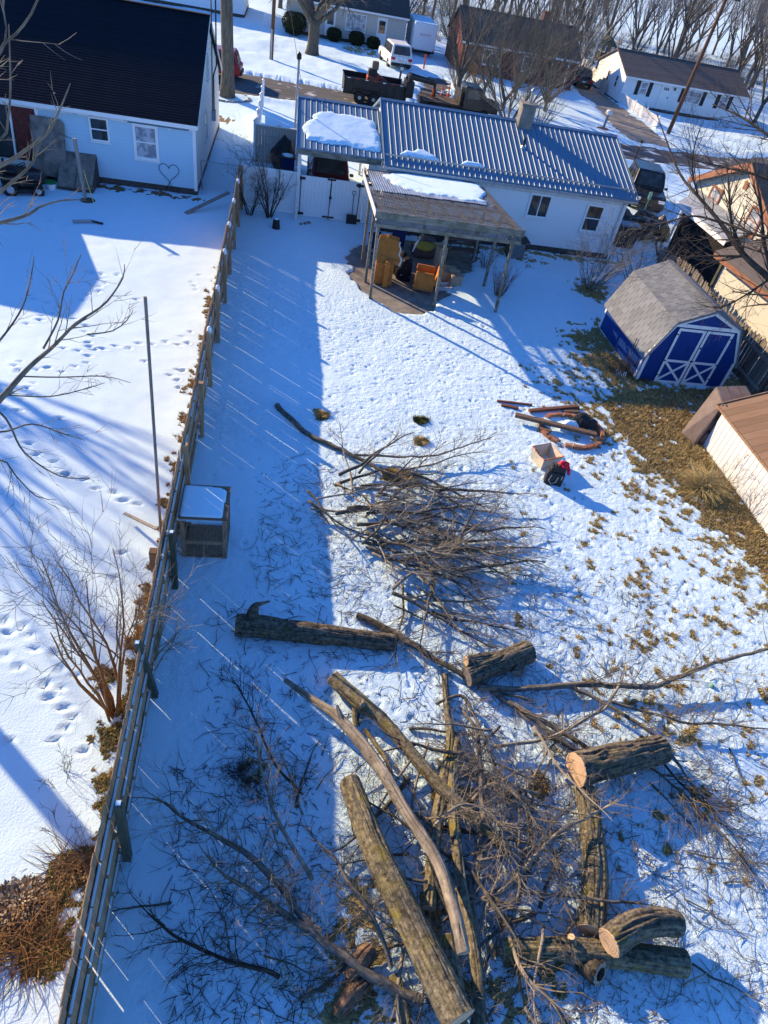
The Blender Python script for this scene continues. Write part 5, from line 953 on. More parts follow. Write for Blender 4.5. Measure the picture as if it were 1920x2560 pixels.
# hollow piece
p = G(1474, 2420, .12); t = thing('hollow_log', 'short hollow log ring with a dark hole', 'log', (p.x, p.y, 0)); Mh = Matrix.Rotation(.9, 3, 'X') @ Matrix.Rotation(.5, 3, 'Y')
hl = MB(); n = 22; Pf = [(.15, -.16), (.165, .0), (.155, .15), (.10, .155), (.095, .0), (.09, -.10)]
i0 = 0
for r, z in Pf:
    for a in range(n):
        ang = 6.2832 * a / n; k = 1 + .12 * math.sin(a * 3.1 + z * 9) + rng.uniform(-.06, .06); q = Mh @ Vector((r * k * math.cos(ang), r * k * math.sin(ang), z)); hl.v.append((p.x + q.x, p.y + q.y, .17 + q.z))
for j in range(5):
    for a in range(n): b = (a + 1) % n; hl.f.append((j * n + a, j * n + b, (j + 1) * n + b, (j + 1) * n + a))
ob('shell', hl, 'bark', t, smooth=True); rg = MB()
for a in range(n):
    b = (a + 1) % n; rg.quad(*[tuple((Vector(hl.v[q]) + ORG[t]) + (Mh @ Vector((0, 0, .004)))) for q in (2 * n + a, 2 * n + b, 3 * n + b, 3 * n + a)])
ob('cut_ring', rg, 'cut_old', t); ob('hole', MB().quad(*[tuple(Vector(hl.v[5 * n + a]) + ORG[t]) for a in range(n)]), 'dark_gap', t)

# ------------------------------------------------------------------ branches
def rdir(r): 
    return Vector((r.gauss(0, 1), r.gauss(0, 1), r.gauss(0, 1))).normalized()
def twig(mb, p, d, L, r, dep, g, curl=.22, up=0.0, nb=3, spr=.8, floor=None, flat=1.0, seg=.16, n0=None):
    k = max(2, min(9, int(L / seg) + 1)); P = [p.copy()]; dd = d.normalized(); st = L / k
    for i in range(k):
        q = rdir(g); q.z *= flat; dd = (dd + q * curl + Vector((0, 0, up))).normalized(); np_ = P[-1] + dd * st
        if floor is not None and np_.z < floor: np_.z = floor + g.uniform(0, .02); dd.z = abs(dd.z) * .3; dd.normalize()
        P.append(np_)
    n = n0 or (3 if r < .012 else 4 if r < .03 else 6)
    mb.tube(P, [r * (1 - .72 * i / k) for i in range(k + 1)], n, cap=False)
    if dep > 0:
        for c in range(nb + (1 if g.random() < .5 else 0)):
            t = g.uniform(.22, .98); i = min(int(t * k), k - 1); q = P[i].lerp(P[i + 1], t * k - i); base = (P[i + 1] - P[i]).normalized(); s = rdir(g); s.z *= flat; s = (s - base * s.dot(base)).normalized()
            twig(mb, q, (base + s * g.uniform(.5, 1.3) * spr).normalized(), L * g.uniform(.35, .62), max(r * (1 - .7 * t) * .62, .0035), dep - 1, g, curl, up, nb, spr, floor, flat, seg, None)
    return P
def branch(label, L_, R, ntw=16, TL=.6, dep=2, m='bark_grey', tm='twig', seed=0, up=.03, name='branch', t0=.25, flat=.7, tr=.010, group=None):
    g = random.Random(seed); P = tocam(L_) if not isinstance(L_[0], Vector) else L_; c = sum(P, Vector()) / len(P); t = thing(name, label, 'branch', (c.x, c.y, 0), group); pts, rr = spline(P, R, .10)
    pts = [p + Vector((g.gauss(0, 1), g.gauss(0, 1), g.gauss(0, .6))) * .010 for p in pts]
    mb = MB(); logparts(t, pts[::2] + [pts[-1]], rr[::2] + [rr[-1]], m, (None, None), .006, .06, seed, 'stem'); tw = MB()
    for i in range(ntw):
        u = g.uniform(t0, 1) * (len(pts) - 2); k = int(u); b = (pts[k + 1] - pts[k]).normalized(); s = rdir(g); s.z = abs(s.z) * flat; s = (s - b * s.dot(b)).normalized(); twig(tw, pts[k], (b * .7 + s * g.uniform(.5, 1.1)), TL * g.uniform(.5, 1.25), min(tr * g.uniform(.7, 1.3), rr[k] * .7), dep, g, .20, up, floor=.06, flat=flat)
    e = (pts[-1] - pts[-2]).normalized(); twig(tw, pts[-1], e, TL, R[-1] * .9, dep, g, .2, up, floor=.06, flat=flat)
    tag(ob('twigs', tw, tm, t), kind='stuff'); return t

branch('long curved bough with its cut butt in the fence shadow, farthest toward the gate', [(692, 1014, .08), (725, 1045, .10), (770, 1085, .12), (840, 1118, .14), (890, 1142, .16), (960, 1178, .2), (1040, 1212, .22), (1110, 1250, .2)], [.075, .07, .066, .058, .05, .036, .024, .014], 18, .8, 2, seed=1, t0=.55)
branch('slender side bough reaching toward the fire ring', [(885, 1136, .18), (960, 1140, .2), (1030, 1142, .24), (1090, 1138, .3), (1160, 1116, .4), (1225, 1096, .4)], [.035, .033, .03, .026, .02, .013], 14, .55, 2, seed=2, t0=.5, m='twig_pale')
branch('dark limb lying beyond the forked log', [(893, 1538, .14), (960, 1568, .16), (1030, 1608, .2), (1090, 1648, .2), (1165, 1690, .18), (1260, 1735, .14)], [.06, .068, .064, .055, .045, .035], 14, .6, 2, m='bark', seed=3)
branch('long limb stretching right past the forked log toward the bare ground', [(1195, 1718, .2), (1300, 1722, .2), (1446, 1712, .2), (1560, 1714, .22), (1634, 1716, .24), (1708, 1688, .34), (1810, 1650, .44), (1940, 1616, .5)], [.05, .055, .055, .055, .05, .042, .036, .028], 22, .8, 2, seed=4, t0=.3)
branch('grey pole branch leading to the thick sawn log', [(1215, 1715, .12), (1270, 1755, .14), (1350, 1800, .16), (1420, 1840, .18), (1490, 1885, .2)], [.045, .05, .05, .045, .04], 12, .6, 2, seed=5)
branch('grey twin pole branch beside the one leading to the sawn log', [(1240, 1735, .10), (1320, 1790, .14), (1400, 1850, .14), (1470, 1900, .12)], [.04, .042, .04, .03], 8, .5, 2, seed=6)
branch('pale branch crossing up over the long limb', [(1233, 1868, .2), (1310, 1858, .24), (1377, 1843, .3), (1440, 1810, .36), (1510, 1768, .4), (1548, 1712, .42), (1560, 1690, .42)], [.03, .032, .03, .028, .026, .02, .012], 16, .6, 2, seed=7, m='twig_pale')
branch('branch sweeping from the long limb over the sawn log', [(1420, 1715, .16), (1505, 1755, .2), (1580, 1800, .24), (1634, 1838, .3), (1690, 1900, .3), (1730, 1960, .25), (1780, 2020, .15)], [.04, .038, .034, .03, .026, .02, .014], 20, .8, 2, seed=8, t0=.4)
branch('thin branch reaching right across the trodden snow', [(1530, 1755, .2), (1620, 1780, .24), (1720, 1808, .26), (1790, 1808, .3), (1860, 1815, .3), (1930, 1822, .3)], [.03, .028, .024, .02, .016, .012], 22, .8, 2, seed=9, t0=.2, tm='twig')
branch('fan of twigs spreading over snow right of the sawn log', [(1600, 1900, .1), (1680, 1960, .16), (1750, 2030, .16), (1820, 2100, .14), (1880, 2180, .1)], [.022, .022, .018, .014, .01], 26, .9, 2, seed=10, t0=.1)
branch('dark twiggy branch reaching from the sawn log end', [(1655, 1900, .16), (1700, 1960, .2), (1760, 2010, .22), (1800, 2060, .2)], [.02, .018, .014, .01], 14, .7, 2, seed=12, m='twig_dark', tm='twig_dark')
branch('branch network over the snow left of the longest trunk', [(800, 2335, .3), (745, 2280, .32), (700, 2220, .34), (650, 2160, .36), (590, 2120, .4), (520, 2080, .42), (440, 2030, .42), (385, 1996, .4)], [.05, .05, .046, .042, .036, .03, .022, .014], 26, .6, 2, seed=13, t0=.15, tm='twig_pale', tr=.011)
branch('grey sawn limb lying left of the longest trunk', [(1052, 2503, .22), (964, 2461, .24), (900, 2420, .26), (848, 2382, .28), (750, 2310, .34), (640, 2236, .4), (560, 2190, .4)], [.075, .07, .066, .06, .05, .034, .02], 26, .7, 2, seed=14, t0=.45, m='bark_grey')
branch('curved pale branch rising from the shaded snow', [(780, 2200, .2), (740, 2130, .34), (700, 2060, .44), (670, 1980, .5), (650, 1900, .5), (640, 1850, .46)], [.034, .032, .028, .024, .018, .012], 22, .6, 2, seed=15, t0=.2, m='twig_pale')
branch('leaning branch over the bottom of the longest trunk', [(980, 2420, .3), (940, 2310, .5), (890, 2230, .56), (845, 2160, .5), (820, 2130, .44)], [.03, .03, .028, .025, .02], 14, .5, 2, seed=16, m='bark_grey')
branch('crooked upright branch in the middle of the brush', [(1185, 2250, .2), (1200, 2120, .3), (1208, 2000, .34), (1196, 1880, .3), (1192, 1820, .22)], [.05, .05, .045, .04, .035], 20, .6, 2, seed=17, m='bark_grey')
branch('crooked branch bending right out of the brush', [(1230, 2260, .2), (1290, 2190, .34), (1340, 2140, .44), (1400, 2080, .5), (1470, 2040, .52), (1545, 1998, .5)], [.045, .042, .036, .03, .022, .012], 20, .55, 2, seed=18, m='twig_pale')
branch('stick lying across the straight mossy log', [(1310, 2232, .22), (1390, 2238, .36), (1480, 2248, .46), (1560, 2254, .4), (1606, 2260, .34)], [.024, .024, .022, .018, .012], 8, .4, 1, seed=19)
branch('branch arching from the dark mossy log toward the frame foot', [(1270, 2340, .25), (1300, 2420, .4), (1330, 2460, .45), (1390, 2520, .4), (1420, 2600, .3)], [.03, .03, .026, .022, .016], 18, .6, 2, seed=20, m='twig_pale')
branch('mossy branch lying beside the barkless limb', [(910, 1825, .2), (950, 1870, .24), (975, 1930, .3), (1000, 2020, .34), (1060, 2040, .4), (1075, 2052, .42)], [.04, .04, .036, .034, .03, .024], 14, .5, 2, seed=22, m='bark_moss')
branch('twiggy branch drooping over the snow near the fence', [(700, 2440, .2), (600, 2410, .26), (520, 2380, .26), (430, 2330, .24), (370, 2280, .2)], [.03, .026, .022, .018, .012], 16, .6, 2, seed=24, tm='twig_dark', m='twig_dark', t0=.1)
branch('bare branch in the shade left of the knotted limb', [(760, 1990, .15), (700, 1930, .22), (660, 1850, .26), (630, 1780, .24), (590, 1710, .16)], [.02, .02, .017, .014, .01], 18, .55, 2, seed=25, tm='twig_dark', m='twig_dark', t0=.05)
branch('tangled branch between the barkless limb and the sawn log', [(1180, 2000, .3), (1230, 1960, .36), (1290, 1990, .4), (1340, 2060, .4), (1390, 2140, .36), (1400, 2210, .3)], [.03, .03, .028, .024, .02, .014], 34, .6, 2, seed=26, t0=.1, m='twig_pale')
branch('arched branch crossing over the mossy stems', [(1090, 2060, .5), (1160, 2010, .6), (1230, 2040, .6), (1270, 2110, .5), (1300, 2190, .4), (1290, 2260, .3)], [.026, .026, .024, .022, .018, .012], 36, .55, 2, seed=27, t0=.05, tm='twig_pale', m='twig_pale')
branch('branch fallen between the upright mossy stem and the forked log', [(1090, 1760, .15), (1150, 1740, .22), (1190, 1800, .26), (1230, 1900, .26), (1260, 1980, .2)], [.03, .03, .026, .022, .015], 26, .6, 2, seed=28)
# ---- brush pile: countable boughs copied from a few
protos = []
for i in range(8):
    g = random.Random(100 + i); mb = MB(); tw = MB(); P = [Vector((0, 0, 0))]; d = Vector((1, g.uniform(-.1, .1), 0)); L_ = g.uniform(2.2, 3.6)
    for k in range(8): d = (d + Vector((0, g.gauss(0, .13), g.gauss(0, .05)))).normalized(); P.append(P[-1] + d * L_ / 8)
    r0 = g.uniform(.034, .07); pts, rr = spline(P, [r0 * (1 - .8 * k / 8) for k in range(9)], .12); mb.tube(pts, rr, 6)
    for k in range(8):
        u = g.uniform(.3, 1) * (len(pts) - 2); q = int(u); b = (pts[q + 1] - pts[q]).normalized(); s = rdir(g); s.z *= .45; twig(tw, pts[q], b * .8 + s * .8, g.uniform(.45, 1.1), .012, 2, g, .2, .01, flat=.5)
    a = mk('stem', mb, True); a.materials.append(MATS[['bark_grey', 'twig_pale', 'bark_grey', 'bark_moss', 'twig_pale'][i % 5]]); b_ = mk('twigs', tw); b_.materials.append(MATS[['twig', 'twig_pale', 'twig'][i % 3]]); protos.append((a, b_))
def bough(loc, rz, ry, rx, sc, label, group, i):
    t = thing('bough', label, 'branch', loc, group); t.rotation_euler = (rx, ry, rz); t.scale = (sc,) * 3
    for nm, me in zip(('stem', 'twigs'), protos[i % 8]): o = bpy.data.objects.new(nm, me); COL.objects.link(o); o.parent = t; (nm == 'twigs') and tag(o, kind='stuff')
g = random.Random(77)
for i in range(84):
    u = g.random(); bx, by = [(735, 1275), (800, 1240), (850, 1235), (840, 1305), (860, 1335), (870, 1350), (900, 1265), (880, 1390), (960, 1200), (930, 1420), (1000, 1300), (1020, 1380), (1050, 1260), (940, 1300), (980, 1350), (1060, 1330), (1000, 1430), (1080, 1400)][i % 18]
    p = G(bx + g.uniform(-10, 45), by + g.uniform(-15, 30)); lay = (i % 28) / 28
    bough((p.x + g.uniform(0, .5), p.y, .10 + .62 * lay * g.uniform(.6, 1.0)), math.radians(g.gauss(-12, 34)), math.radians(g.uniform(-14, 8)), g.uniform(-.4, .4), g.uniform(.48, .82), 'bough heaped in the big tangled brush pile', 'boughs of the big brush pile', i)
for i in range(16):
    p = G(g.uniform(1020, 1180), g.uniform(1400, 1560)); bough((p.x - .4, p.y, .08 + g.uniform(0, .25)), math.radians(g.gauss(-25, 35)), math.radians(g.uniform(-5, 3)), g.uniform(-.4, .4), g.uniform(.5, .8), 'bough spilling from the lower right side of the brush pile', 'boughs spilled below the brush pile', i)
for i in range(64):
    p = G(g.uniform(980, 1350), g.uniform(1820, 2540)); bough((p.x, p.y, .06 + g.uniform(0, .35)), g.uniform(0, 6.28), math.radians(g.uniform(-8, 3)), g.uniform(-.4, .4), g.uniform(.38, .72), 'loose bough among the felled stems and logs', 'boughs among the felled stems', i)
for i in range(9):
    p = G(g.uniform(420, 860), g.uniform(1880, 2520)); bough((p.x, p.y, .06 + g.uniform(0, .10)), g.uniform(0, 6.28), math.radians(g.uniform(-4, 2)), g.uniform(-.4, .4), g.uniform(.25, .5), 'small bough on the shaded snow by the fence', 'small boughs on shaded snow', i + 3)
for i in range(14):
    p = G(g.uniform(1450, 1900), g.uniform(1850, 2500)); bough((p.x, p.y, .05 + g.uniform(0, .06)), math.radians(g.gauss(-45, 40)), math.radians(g.uniform(-3, 2)), g.uniform(-.4, .4), g.uniform(.2, .42), 'small bough scattered right of the logs', 'small boughs right of the logs', i + 1)
# ---- fallen twigs and chips, past counting
def scatter_twigs(name, regs, n, m, label, lo=.06, hi=.45, seed=0):
    g = random.Random(seed); mb = MB()
    for i in range(n):
        x0, y0, x1, y1 = regs[i % len(regs)]; p = G(g.uniform(x0, x1), g.uniform(y0, y1)); L_ = g.uniform(lo, hi) * (1 if g.random() < .7 else .4); a = g.uniform(0, 6.28); z = gz(p.x, p.y) + .008; d = Vector((math.cos(a), math.sin(a), g.uniform(-.02, .14))); r = g.uniform(.003, .007)
        q = p + Vector((0, 0, z)); mid = q + d * L_ * .5 + Vector((g.gauss(0, .12) * L_, g.gauss(0, .12) * L_, 0)); mb.tube([q, mid, q + d * L_], [r, r * .9, r * .5], 3, False)
        if g.random() < .4: b = a + g.choice((-1, 1)) * g.uniform(.5, 1); mb.tube([mid, mid + Vector((math.cos(b), math.sin(b), .08)) * L_ * .45], [r * .7, r * .4], 3, False)
    return ob(name, mb, m, label=label, cat='twigs', kind='stuff', org=(2, 6, 0))
scatter_twigs('fallen_twigs', [(520, 1500, 1000, 1900), (420, 1900, 900, 2560), (430, 1900, 800, 2560), (1000, 1650, 1500, 2100), (1050, 2000, 1500, 2560), (1000, 1700, 1300, 2560)], 2400, 'twig_dark', 'dark fallen twigs strewn over the snow around the logs', seed=1)
scatter_twigs('fallen_twigs', [(800, 1380, 1350, 1700), (1400, 1700, 1900, 2200), (1450, 2050, 1920, 2560), (640, 1150, 900, 1500), (1300, 1450, 1700, 1750)], 2000, 'twig', 'pale fallen twigs strewn over the sunlit snow', seed=2, hi=.6)
scatter_twigs('wood_chips', [(1090, 1900, 1200, 2300), (1100, 1760, 1240, 1960), (820, 2380, 1000, 2560), (1040, 2200, 1250, 2500), (1320, 2430, 1640, 2540), (1330, 1950, 1370, 1990)], 700, 'wood_shred', 'orange wood chips scattered on the snow among the stems', .03, .12, seed=3)
scatter_twigs('dry_stalks', [(830, 2180, 1150, 2420), (700, 2380, 900, 2560), (850, 2250, 1050, 2350)], 260, 'grass_tan', 'straw coloured dry stalks over the foot of the longest trunk', .15, .45, seed=4)
# ------------------------------------------------------------------ trees and shrubs
def shrub(name, label, loc, h, ns, lean, m, tm, seed, r=.02, spread=.5, dep=3, nb=3, up=.05, curl=.16, cat='shrub', group=None, base=None, orange=0, L2=None):
    g = random.Random(seed); t = thing(name, label, cat, loc, group); st = MB(); tw = MB(); lo = Vector(loc)
    for i in range(ns):
        a = g.uniform(0, 6.28); d = Vector((math.cos(a) * spread + lean[0], math.sin(a) * spread + lean[1], 1)).normalized(); p = lo + Vector((math.cos(a), math.sin(a), 0)) * .12 * g.random() - Vector((0, 0, .05)); k = 7; P = [p]; L_ = h * g.uniform(.7, 1.1)
        for q in range(k): d = (d + rdir(g) * curl + Vector((0, 0, up))).normalized(); P.append(P[-1] + d * L_ / k)
        R = [r * g.uniform(.8, 1.3) * (1 - .8 * q / k) for q in range(k + 1)]; st.tube(P, R, 5)
        for c in range(nb + 3):
            u = g.uniform(.25, 1) * (k - .01); q = int(u); b = (P[q + 1] - P[q]).normalized(); s = rdir(g); twig(tw, P[q].lerp(P[q + 1], u - q), b + s * .8, L_ * g.uniform(.22, .45), max(.004, R[q] * .5), dep - 1, g, .2, up * .8, nb=nb)
    ob('stems', st, m, t, smooth=True); ob('twigs', tw, tm, t); return t
shrub('shrub', 'bare many-stemmed shrub with orange lower stems at the board fence', G(288, 1798), 3.2, 9, (-.12, .25), 'stem_orange', 'twig', 5, r=.030, spread=.17, dep=3, nb=3, cat='shrub')
shrub('sapling', 'thin upright orange shoots beside the many-stemmed shrub', Vector((-2.15, 7.1, 0)), 1.6, 14, (-.05, .1), 'stem_orange', 'stem_orange', 6, r=.010, spread=.14, dep=1, nb=1)
shrub('shrub', 'bare branch shrub poking over the fence rail', Vector((-2.1, 6.6, 0)), 2.1, 4, (.35, .2), 'twig_pale', 'twig_pale', 7, r=.018, spread=.3, dep=2, nb=3)
shrub('shrub', 'dense dark bare shrub in front of the white vinyl panel', Vector((-.55, 28.9, 0)), 2.5, 12, (.1, 0), 'twig_dark', 'twig_dark', 8, r=.028, spread=.45, dep=3, nb=3)
shrub('shrub', 'dark tangled shrub in the corner of fence and vinyl panel', Vector((-1.35, 28.9, 0)), 2.0, 9, (0, -.1), 'twig_dark', 'twig_dark', 9, r=.02, spread=.45, dep=3, nb=3)
shrub('shrub', 'brown weedy shrub beside the chain-link panel', Vector((-1.0, 31.6, 0)), 2.3, 8, (-.2, .1), 'twig', 'twig_dark', 10, r=.015, spread=.4, dep=3, nb=2)
shrub('shrub', 'red-brown clipped shrub at the right canopy post', G(1245, 742), 1.25, 46, (0, 0), 'twig_red', 'twig_red', 11, r=.008, spread=.5, dep=1, nb=1, up=.12, curl=.06)
shrub('shrub', 'small dark shrub behind the right canopy post', G(1212, 672), .9, 26, (0, 0), 'twig_dark', 'twig_dark', 12, r=.008, spread=.55, dep=1, nb=1, up=.1, curl=.08)
shrub('shrub', 'pale wide bare shrub between the white house and the blue shed', Vector((12.75, 25.4, 0)), 2.6, 22, (0, 0), 'twig_pale', 'twig_pale', 13, r=.026, spread=.85, dep=3, nb=3, up=.04)
shrub('shrub', 'grey bare thicket behind the blue shed by the old picket fence', Vector((15.0, 26.0, 0)), 2.4, 15, (.1, .1), 'twig', 'twig', 14, r=.024, spread=.8, dep=3, nb=2, up=.05)
shrub('shrub', 'brown bare bush between the black truck and the lean-to', Vector((17.8, 29.5, 0)), 2.5, 13, (0, .1), 'twig_dark', 'twig_dark', 15, r=.022, spread=.6, dep=3, nb=2)
shrub('shrub', 'dry weeds standing against the low white shed', G(1815, 1215), 1.1, 10, (.1, -.1), 'twig_pale', 'twig_pale', 16, r=.006, spread=.35, dep=2, nb=2)
shrub('shrub', 'taller dry weeds farther along the low white shed', G(1880, 1290), 1.2, 9, (.1, 0), 'twig', 'twig', 17, r=.006, spread=.4, dep=2, nb=2)
shrub('weed', 'dead weed stalks on the neighbour snow', G(150, 1955), .55, 6, (-.2, .1), 'twig_dark', 'twig_dark', 18, r=.004, spread=.5, dep=2, nb=2)
shrub('weed', 'single bent dead weed near the leaf heap', G(170, 2080), .5, 3, (-.4, .3), 'twig_dark', 'twig_dark', 19, r=.004, spread=.5, dep=2, nb=2)
shrub('shrub', 'dark bush at the side of the blue shed', Vector((11.35, 18.6, 0)), .75, 30, (0, 0), 'twig_dark', 'leaf_brown', 20, r=.008, spread=.7, dep=2, nb=2)
def tree(name, label, loc, h, r, seed, fork=.25, nl=5, dep=4, m='tree_bark', tm='twig', spread=.6, up=.06, cat='tree', group=None, trunk_lean=(0, 0), nb=3, only_mesh=False, crown_r=.02):
    g = random.Random(seed); t = thing(name, label, cat, loc, group); tr = MB(); cr = MB(); lo = Vector(loc); k = 6; P = [lo - Vector((0, 0, .15))]; d = Vector((*trunk_lean, 1)).normalized()
    for q in range(k): d = (d + rdir(g) * .04).normalized(); P.append(P[-1] + d * (h * fork + .15) / k)
    R = [r * (1.35 if q == 0 else 1.1 if q == 1 else 1 - .10 * q / k) for q in range(k + 1)]; tr.tube(P, R, 12)
    def limb(p, d, L_, r, lv):
        n = 6; Q = [p]
        for q in range(n): d = (d + rdir(g) * .13 + Vector((0, 0, up))).normalized(); Q.append(Q[-1] + d * L_ / n)
        rr = [r * (1 - .6 * q / n) for q in range(n + 1)]; (tr if r > crown_r else cr).tube(Q, rr, 8 if r > .08 else 5 if r > .02 else 3, cap=False)
        if lv <= 0: return
        for c in range(nb + (1 if g.random() < .5 else 0)):
            u = g.uniform(.3, 1) * (n - .01); q = int(u); b = (Q[q + 1] - Q[q]).normalized(); s = rdir(g); s = (s - b * s.dot(b)).normalized(); limb(Q[q].lerp(Q[q + 1], u - q), (b + s * g.uniform(.5, 1.0) * spread).normalized(), L_ * g.uniform(.45, .68), rr[q] * g.uniform(.5, .7), lv - 1)
        limb(Q[-1], d, L_ * .55, rr[-1] * .9, lv - 1)
    for i in range(nl):
        a = 6.283 * i / nl + g.uniform(-.4, .4); limb(P[-1 if i % 2 else -2], Vector((math.cos(a) * spread, math.sin(a) * spread, 1)).normalized(), h * (1 - fork) * g.uniform(.42, .6), r * g.uniform(.45, .7), dep - 1)
    ob('trunk', tr, m, t, smooth=True); ob('crown', cr, tm, t); return t
tree('street_tree', 'tall bare tree with a brick-edged bed beside the blue roofed carport', (-3.76, 48.04, 0), 13, .38, 1, fork=.5, nl=6, dep=5, nb=3)
c = Vector((-3.76, 48.04, 0)); t = thing('tree_bed', 'round edged bed of stones and leaves under the tall street tree', 'flower bed', c); me = unit('concrete', 'stone')
for i in range(22): a = i / 22 * 6.283; inst('stone', me, t, (c.x + 1.35 * math.cos(a), c.y + 1.2 * math.sin(a), .06), (rng.uniform(-.2, .2), rng.uniform(-.2, .2), a + 1.57), (.34, .16, .14))
tree('street_tree', 'wide low-forking bare tree in front of the beige house', (1.76, 67.3, 0), 11, .50, 2, fork=.22, nl=6, dep=5, nb=3, spread=1.0, up=.02, tm='crown_far')
tree('street_tree', 'multi-stemmed bare tree behind the ridge of the blue steel roof', (14.4, 48.5, 0), 7.4, .16, 3, fork=.08, nl=8, dep=5, nb=3, spread=.9, tm='twig', up=.04)
tree('street_tree', 'slim bare tree with dense crown before the brick house', (12.6, 57.5, 0), 9, .20, 4, fork=.2, nl=6, dep=5, nb=3, spread=.7, tm='twig', up=.05)
tree('street_tree', 'small bare tree near the white trailer', (15.3, 60.0, 0), 7, .14, 14, fork=.15, nl=6, dep=5, nb=3, spread=.8, tm='crown_far')
tree('street_tree', 'brown twiggy tree hiding the wall of the brick house', (18.5, 62.0, 0), 7.5, .15, 81, fork=.12, nl=7, dep=5, nb=3, spread=.8, tm='twig')
tree('street_tree', 'bare tree with fine twigs before the brick house roof', (22.0, 64.0, 0), 8, .16, 82, fork=.15, nl=7, dep=5, nb=3, spread=.8, tm='twig')
tree('street_tree', 'fine twigged tree rising between the trailer and the beige house', (10.9, 82.0, 0), 9, .16, 83, fork=.15, nl=7, dep=5, nb=3, spread=.9, tm='crown_far')
shrub('shrub', 'wide twiggy shrub against the ridge of the blue steel roof', Vector((17.0, 50.5, 0)), 3.6, 16, (0, 0), 'twig', 'twig', 33, r=.04, spread=.8, dep=3, nb=3)
tree('street_tree', 'dense pale twigged tree hiding the left end of the brick house', (16.3, 57.0, 0), 8, .15, 91, fork=.1, nl=8, dep=5, nb=3, spread=.85, tm='twig')
tree('street_tree', 'pale twigged tree hiding the middle of the brick house', (20.3, 59.0, 0), 7.5, .14, 92, fork=.1, nl=8, dep=5, nb=3, spread=.9, tm='twig')
shrub('shrub', 'dense brown bush beside the white cargo trailer', Vector((13.6, 62, 0)), 3.0, 26, (0, 0), 'stem_orange', 'twig', 31, r=.03, spread=.6, dep=3, nb=3)
shrub('shrub', 'brown hedge bush between the trailer and the brick house', Vector((15.8, 65, 0)), 3.0, 22, (0, 0), 'stem_orange', 'twig', 32, r=.03, spread=.7, dep=3, nb=3)
tree('street_tree', 'big bare tree standing across the street behind the tan gable', (36.5, 49.0, 0), 13, .55, 5, fork=.30, nl=6, dep=5, nb=3, spread=.9, up=.03, tm='crown_far')
tree('street_tree', 'bare tree by the red objects beyond the tan house', (43, 60, 0), 11, .35, 15, fork=.25, nl=6, dep=5, nb=3, spread=.9, up=.03, tm='crown_far')
# tree right of the frame whose limb reaches over the tan roof
atr = lambda px, py, D: atd(px, py, D * 1.18)
Pt = [atr(2010, 790, 20.5), atr(1930, 702, 20.3), atr(1862, 640, 20.3), atr(1800, 556, 20.6), atr(1745, 490, 21), atr(1700, 435, 21.6), atr(1662, 340, 22.4), atr(1640, 280, 23)]
b0 = Pt[0]; base = Vector((16.0, 15.5, 0)); t = thing('yard_tree', 'dark tree limb with fine twigs reaching over the tan house roof', 'tree', base); tr = MB(); tw = MB()
pts, rr = spline([base, base.lerp(b0, .55) + Vector((.3, 0, .2))] + Pt, [.24, .2, .13, .095, .078, .06, .046, .036, .022, .012], .3); tr.tube(pts, rr, 8); g = random.Random(5)
def offs(L0, R0):
    pp, r_ = spline(L0, R0, .2); tr.tube(pp, r_, 5); return pp, r_
subs = [([(1862, 640, 20.3), (1830, 560, 20), (1822, 470, 20), (1815, 400, 20.4)], [.05, .04, .03, .012]), ([(1800, 556, 20.6), (1730, 540, 20.4), (1650, 560, 20.4), (1590, 560, 20.6)], [.04, .03, .022, .01]), ([(1930, 702, 20.3), (1910, 600, 20), (1900, 500, 20), (1880, 400, 20.5)], [.05, .045, .035, .015]), ([(1745, 490, 21), (1730, 420, 21), (1740, 350, 21.3), (1760, 300, 21.5)], [.03, .026, .02, .01]), ([(1860, 640, 20.3), (1780, 640, 20.1), (1700, 640, 20), (1640, 620, 20)], [.035, .03, .02, .01]), ([(1920, 700, 20.3), (1860, 740, 20), (1800, 770, 20), (1750, 760, 20)], [.035, .028, .02, .01]), ([(1990, 600, 19.5), (1900, 590, 19.6), (1820, 560, 20), (1760, 545, 20)], [.05, .04, .03, .012]), ([(1990, 480, 20), (1900, 440, 20.3), (1820, 420, 20.6), (1730, 400, 21)], [.05, .04, .03, .012]), ([(1990, 380, 20), (1910, 330, 20.5), (1850, 290, 21), (1780, 260, 21.4)], [.05, .04, .03, .012])]
for L0, R0 in subs:
    pp, r_ = offs([atr(*q) for q in L0], R0)
    for i in range(15):
        k = int(g.uniform(.15, .98) * (len(pp) - 2)); b = (pp[k + 1] - pp[k]).normalized(); s = rdir(g); twig(tw, pp[k], b + s * .8, g.uniform(.7, 1.6), max(.007, r_[k] * .5), 3, g, .18, .03, nb=2, seg=.3)
for i in range(22):
    k = int(g.uniform(.35, .99) * (len(pts) - 2)); b = (pts[k + 1] - pts[k]).normalized(); s = rdir(g); twig(tw, pts[k], b + s * .9, g.uniform(.8, 1.8), max(.008, rr[k] * .4), 3, g, .18, .03, nb=2, seg=.3)
ob('trunk', tr, 'twig_dark', t, smooth=True); ob('crown', tw, 'twig_dark', t)
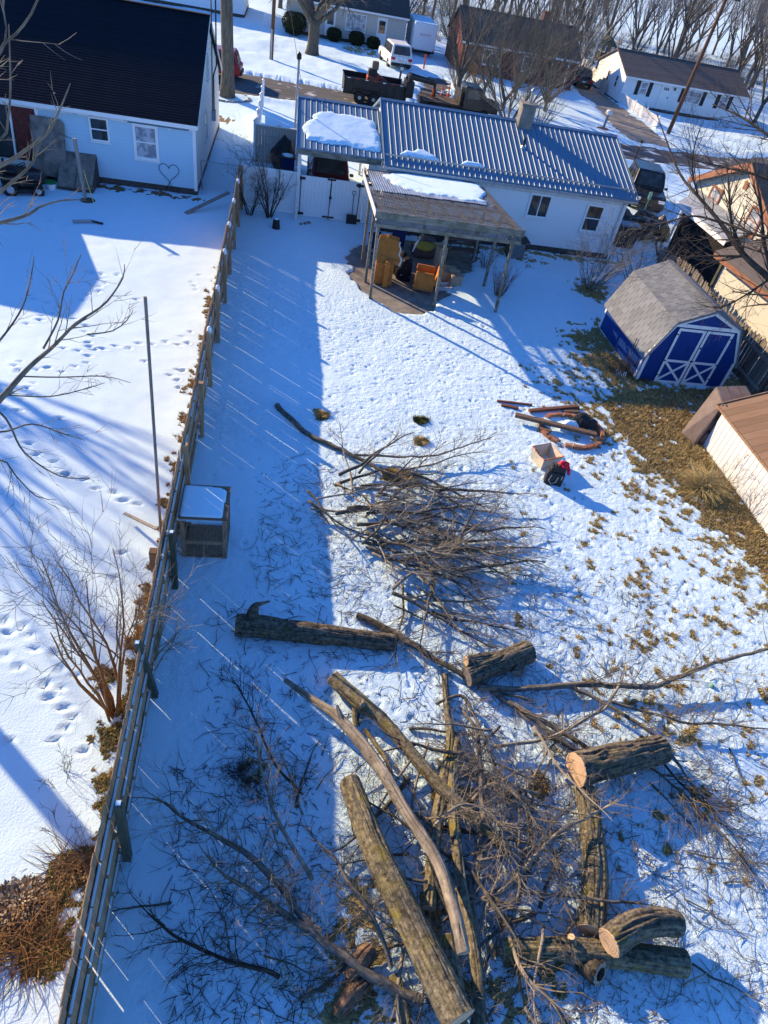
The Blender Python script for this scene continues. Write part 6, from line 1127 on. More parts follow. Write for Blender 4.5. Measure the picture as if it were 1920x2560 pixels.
# tree left of the frame whose twigs hang into the picture, trunk shadow falls at the lower left
base = Vector((-9.0, 10.35, 0)); t = thing('yard_tree', 'bare tree with budded twigs hanging in from the neighbour side', 'tree', base); tr = MB(); tw = MB(); g = random.Random(9)
tr.tube([base - Vector((0, 0, .2)), base + Vector((0, 0, .4)), base + Vector((.1, 0, 3)), base + Vector((.1, .2, 6)), base + Vector((-.2, .3, 9)), base + Vector((-.4, .5, 11.5))], [.26, .18, .16, .14, .10, .05], 12)
def near(L0, R0, D, ntw, TL):
    P = [atd(px, py, D + .002 * k) for k, (px, py) in enumerate(L0)]; pp, r_ = spline(P, R0, .08); tr.tube(pp, r_, 6); return pp, r_, ntw, TL
NB = [([(-260, 1120), (-60, 1045), (0, 998), (72, 919), (134, 865), (188, 810), (231, 782), (268, 753), (307, 695), (311, 660)], [.06, .045, .036, .028, .021, .017, .014, .012, .008, .004], 8.6, 14, .5),
      ([(108, 872), (145, 800), (159, 731), (180, 690), (202, 637)], [.014, .011, .009, .007, .004], 8.6, 8, .35), ([(217, 836), (282, 827), (318, 800), (333, 774)], [.009, .008, .006, .003], 8.6, 5, .3), ([(58, 941), (145, 943), (260, 941), (327, 957)], [.009, .008, .006, .003], 8.6, 6, .3), ([(22, 988), (126, 991), (217, 971), (262, 957)], [.009, .008, .006, .003], 8.6, 6, .3),
      ([(-200, 600), (0, 557), (72, 536), (98, 518), (155, 501), (213, 500)], [.03, .02, .016, .012, .009, .005], 8.2, 8, .35), ([(-200, 500), (0, 415), (72, 370), (116, 337), (137, 301), (159, 252), (176, 208)], [.035, .02, .016, .013, .011, .008, .004], 7.6, 6, .22), ([(-150, 600), (0, 480), (67, 424), (89, 392), (98, 359), (110, 320)], [.03, .017, .013, .009, .007, .004], 7.6, 6, .22), ([(-120, 330), (0, 350), (20, 300), (26, 220), (25, 150), (22, 60)], [.025, .012, .010, .009, .007, .004], 7.2, 4, .2),
      ([(-150, 300), (-20, 160), (10, 110), (40, 85), (78, 35), (110, -40)], [.02, .014, .012, .010, .009, .007], 7.0, 4, .3), ([(10, 115), (16, 70), (8, 20), (14, -40)], [.010, .008, .007, .006], 7.0, 2, .2), ([(-150, 960), (0, 1031), (60, 1130), (150, 1190), (225, 1195)], [.03, .013, .010, .008, .004], 8.8, 10, .4), ([(-100, 1200), (0, 1150), (40, 1190), (90, 1240), (140, 1250)], [.03, .012, .009, .007, .004], 8.8, 9, .4), ([(-160, 960), (-60, 905), (0, 850), (55, 770), (78, 690), (85, 640)], [.03, .02, .013, .010, .007, .004], 8.4, 8, .35), ([(-100, 1050), (0, 1080), (80, 1060), (160, 1085), (210, 1100)], [.02, .011, .009, .007, .003], 8.7, 8, .3)]
for L0, R0, D, ntw, TL in NB:
    pp, r_, _, _ = near(L0, R0, D, ntw, TL)
    for i in range(ntw):
        k = int(g.uniform(.3, .98) * (len(pp) - 2)); b = (pp[k + 1] - pp[k]).normalized(); s = rdir(g); twig(tw, pp[k], b * .9 + s * .7, TL * g.uniform(.5, 1.3), max(.0035, r_[k] * .4), 1, g, .14, .04, nb=2, seg=.1)
    if L0[0][0] > 0: continue
    q = pp[0]; tr.tube([q, q.lerp(base + Vector((.1, .1, q.z * .8)), .5) + Vector((0, 0, -.1)), base + Vector((.05, .1, max(1.5, q.z * .75)))], [R0[0], R0[0] * 1.3, R0[0] * 1.7], 6)
for i in range(7):
    a = g.uniform(0, 6.28); twig(tr, base + Vector((0, .2, 5 + i * .9)), Vector((math.cos(a), math.sin(a), .9)), 2.6, .06, 2, g, .12, .05, nb=3, seg=.4)
ob('trunk', tr, 'twig', t, smooth=True); ob('crown', tw, 'twig', t)
tree('yard_tree', 'tall bare tree beyond the neighbour yard that throws branch shadows', (-17.5, 23.5, 0), 11, .3, 21, fork=.28, nl=6, dep=4, nb=3)
# ---- wood behind the houses: whole trees copied from a few kinds
pro = [tree('woodland_tree', 'x', (0, 200 + i * 12, 0), 11 + i % 3 * 2, .15 + .035 * (i % 3), 40 + i, fork=[.3, .15, .38, .2, .1][i], nl=5, dep=5, nb=3, spread=[.55, .6, .45, .7, .5][i], m='tree_bark' if i != 4 else 'tree_bark', tm='crown_far', crown_r=.045) for i in range(5)]
g = random.Random(3); GR = 'trees of the wood behind the street houses'; k = 0
spots = [(41.5, 88), (43.2, 87), (46, 92), (38, 94), (33, 95), (30, 92)]
for i in range(118):
    x = g.uniform(4, 95); y = g.uniform(86, 135) if x < 45 else g.uniform(78, 130)
    spots.append((x, y))
for i in range(12): spots.append((g.uniform(44, 62), g.uniform(58, 82)))
for i in range(8): spots.append((g.uniform(-3, 10), g.uniform(84, 96)))
for i, (x, y) in enumerate(spots):
    lb = 'bare tree of the wood standing behind the street houses'
    if i < 5:
        o = pro[i]; o.location = (x, y, -.1); o.rotation_euler = (0, 0, g.uniform(0, 6.28)); o['label'] = lb; o['group'] = GR
    else: copytree(pro[i % 5], (x, y, -.1), g.uniform(0, 6.28), lb, GR, g.uniform(.75, 1.3))
bi = tree('birch_tree', 'white barked slim birch between the brick house and the white cottage', (29.3, 78, 0), 10, .11, 61, fork=.3, nl=5, dep=4, nb=2, spread=.4, m='birch', tm='crown_far', crown_r=.03); copytree(bi, (31.0, 80, 0), 2, 'white barked birch leaning nearer the wooden playhouse'); copytree(bi, (27.6, 80, 0), 4, 'white barked birch farthest back beside the brick house')
br = shrub('bush', 'x', Vector((0, 260, 0)), 2.2, 12, (0, 0), 'twig', 'crown_far', 71, r=.02, spread=.8, dep=3, nb=3, group='undergrowth bushes at the edge of the wood')
for i in range(110):
    x = g.uniform(8, 80); y = g.uniform(84, 120) if x < 42 else g.uniform(76, 110); lb = 'bare undergrowth bush at the edge of the wood'
    if i == 0: br.location = (x, y, 0); br['label'] = lb
    else: copytree(br, (x, y, 0), g.uniform(0, 6.28), lb, 'undergrowth bushes at the edge of the wood', g.uniform(.8, 1.7))
# ------------------------------------------------------------------ leaf litter, grass, vines (past counting)
def leaves(name, pts, m, label, cat, s0=.02, s1=.05, seed=0, tilt=.5):
    g = np.random.RandomState(seed); n = len(pts); V = np.zeros((n, 4, 3)); a = g.uniform(0, 6.28, n); s = g.uniform(s0, s1, n); u = np.stack([np.cos(a), np.sin(a), g.uniform(-tilt, tilt, n)], 1); w = np.stack([-np.sin(a), np.cos(a), g.uniform(-tilt, tilt, n)], 1) * .6
    P = np.array(pts); V[:, 0] = P - u * s[:, None]; V[:, 1] = P + w * s[:, None]; V[:, 2] = P + u * s[:, None]; V[:, 3] = P - w * s[:, None]; V = V.reshape(-1, 3); c = V.mean(0); c[2] = 0
    o = bpy.data.objects.new(name, gmesh(name, V - c, np.arange(n * 4).reshape(n, 4), m, False)); COL.objects.link(o); o.location = c; return tag(o, label, cat, kind='stuff')
def blades(name, pts, m, label, cat, h0=.04, h1=.10, seed=0, w=.009, lean=.7):
    g = np.random.RandomState(seed); n = len(pts); a = g.uniform(0, 6.28, n); h = g.uniform(h0, h1, n); P = np.array(pts); V = np.zeros((n, 3, 3)); s = np.stack([np.cos(a), np.sin(a), 0 * a], 1) * w; b = g.uniform(0, 6.28, n)
    V[:, 0] = P - s; V[:, 1] = P + s; V[:, 2] = P + np.stack([np.cos(b) * lean * h, np.sin(b) * lean * h, h], 1); V = V.reshape(-1, 3); c = V.mean(0); c[2] = 0
    o = bpy.data.objects.new(name, gmesh(name, V - c, np.arange(n * 3).reshape(n, 3), m, False)); COL.objects.link(o); o.location = c; return tag(o, label, cat, kind='stuff')
sel = np.argwhere((bare > .5) & (X > 4) & (X < 16.5) & (Y > 1) & (Y < 27)); r_ = RS.permutation(len(sel))
def pick(s_, n): 
    s_ = s_[RS.randint(0, len(s_), n)]; return np.stack([X[s_[:, 0], s_[:, 1]] + RS.uniform(-.03, .03, n), Y[s_[:, 0], s_[:, 1]] + RS.uniform(-.03, .03, n), Z[s_[:, 0], s_[:, 1]] + .003], 1)
blades('dry_grass', pick(sel, 60000), 'grass_tan', 'tan dry grass showing through the thin snow on the right', 'grass', .04, .11, 1); blades('green_grass', pick(sel, 9000), 'grass_green', 'dull green grass tufts among the tan grass', 'grass', .03, .08, 2)
s2 = np.argwhere((bare > .4) & inB); leaves('leaf_litter', pick(s2, 14000) + np.array([0, 0, .01]), 'leaf_brown', 'brown leaf litter before the low white shed', 'leaves', .018, .042, 3)
s3 = np.argwhere((bare > .4) & (X < -1.85) & (X > -5) & (Y < 25)); leaves('leaf_litter', pick(s3, 16000) + np.array([0, 0, .008]), 'leaf_brown', 'brown leaves heaped along the neighbour side of the board fence', 'leaves', .015, .038, 4); blades('dry_grass', pick(s3, 9000), 'grass_tan', 'dry grass fringe along the foot of the board fence', 'grass', .04, .12, 5); s4 = s3[(Y[s3[:, 0], s3[:, 1]] < 6.6)]; leaves('ivy', pick(s4, 2600) + np.array([0, 0, .03]), 'grass_green', 'green creeper leaves at the foot of the board fence', 'plants', .015, .03, 6)
def heap(px, py, rx, ry, h, n, m, lb, seed, name='leaf_heap', cat='leaves', fn=leaves, **k):
    g = np.random.RandomState(seed); p = G(px, py); a = g.uniform(0, 6.28, n); q = np.sqrt(g.uniform(0, 1, n)); return fn(name, np.stack([p.x + np.cos(a) * q * rx, p.y + np.sin(a) * q * ry, .04 + h * (1 - q ** 2) * g.uniform(.2, 1, n)], 1), m, lb, cat, seed=seed, **k)
heap(60, 2270, .50, .36, .16, 2200, 'leaf_brown', 'heap of dry brown leaves and vines at the neighbour fence', 41, s0=.02, s1=.05, tilt=.6); heap(55, 2260, .46, .34, .19, 600, 'leaf_pale', 'pale curled leaves on top of the brown leaf heap', 51, s0=.02, s1=.045, tilt=.7); heap(185, 2180, .35, .3, .12, 1300, 'leaf_brown', 'trailing dead vine leaves between heap and fence', 42, s0=.015, s1=.04, tilt=.6); 
def strands(name, px, py, rx, ry, n, L0, L1, r, m, label, cat, seed, up=1.0, droop=.5):
    g = random.Random(seed); c = G(px, py); mb = MB()
    for i in range(n):
        a = g.uniform(0, 6.283); q = math.sqrt(g.random()); p = Vector((c.x + math.cos(a) * q * rx, c.y + math.sin(a) * q * ry, .03)); b = g.uniform(0, 6.283); d = Vector((math.cos(b), math.sin(b), up * g.uniform(.3, 1.4))).normalized(); L_ = g.uniform(L0, L1); P = [p]
        for k in range(4): d = (d + rdir(g) * .25 - Vector((0, 0, droop))).normalized(); nq = P[-1] + d * L_ / 4; nq.z = max(nq.z, .05 + .03 * g.random()); P.append(nq)
        mb.tube(P, [r, r, r * .8, r * .6, r * .3], 3, False)
    return ob(name, mb, m, label=label, cat=cat, kind='stuff')
strands('dead_vines', 80, 2370, .36, .24, 300, .25, .8, .0055, 'stem_orange', 'rusty dead vine tangle below the leaf heap', 'plants', 43, .8, .22)
strands('dead_vines', 190, 2180, .34, .24, 170, .25, .8, .0055, 'leaf_brown', 'brown dead vine tangle between the leaf heap and the fence', 'plants', 44, .8, .22)
strands('grass_mound', 1752, 1228, .20, .16, 900, .45, 1.0, .0065, 'grass_tan', 'mound of straw coloured dead ornamental grass by the low white shed', 'plants', 45, 1.6, .30)
heap(1590, 935, .6, .8, .22, 4000, 'leaf_brown', 'brown leaves drifted at the blue shed corner', 45, s0=.015, s1=.04); heap(1000, 1195, .45, .22, .1, 1800, 'grass_tan', 'tan grass clump near the curved bough', 46, name='grass_clump', cat='grass', fn=blades, h0=.05, h1=.16)
for k_, (px, py) in enumerate(((1050, 1055), (1052, 1108), (805, 1042))): heap(px, py, .2, .16, .06, 700, 'grass_tan' if k_ != 0 else 'grass_green', ['green grass clump in the snow toward the canopy', 'tan grass clump alone in the snow', 'small dry clump at the fence shadow edge'][k_], 47 + k_, name='grass_clump', cat='grass', fn=blades, h0=.04, h1=.12)
for k_, (px, py, sx) in enumerate(((600, 1935, .4), (640, 1975, .5))):
    g = random.Random(200 + k_); p = G(px, py); mb = MB()
    for i in range(170): a = g.uniform(0, 6.28); q = p + Vector((g.gauss(0, .16) * sx * 2, g.gauss(0, .13) * sx * 2, .04)); twig(mb, q, Vector((math.cos(a), math.sin(a), .5)), g.uniform(.1, .3), .004, 1, g, .4, 0, nb=1, floor=.04)
    ob('dark_tuft', mb, 'twig_dark', label=['dark wiry plant tuft in the shade of the fence', 'smaller dark wiry tuft beside the larger one'][k_], cat='plant')
# ------------------------------------------------------------------ vehicles
def wheel(t, x, y, r, w=.2, rim='chrome'):
    Mr = Matrix.Rotation(math.pi / 2, 3, 'X'); o = ob('wheel', MB().lathe([(r * .62, -w / 2), (r * .94, -w / 2), (r, -w * .3), (r, w * .3), (r * .94, w / 2), (r * .62, w / 2)], (x, y, r), 18, Mr), 'rubber', t); ob('rim', MB().lathe([(r * .25, -w / 2 - .004), (r * .6, -w / 2 + .02), (r * .6, w / 2 - .02), (r * .25, w / 2 + .004)], (x, y, r), 12, Mr), rim, o); return o
def car(name, label, cat, loc, rz, L, Wd, H, paint, kind='suv'):
    t = thing(name, label, cat, loc, rz=rz, local=True); h = L / 2; w = Wd / 2; bz = H * .56; gz_ = .28
    side = [(-h, gz_ + .12), (-h + .06, gz_), (h - .08, gz_), (h, gz_ + .15), (h - .03, bz * .80), (h - .25, bz * .92), (h * .42, bz), (-h + .12, bz + .02), (-h + .02, bz * .9)]
    b = MB(); b.prism([(x, -w, z) for x, z in side], (0, Wd, 0)); ob('body', b, paint, t, bev=.09)
    r0 = -h + (.12 if kind != 'sedan' else .75); top = [(r0, bz - .03), (h * .40, bz - .03), (h * .12, H), (r0 + (.28 if kind != 'sedan' else .45), H)]
    g = MB(); n = len(top); g.v = [(x, -w * (.97 if z < H else .80), z) for x, z in top] + [(x, w * (.97 if z < H else .80), z) for x, z in top]; g.f = [(0, 1, 2, 3), (7, 6, 5, 4), (0, 4, 5, 1), (1, 5, 6, 2), (2, 6, 7, 3), (3, 7, 4, 0)]; ob('cabin', g, paint, t, bev=.05)
    def lerp(a, b, u): return tuple(a[k] + (b[k] - a[k]) * u for k in range(3))
    def pane(nm, A, B, C_, D, off, m=.10):
        P = [lerp(lerp(A, B, u), lerp(D, C_, u), v) for u, v in ((m, .14), (1 - m, .14), (1 - m, .86), (m, .86))]; ob(nm, MB().prism([tuple(Vector(q) + Vector(off)) for q in P], Vector(off) * .2), 'pane', t)
    V = g.v
    pane('windscreen', V[1], V[5], V[6], V[2], (.035, 0, .02)); pane('rear_window', V[0], V[4], V[7], V[3], (-.04, 0, .02))
    for s, i in ((-1, 0), (1, 4)):
        a, b_, c, d = V[i], V[i + 1], V[i + 2], V[i + 3]
        for u0, u1 in ((.04, .33), (.36, .66), (.69, .97)): pane('side_window', lerp(a, b_, u0), lerp(a, b_, u1), lerp(d, c, u1), lerp(d, c, u0), (0, s * .03, .006), .04)
    for x in (-h * .62, h * .62):
        for s in (-1, 1): wheel(t, x, s * (w - .09), .34, .22)
    for s in (-1, 1):
        ob('tail_light', MB().box((-h + .02, s * (w - .22), bz * .82), (.10, .34, .18)), 'lamp_red', t, bev=.02); ob('headlight', MB().box((h - .06, s * (w - .24), bz * .72), (.12, .36, .15)), 'reflect_white', t, bev=.02); ob('mirror', MB().box((h * .32, s * (w + .08), bz + .10), (.12, .18, .13)), paint, t, bev=.03)
    ob('rear_bumper', MB().box((-h - .02, 0, gz_ + .14), (.14, Wd * .92, .22)), 'black_plastic', t, bev=.04); ob('licence_plate', MB().box((-h - .012, 0, bz * .70), (.03, .34, .16)), 'trim_old', t); ob('front_bumper', MB().box((h - .0, 0, gz_ + .12), (.14, Wd * .9, .2)), 'black_plastic', t, bev=.04)
    return t
car('parked_car', 'white sport utility vehicle parked nose-in beside the cargo trailer', 'car', (9.0, 68.9, 0), math.radians(97), 4.9, 1.95, 1.78, 'car_white')
car('parked_car', 'red station wagon half hidden behind the tall street tree', 'car', (-5.5, 53.9, 0), math.pi - .04, 4.5, 1.8, 1.62, 'car_red')
car('parked_car', 'dark red car with wide windscreen parked under the carport', 'car', (2.05, 33.6, 0), -math.pi / 2 + .04, 4.6, 1.8, 1.5, 'car_maroon', 'sedan')
t_ = car('parked_truck', 'black off-road truck parked between the white house and the tan house', 'truck', (20.4, 38.6, 0), math.radians(-104), 4.2, 1.85, 1.78, 'car_dark')
car('parked_car', 'dark car at the end of the brick house wall', 'car', (28.6, 75.2, 0), math.radians(80), 4.5, 1.8, 1.45, 'car_dark', 'sedan')
car('parked_car', 'red car half hidden by bare branches beyond the far lawn', 'car', (45.5, 62.5, 0), math.radians(60), 4.4, 1.8, 1.45, 'car_red', 'sedan')
# yard scrap between houses
t = thing('scrap_heap', 'dark scrap and tarps heaped beside the black truck', 'scrap', (17.6, 33, 0)); 
for i in range(5): ob('tarp', MB().blob((17.0 + .5 * i, 33.4 - .5 * (i % 3), .45), (.6, .7, .55), 60 + i, 14, 8, .5), 'black_plastic' if i % 2 else 'car_dark', t)
p = G(1605, 560, 1.0); t = thing('blue_bin', 'pale blue curved bin lid on the dark heap behind the picket fence', 'bin', (16.4, 31.0, 0)); ob('body', MB().box((16.4, 31.0, .5), (.9, .6, 1.0)), 'black_plastic', t, bev=.04); ob('lid', MB().box((16.4, 31.0, 1.05), (1.0, .7, .10)), 'roof_steel', t, bev=.05)
ob('teal_cloth', MB().blob((19.3, 35.6, 1.2), (.10, .06, .22), 70, 10, 8, .3).tube([(19.3, 35.6, -.05), (19.3, 35.6, 1.1)], .02, 5), 'teal', label='small teal cloth hung near the black truck', cat='cloth')
# cargo trailer
t = thing('cargo_trailer', 'tall white enclosed cargo trailer with faint red script', 'trailer', (12.4, 77.5, 0)); x0, x1, y0, y1 = 11.25, 13.45, 74.9, 80.2
ob('box', MB().bb((x0, y0, .55), (x1, y1, 2.62)), 'trim_white', t, bev=.06); ob('roof', MB().bb((x0 + .04, y0 + .05, 2.62), (x1 - .04, y1 - .05, 2.70)), 'snow', t, bev=.03); ob('rear_door', MB().bb((x0 + .10, y0 - .03, .62), (x1 - .10, y0 - .004, 2.5)), 'trim_white', t); ob('rear_frame', MB().bb((x0, y0 - .06, .42), (x1, y0 + .02, .56)), 'black_iron', t)
sc2 = MB()
for i in range(3):
    cx_ = 11.95 + i * .38; sc2.tube([(cx_ - .12, y0 - .04, 1.75), (cx_ - .05, y0 - .04, 1.9), (cx_ + .04, y0 - .04, 1.72), (cx_ + .12, y0 - .04, 1.86), (cx_ + .17, y0 - .04, 1.74)], .018, 5)
ob('script', sc2, 'lamp_red', t)
for s in (x0 + .12, x1 - .12):
    ob('tail_light', MB().box((s, y0 - .05, .62), (.1, .04, .16)), 'lamp_red', t)
    for y in (76.9, 77.8):
        Mr = Matrix.Rotation(math.pi / 2, 3, 'Y'); w = ob('wheel', MB().lathe([(.2, -.1), (.33, -.1), (.35, 0), (.33, .1), (.2, .1)], (s, y, .35), 14, Mr), 'rubber', t)
# dump trailer with gooseneck
t = thing('dump_trailer', 'black gooseneck dump trailer parked along the street', 'trailer', (6.5, 53, 0)); x0, x1, y0, y1 = 3.62, 7.75, 51.95, 54.05
bd_ = MB(); bd_.bb((x0, y0, .66), (x1, y1, .74)); bd_.bb((x0, y0, .74), (x1, y0 + .06, 1.42)); bd_.bb((x0, y1 - .06, .74), (x1, y1, 1.42)); bd_.bb((x1 - .06, y0 + .06, .74), (x1, y1 - .06, 1.42)); bd_.bb((x0, y0 + .06, .74), (x0 + .06, y1 - .06, 1.42)); ob('bed', bd_, 'trailer_black', t)
for i in range(8): ob('side_rib', MB().bb((x0 + .1 + i * .55, y0 - .05, .70), (x0 + .16 + i * .55, y0 - .002, 1.40)), 'trailer_black', t)
ob('top_rail', MB().bb((x0 - .04, y0 - .06, 1.42), (x1 + .04, y0 + .08, 1.50)).bb((x0 - .04, y1 - .08, 1.42), (x1 + .04, y1 + .06, 1.50)), 'trailer_black', t)
for i in range(7): ob('reflector', MB().box((x0 + .3 + i * .6, y0 - .066, 1.46), (.20, .01, .04)), 'lamp_red' if i % 2 else 'reflect_white', t)
ob('chassis', MB().bb((x0, y0 + .3, .46), (x1 + .2, y0 + .45, .655)).bb((x0, y1 - .45, .46), (x1 + .2, y1 - .3, .655)), 'trailer_black', t)
for x in (4.75, 5.72):
    for y in (y0 + .0, y1 - .0): wheel(t, x, y, .39, .22, 'steel_grey')
ob('mudguard', MB().prism([(4.2, y0 - .16, .6), (4.3, y0 - .16, .86), (6.2, y0 - .16, .86), (6.3, y0 - .16, .6), (6.18, y0 - .16, .6), (6.1, y0 - .16, .81), (4.4, y0 - .16, .81), (4.32, y0 - .16, .6)], (0, .15, 0)), 'trailer_black', t)
gn = MB()
for y in (y0 + .45, y1 - .45): gn.bar((7.85, y, .55), (8.15, y, 2.0), .14, .24); gn.bar((8.1, y, 1.95), (10.0, (y + 53) / 2, 1.75), .14, .22)
gn.bar((8.12, y0 + .4, 1.95), (8.12, y1 - .4, 1.95), .2, .2); gn.bar((9.95, 53, 1.8), (10.05, 53, .95), .16, .16); ob('gooseneck', gn, 'trailer_black', t); ob('toolbox', MB().bb((7.86, y0 + .3, .75), (8.45, y1 - .3, 1.7)), 'trailer_black', t, bev=.02); ob('coupler_light', MB().box((9.9, 52.9, 1.2), (.12, .12, .5)), 'cone_orange', t)
t = thing('stump_grinder', 'red and black machine standing in the dump trailer bed', 'machine', (5.6, 53, .74)); ob('body', MB().box((5.6, 53, 1.2), (.8, .9, .8)), 'machine_red', t, bev=.06); ob('boom', MB().bar((5.8, 53, 1.7), (7.1, 53.0, .95), .22, .26), 'machine_red', t); ob('engine_cover', MB().box((5.55, 53, 1.75), (.6, .6, .5)), 'black_plastic', t, bev=.08); ob('exhaust', MB().box((5.7, 53.0, 2.2), (.45, .4, .5)), 'wood_brown', t, bev=.08)
for y in (52.5, 53.5): ob('track', MB().box((5.5, y, .92), (1.1, .24, .34)), 'rubber', t, bev=.1)
t = thing('flatbed_truck', 'dark flatbed truck with plank deck in front of the dump trailer', 'truck', (11.2, 53, 0)); ob('chassis', MB().bb((9.0, 52.2, .5), (13.6, 53.8, .8)), 'trailer_black', t); 
me = unit('wood_brown', 'plank')
for i in range(8): inst('deck_plank', me, t, (10.4, 52.05 + i * .27, .86), (0, 0, 0), (2.6, .25, .06))
ob('headboard', MB().bb((11.72, 52.0, .9), (11.8, 54.0, 1.7)), 'trailer_black', t); ob('cab', MB().prism([(12.0, 52.1, .6), (14.6, 52.1, .6), (14.6, 52.1, 1.2), (13.6, 52.1, 1.3), (13.2, 52.1, 2.0), (12.0, 52.1, 2.05)], (0, 1.85, 0)), 'car_dark', t, bev=.08); ob('side_window', MB().bb((12.2, 52.06, 1.35), (13.1, 52.095, 1.85)), 'pane', t); ob('rear_window', MB().bb((11.96, 52.4, 1.4), (11.995, 53.6, 1.9)), 'pane', t)
for x in (9.9, 13.6):
    for y in (52.15, 53.85): wheel(t, x, y, .4, .25, 'steel_grey')
# cones, marker, mailboxes, lamp, poles
def cone(x, y, lb):
    t = thing('traffic_cone', lb, 'cone', (x, y, 0), 'orange cones by the dump trailer'); ob('base', MB().box((x, y, .02), (.36, .36, .04)), 'cone_orange', t); ob('cone', MB().lathe([(.13, .04), (.085, .36), (.03, .9)], (x, y, 0), 12), 'cone_orange', t); ob('band', MB().lathe([(.098, .34), (.072, .52)], (x, y, 0), 12), 'reflect_white', t)
cone(11.62, 58.2, 'orange traffic cone with white band near the dump trailer neck'); cone(12.2, 58.6, 'orange traffic cone with white band near the dump trailer neck')
t = thing('marker_post', 'tall orange marker tube standing before the cargo trailer', 'marker', (11.64, 68.6, 0)); ob('tube', MB().lathe([(.22, 0), (.22, .05), (.07, .06), (.06, 1.05), (.1, 1.08), (.1, 1.15)], (11.64, 68.6, 0), 12), 'cone_orange', t)
for x, y, lb, m_ in ((8.44, 60.1, 'grey mailbox post standing behind the dump trailer', 'wood_brown'), (24.4, 56.2, 'wooden mailbox post beside the cleared driveway', 'wood_weathered')):
    t = thing('mailbox', lb, 'mailbox', (x, y, 0)); ob('post', MB().bar((x, y, -.1), (x + .05, y, 1.1), .14), m_, t); bx = MB(); n = 10
    bx.prism([(x - .12, y - .28, 1.08), (x + .22, y - .28, 1.08)] + [(x + .05 + .17 * math.cos(a * math.pi / n), y - .28, 1.25 + .15 * math.sin(a * math.pi / n)) for a in range(n + 1)], (0, .56, 0)); ob('box', bx, 'black_plastic' if x < 10 else 'trim_old', t); ob('door', MB().box((x + .05, y - .29, 1.2), (.26, .012, .22)), 'trim_old', t)
ob('rock_edging', MB().lathe([(.5, 0), (.48, .12), (.3, .16)], (24.4, 56.2, 0), 14), 'brick', label='low ring of brown stones round the wooden mailbox post', cat='edging')
p = Vector((21.6, 43.5, 0)); t = thing('yard_lamp', 'black lantern on a post behind the black truck', 'lamp', p); ob('post', MB().tube([p - Vector((0, 0, .1)), p + Vector((0, 0, 1.75))], .04, 8), 'black_iron', t); ln = ob('lantern', MB().lathe([(.05, 1.75), (.10, 1.8), (.13, 2.05), (.15, 2.06), (.03, 2.2)], p, 6), 'black_iron', t); ob('glass', MB().lathe([(.105, 1.82), (.135, 2.03)], p, 6), 'plastic_grey', ln)
def upole(p, top, lb, r=.15, guard='galvanised', gside=(0, -1)):
    t = thing('utility_pole', lb, 'pole', p); top = Vector(top); ob('shaft', MB().tube([Vector(p) - Vector((0, 0, .2)), Vector(p).lerp(top, .5), top], [r, r * .9, r * .75], 12), 'pole_wood', t, smooth=True)
    gd = Vector(p) + Vector((gside[0] * r * 1.1, gside[1] * r * 1.1, 0)); ob('cable_guard', MB().tube([gd, gd + Vector((0, 0, 2.0))], .055, 8), guard, t); ob('crossarm', MB().bar(top - Vector((1.1, 0, .5)), top + Vector((1.1, 0, -.5)), .1, .12), 'pole_wood', t)
    return top
tA = upole((-1.49, 61.98, 0), (-1.3, 62, 9.5), 'brown utility pole standing across the street left of the forked tree', .15); tB = upole((30.85, 58.14, 0), (31.2, 58.2, 9.6), 'rusty brown utility pole leaning beside the cleared driveway', .17, 'vinyl_white', (.9, .3))
def wire(a, b, sag, lb, r=.014):
    a, b = Vector(a), Vector(b); P = [a.lerp(b, i / 14) - Vector((0, 0, sag * 4 * (i / 14) * (1 - i / 14))) for i in range(15)]; ob('cable', MB().tube(P, r, 4, False), 'black_iron', label=lb, cat='cable')
wire(tA - Vector((0, 0, .5)), (HX + .26, 37.4, 6.5), .8, 'service cable from the utility pole to the pale house'); wire(tA - Vector((0, 0, 1)), (.6, 40.5, 2.9), .3, 'guy cable running from the utility pole down to the carport corner'); wire(tB - Vector((0, 0, .8)), (30.6, 70, 3.3), .5, 'service cable from the leaning pole to the white cottage gable')
p = Vector((.42, 40.2, 0)); t = thing('yard_lamp', 'grey lamp post rising behind the carport ridge', 'lamp', p); ob('post', MB().tube([p, p + Vector((0, 0, 3.9))], .06, 8), 'steel_grey', t); ob('head', MB().lathe([(.05, 3.9), (.13, 3.95), (.12, 4.15), (.03, 4.25)], p, 8), 'black_iron', t)
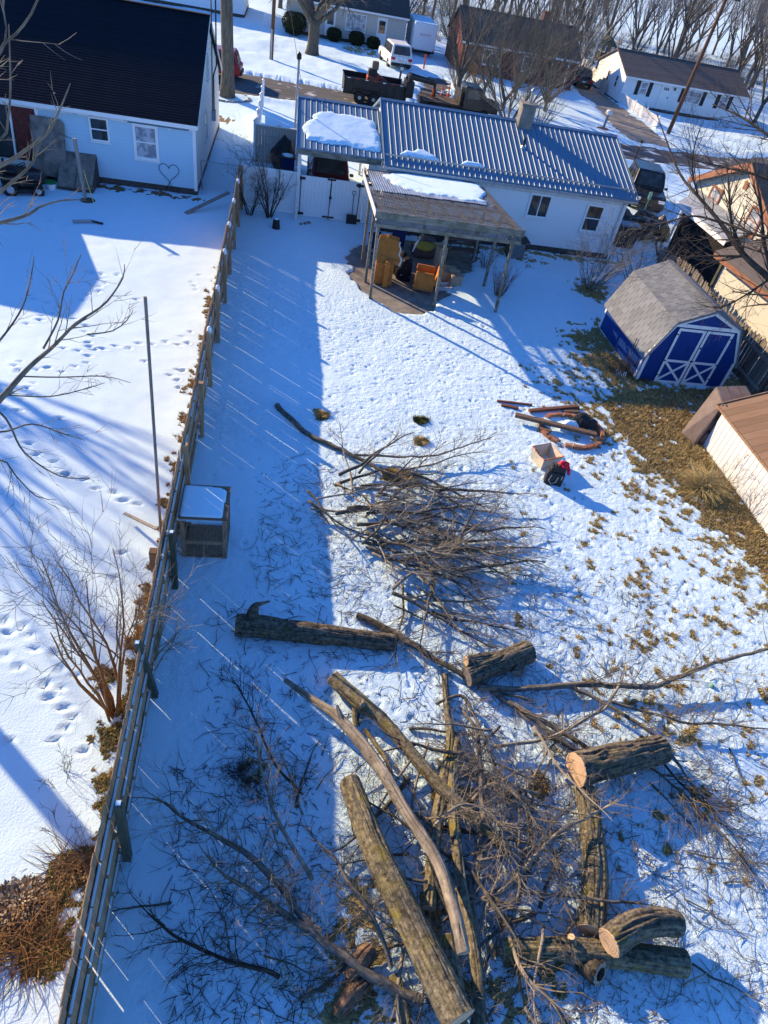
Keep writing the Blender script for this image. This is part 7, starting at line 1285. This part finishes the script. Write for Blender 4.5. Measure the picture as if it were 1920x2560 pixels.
# ------------------------------------------------------------------ houses across the street
t = thing('beige_house', 'beige sided house with clipped hedges across the street', 'house', (5, 79, 0)); gable_house(t, -.6, 10.6, 76.0, 83.5, 2.7, 4.9, wallm='siding_beige', roofm='shingle_dark', course=.3, sp=.2)
window(t, (4.9, 75.985), (1, 0), (0, -1), 1.9, 1.35, 1.0, split='grid', pane='pane_curtain'); window(t, (1.0, 75.985), (1, 0), (0, -1), 1.1, 1.2, 1.1)
for x in (3.0, 7.85): d = ob('door', MB().bb((x, 75.93, .3), (x + .95, 75.975, 2.4)), 'trim_white', t); ob('door_glass', MB().bb((x + .18, 75.90, 1.2), (x + .77, 75.928, 2.15)), 'pane', d)
hg = []
for i, (x, y, r, lb) in enumerate(((.2, 75.0, 1.15, 'large clipped dark hedge ball left of the forked street tree'), (3.9, 75.2, .7, 'middle clipped dark bush under the beige house wall'), (6.0, 74.9, .75, 'rounded dark bush beside the beige house window'), (7.55, 74.6, .65, 'cup shaped dark bush near the white utility vehicle'))):
    g = np.random.RandomState(300 + i); n = 2600; a = g.normal(size=(n, 3)); a /= np.linalg.norm(a, axis=1)[:, None]; q = g.uniform(.55, 1.0, n) ** .4; P = a * q[:, None] * np.array([r, r * .8, r * .85]); P[:, 2] = np.clip(P[:, 2], -r, r * .62) + r * .85
    t2 = thing('hedge', lb, 'bush', (x, y, 0)); core = MB().blob((x, y, r * .75), (r * .72, r * .6, r * .6), i, 12, 8, .1); ob('core', core, 'hedge', t2); s = g.uniform(.05, .11, n); u = g.normal(size=(n, 3)); w_ = g.normal(size=(n, 3)); u /= np.linalg.norm(u, axis=1)[:, None]; w_ /= np.linalg.norm(w_, axis=1)[:, None]
    V = np.stack([P - u * s[:, None], P + w_ * s[:, None], P + u * s[:, None]], 1).reshape(-1, 3); o = bpy.data.objects.new('foliage', gmesh('foliage', V, np.arange(n * 3).reshape(n, 3), 'hedge', False)); COL.objects.link(o); o.parent = t2
t = thing('far_house', 'white clapboard house at the far side behind the black roof', 'house', (-13, 83, 0)); gable_house(t, -24, -4.6, 79.5, 87, 2.8, 5.0, wallm='siding_white', roofm='shingle_dark', course=.3, sp=.22); window(t, (-9.5, 79.48), (1, 0), (0, -1), 1.0, 1.2, 1.1); window(t, (-12.5, 79.48), (1, 0), (0, -1), 1.0, 1.2, 1.1)
t = thing('brick_house', 'low brick house with dark grey roof behind bare trees', 'house', (20, 74, 0)); gable_house(t, 15.2, 26.2, 70.7, 78.5, 2.4, 4.5, wallm='brick_red', roofm='shingle_dark', course=.28, sp=3, sides='', found=.1); window(t, (17.2, 70.68), (1, 0), (0, -1), 1.6, 1.2, .9, split='v'); window(t, (21, 70.68), (1, 0), (0, -1), 1.2, 1.2, .9); ob('chimney', MB().box((23.5, 75.2, 4.7), (.6, .6, 1.0)), 'brick_red', t); ob('downspout', MB().bar((25.4, 70.62, .1), (25.4, 70.62, 2.3), .08), 'trim_white', t)
t = thing('white_cottage', 'white sided cottage with dark shutters beyond the cleared driveway', 'house', (38, 72, 0)); WY = 68.5; gable_house(t, 30.3, 42.6, WY, 75.9, 2.25, 3.75, over=.35, rake=.2, wallm='siding_white', roofm='shingle_brown', course=.25, sp=.18, found=.12)
siding(t, (30.3, 75.9), (30.3, WY), .15, 3.5, .2, 'siding_white', (-1, 0), top=lambda z: (0, 1) if z < 2.3 else ((z - 2.3) / 1.35 * .5, 1 - (z - 2.3) / 1.35 * .5))
for x, w in ((31.9, .75), (36.4, 1.75), (40.1, .8)):
    window(t, (x, WY - .02), (1, 0), (0, -1), w, 1.05, .95, split='h' if w < 1 else 'grid', pane='pane_curtain')
    for s in (x - .42, x + w + .06): ob('shutter', MB().bb((s, WY - .06, .92), (s + .36, WY - .024, 2.04)), 'black_plastic', t)
d = ob('door', MB().bb((34.0, WY - .06, .12), (34.95, WY - .024, 2.15)), 'trim_white', t); ob('door_light', MB().box((34.3, WY - .07, 1.75), (.10, .02, .22)).box((34.48, WY - .07, 1.75), (.10, .02, .22)).box((34.66, WY - .07, 1.75), (.10, .02, .22)), 'pane', d); ob('handle', MB().box((34.86, WY - .08, 1.1), (.05, .04, .16)), 'black_iron', d); ob('porch_lamp', MB().box((35.3, WY - .08, 1.85), (.12, .12, .22)), 'black_iron', t)
for y in (70.0, 72.3): window(t, (30.28, y + .6), (0, -1), (-1, 0), .6, 1.0, .95)
ob('flower_bed', MB().blob((37, WY - .6, .02), (5.5, .4, .10), 5, 24, 6, .3), 'foundation', label='dark mulched bed under the white cottage front', cat='flower bed')
t = thing('picket_fence', 'low white picket fence along the cleared driveway', 'fence', (30.4, 65, 0)); me = unit('vinyl_white', 'picket')
for i in range(62): inst('picket', me, t, (30.45 - .02 * math.sin(i), 59.8 + i * .17, .45), (0, 0, 0), (.025, .11, .86))
for i in range(5): inst('post', me, t, (30.45, 59.75 + i * 2.65, .5), (0, 0, 0), (.09, .09, 1.06))
for z in (.2, .75): inst('rail', me, t, (30.48, 65.1, z), (0, 0, 0), (.03, 10.6, .07))
t = thing('picket_fence', 'tan wooden picket fence behind the white cottage corner', 'fence', (30.3, 78, 0)); me = unit('siding_tan', 'picket')
for i in range(70): inst('picket', me, t, (29.9 + i * .035, 71.5 + i * .22, .6), (0, 0, 0), (.025, .15, 1.2))
for z in (.3, .95): t3 = inst('rail', me, t, (31.15, 79.1, z), (0, 0, -.157), (.04, 15.4, .08))
t = thing('playhouse', 'dark wooden play tower with a small roof behind the tan fence', 'playhouse', (33.8, 84, 0))
for x in (33.1, 34.5):
    for y in (83.3, 84.7): ob('post', MB().bb((x - .06, y - .06, 0), (x + .06, y + .06, 2.8)), 'wood_green', t)
ob('deck', MB().bb((33.0, 83.2, 1.3), (34.6, 84.8, 1.42)), 'wood_green', t); ob('rail', MB().bb((33.0, 83.2, 1.5), (34.6, 83.25, 2.1)).bb((33.0, 83.25, 1.5), (33.05, 84.8, 2.1)), 'wood_green', t); ob('roof', MB().prism([(32.9, 83.1, 2.7), (34.7, 83.1, 2.7), (33.8, 83.1, 3.5)], (0, 1.8, 0)), 'wood_green', t); ob('slide', MB().bar((33.0, 84, 1.4), (31.4, 84, .2), .5, .08), 'wood_green', t)
t = thing('picket_fence', 'small white picket fence piece beside the beige house', 'fence', (-1.6, 77, 0)); me = unit('vinyl_white', 'picket')
for i in range(12): inst('picket', me, t, (-2.6 + i * .17, 77, .55), (0, 0, 0), (.11, .025, 1.0))
for z in (.3, .8): inst('rail', me, t, (-1.65, 77.03, z), (0, 0, 0), (2.0, .03, .07))
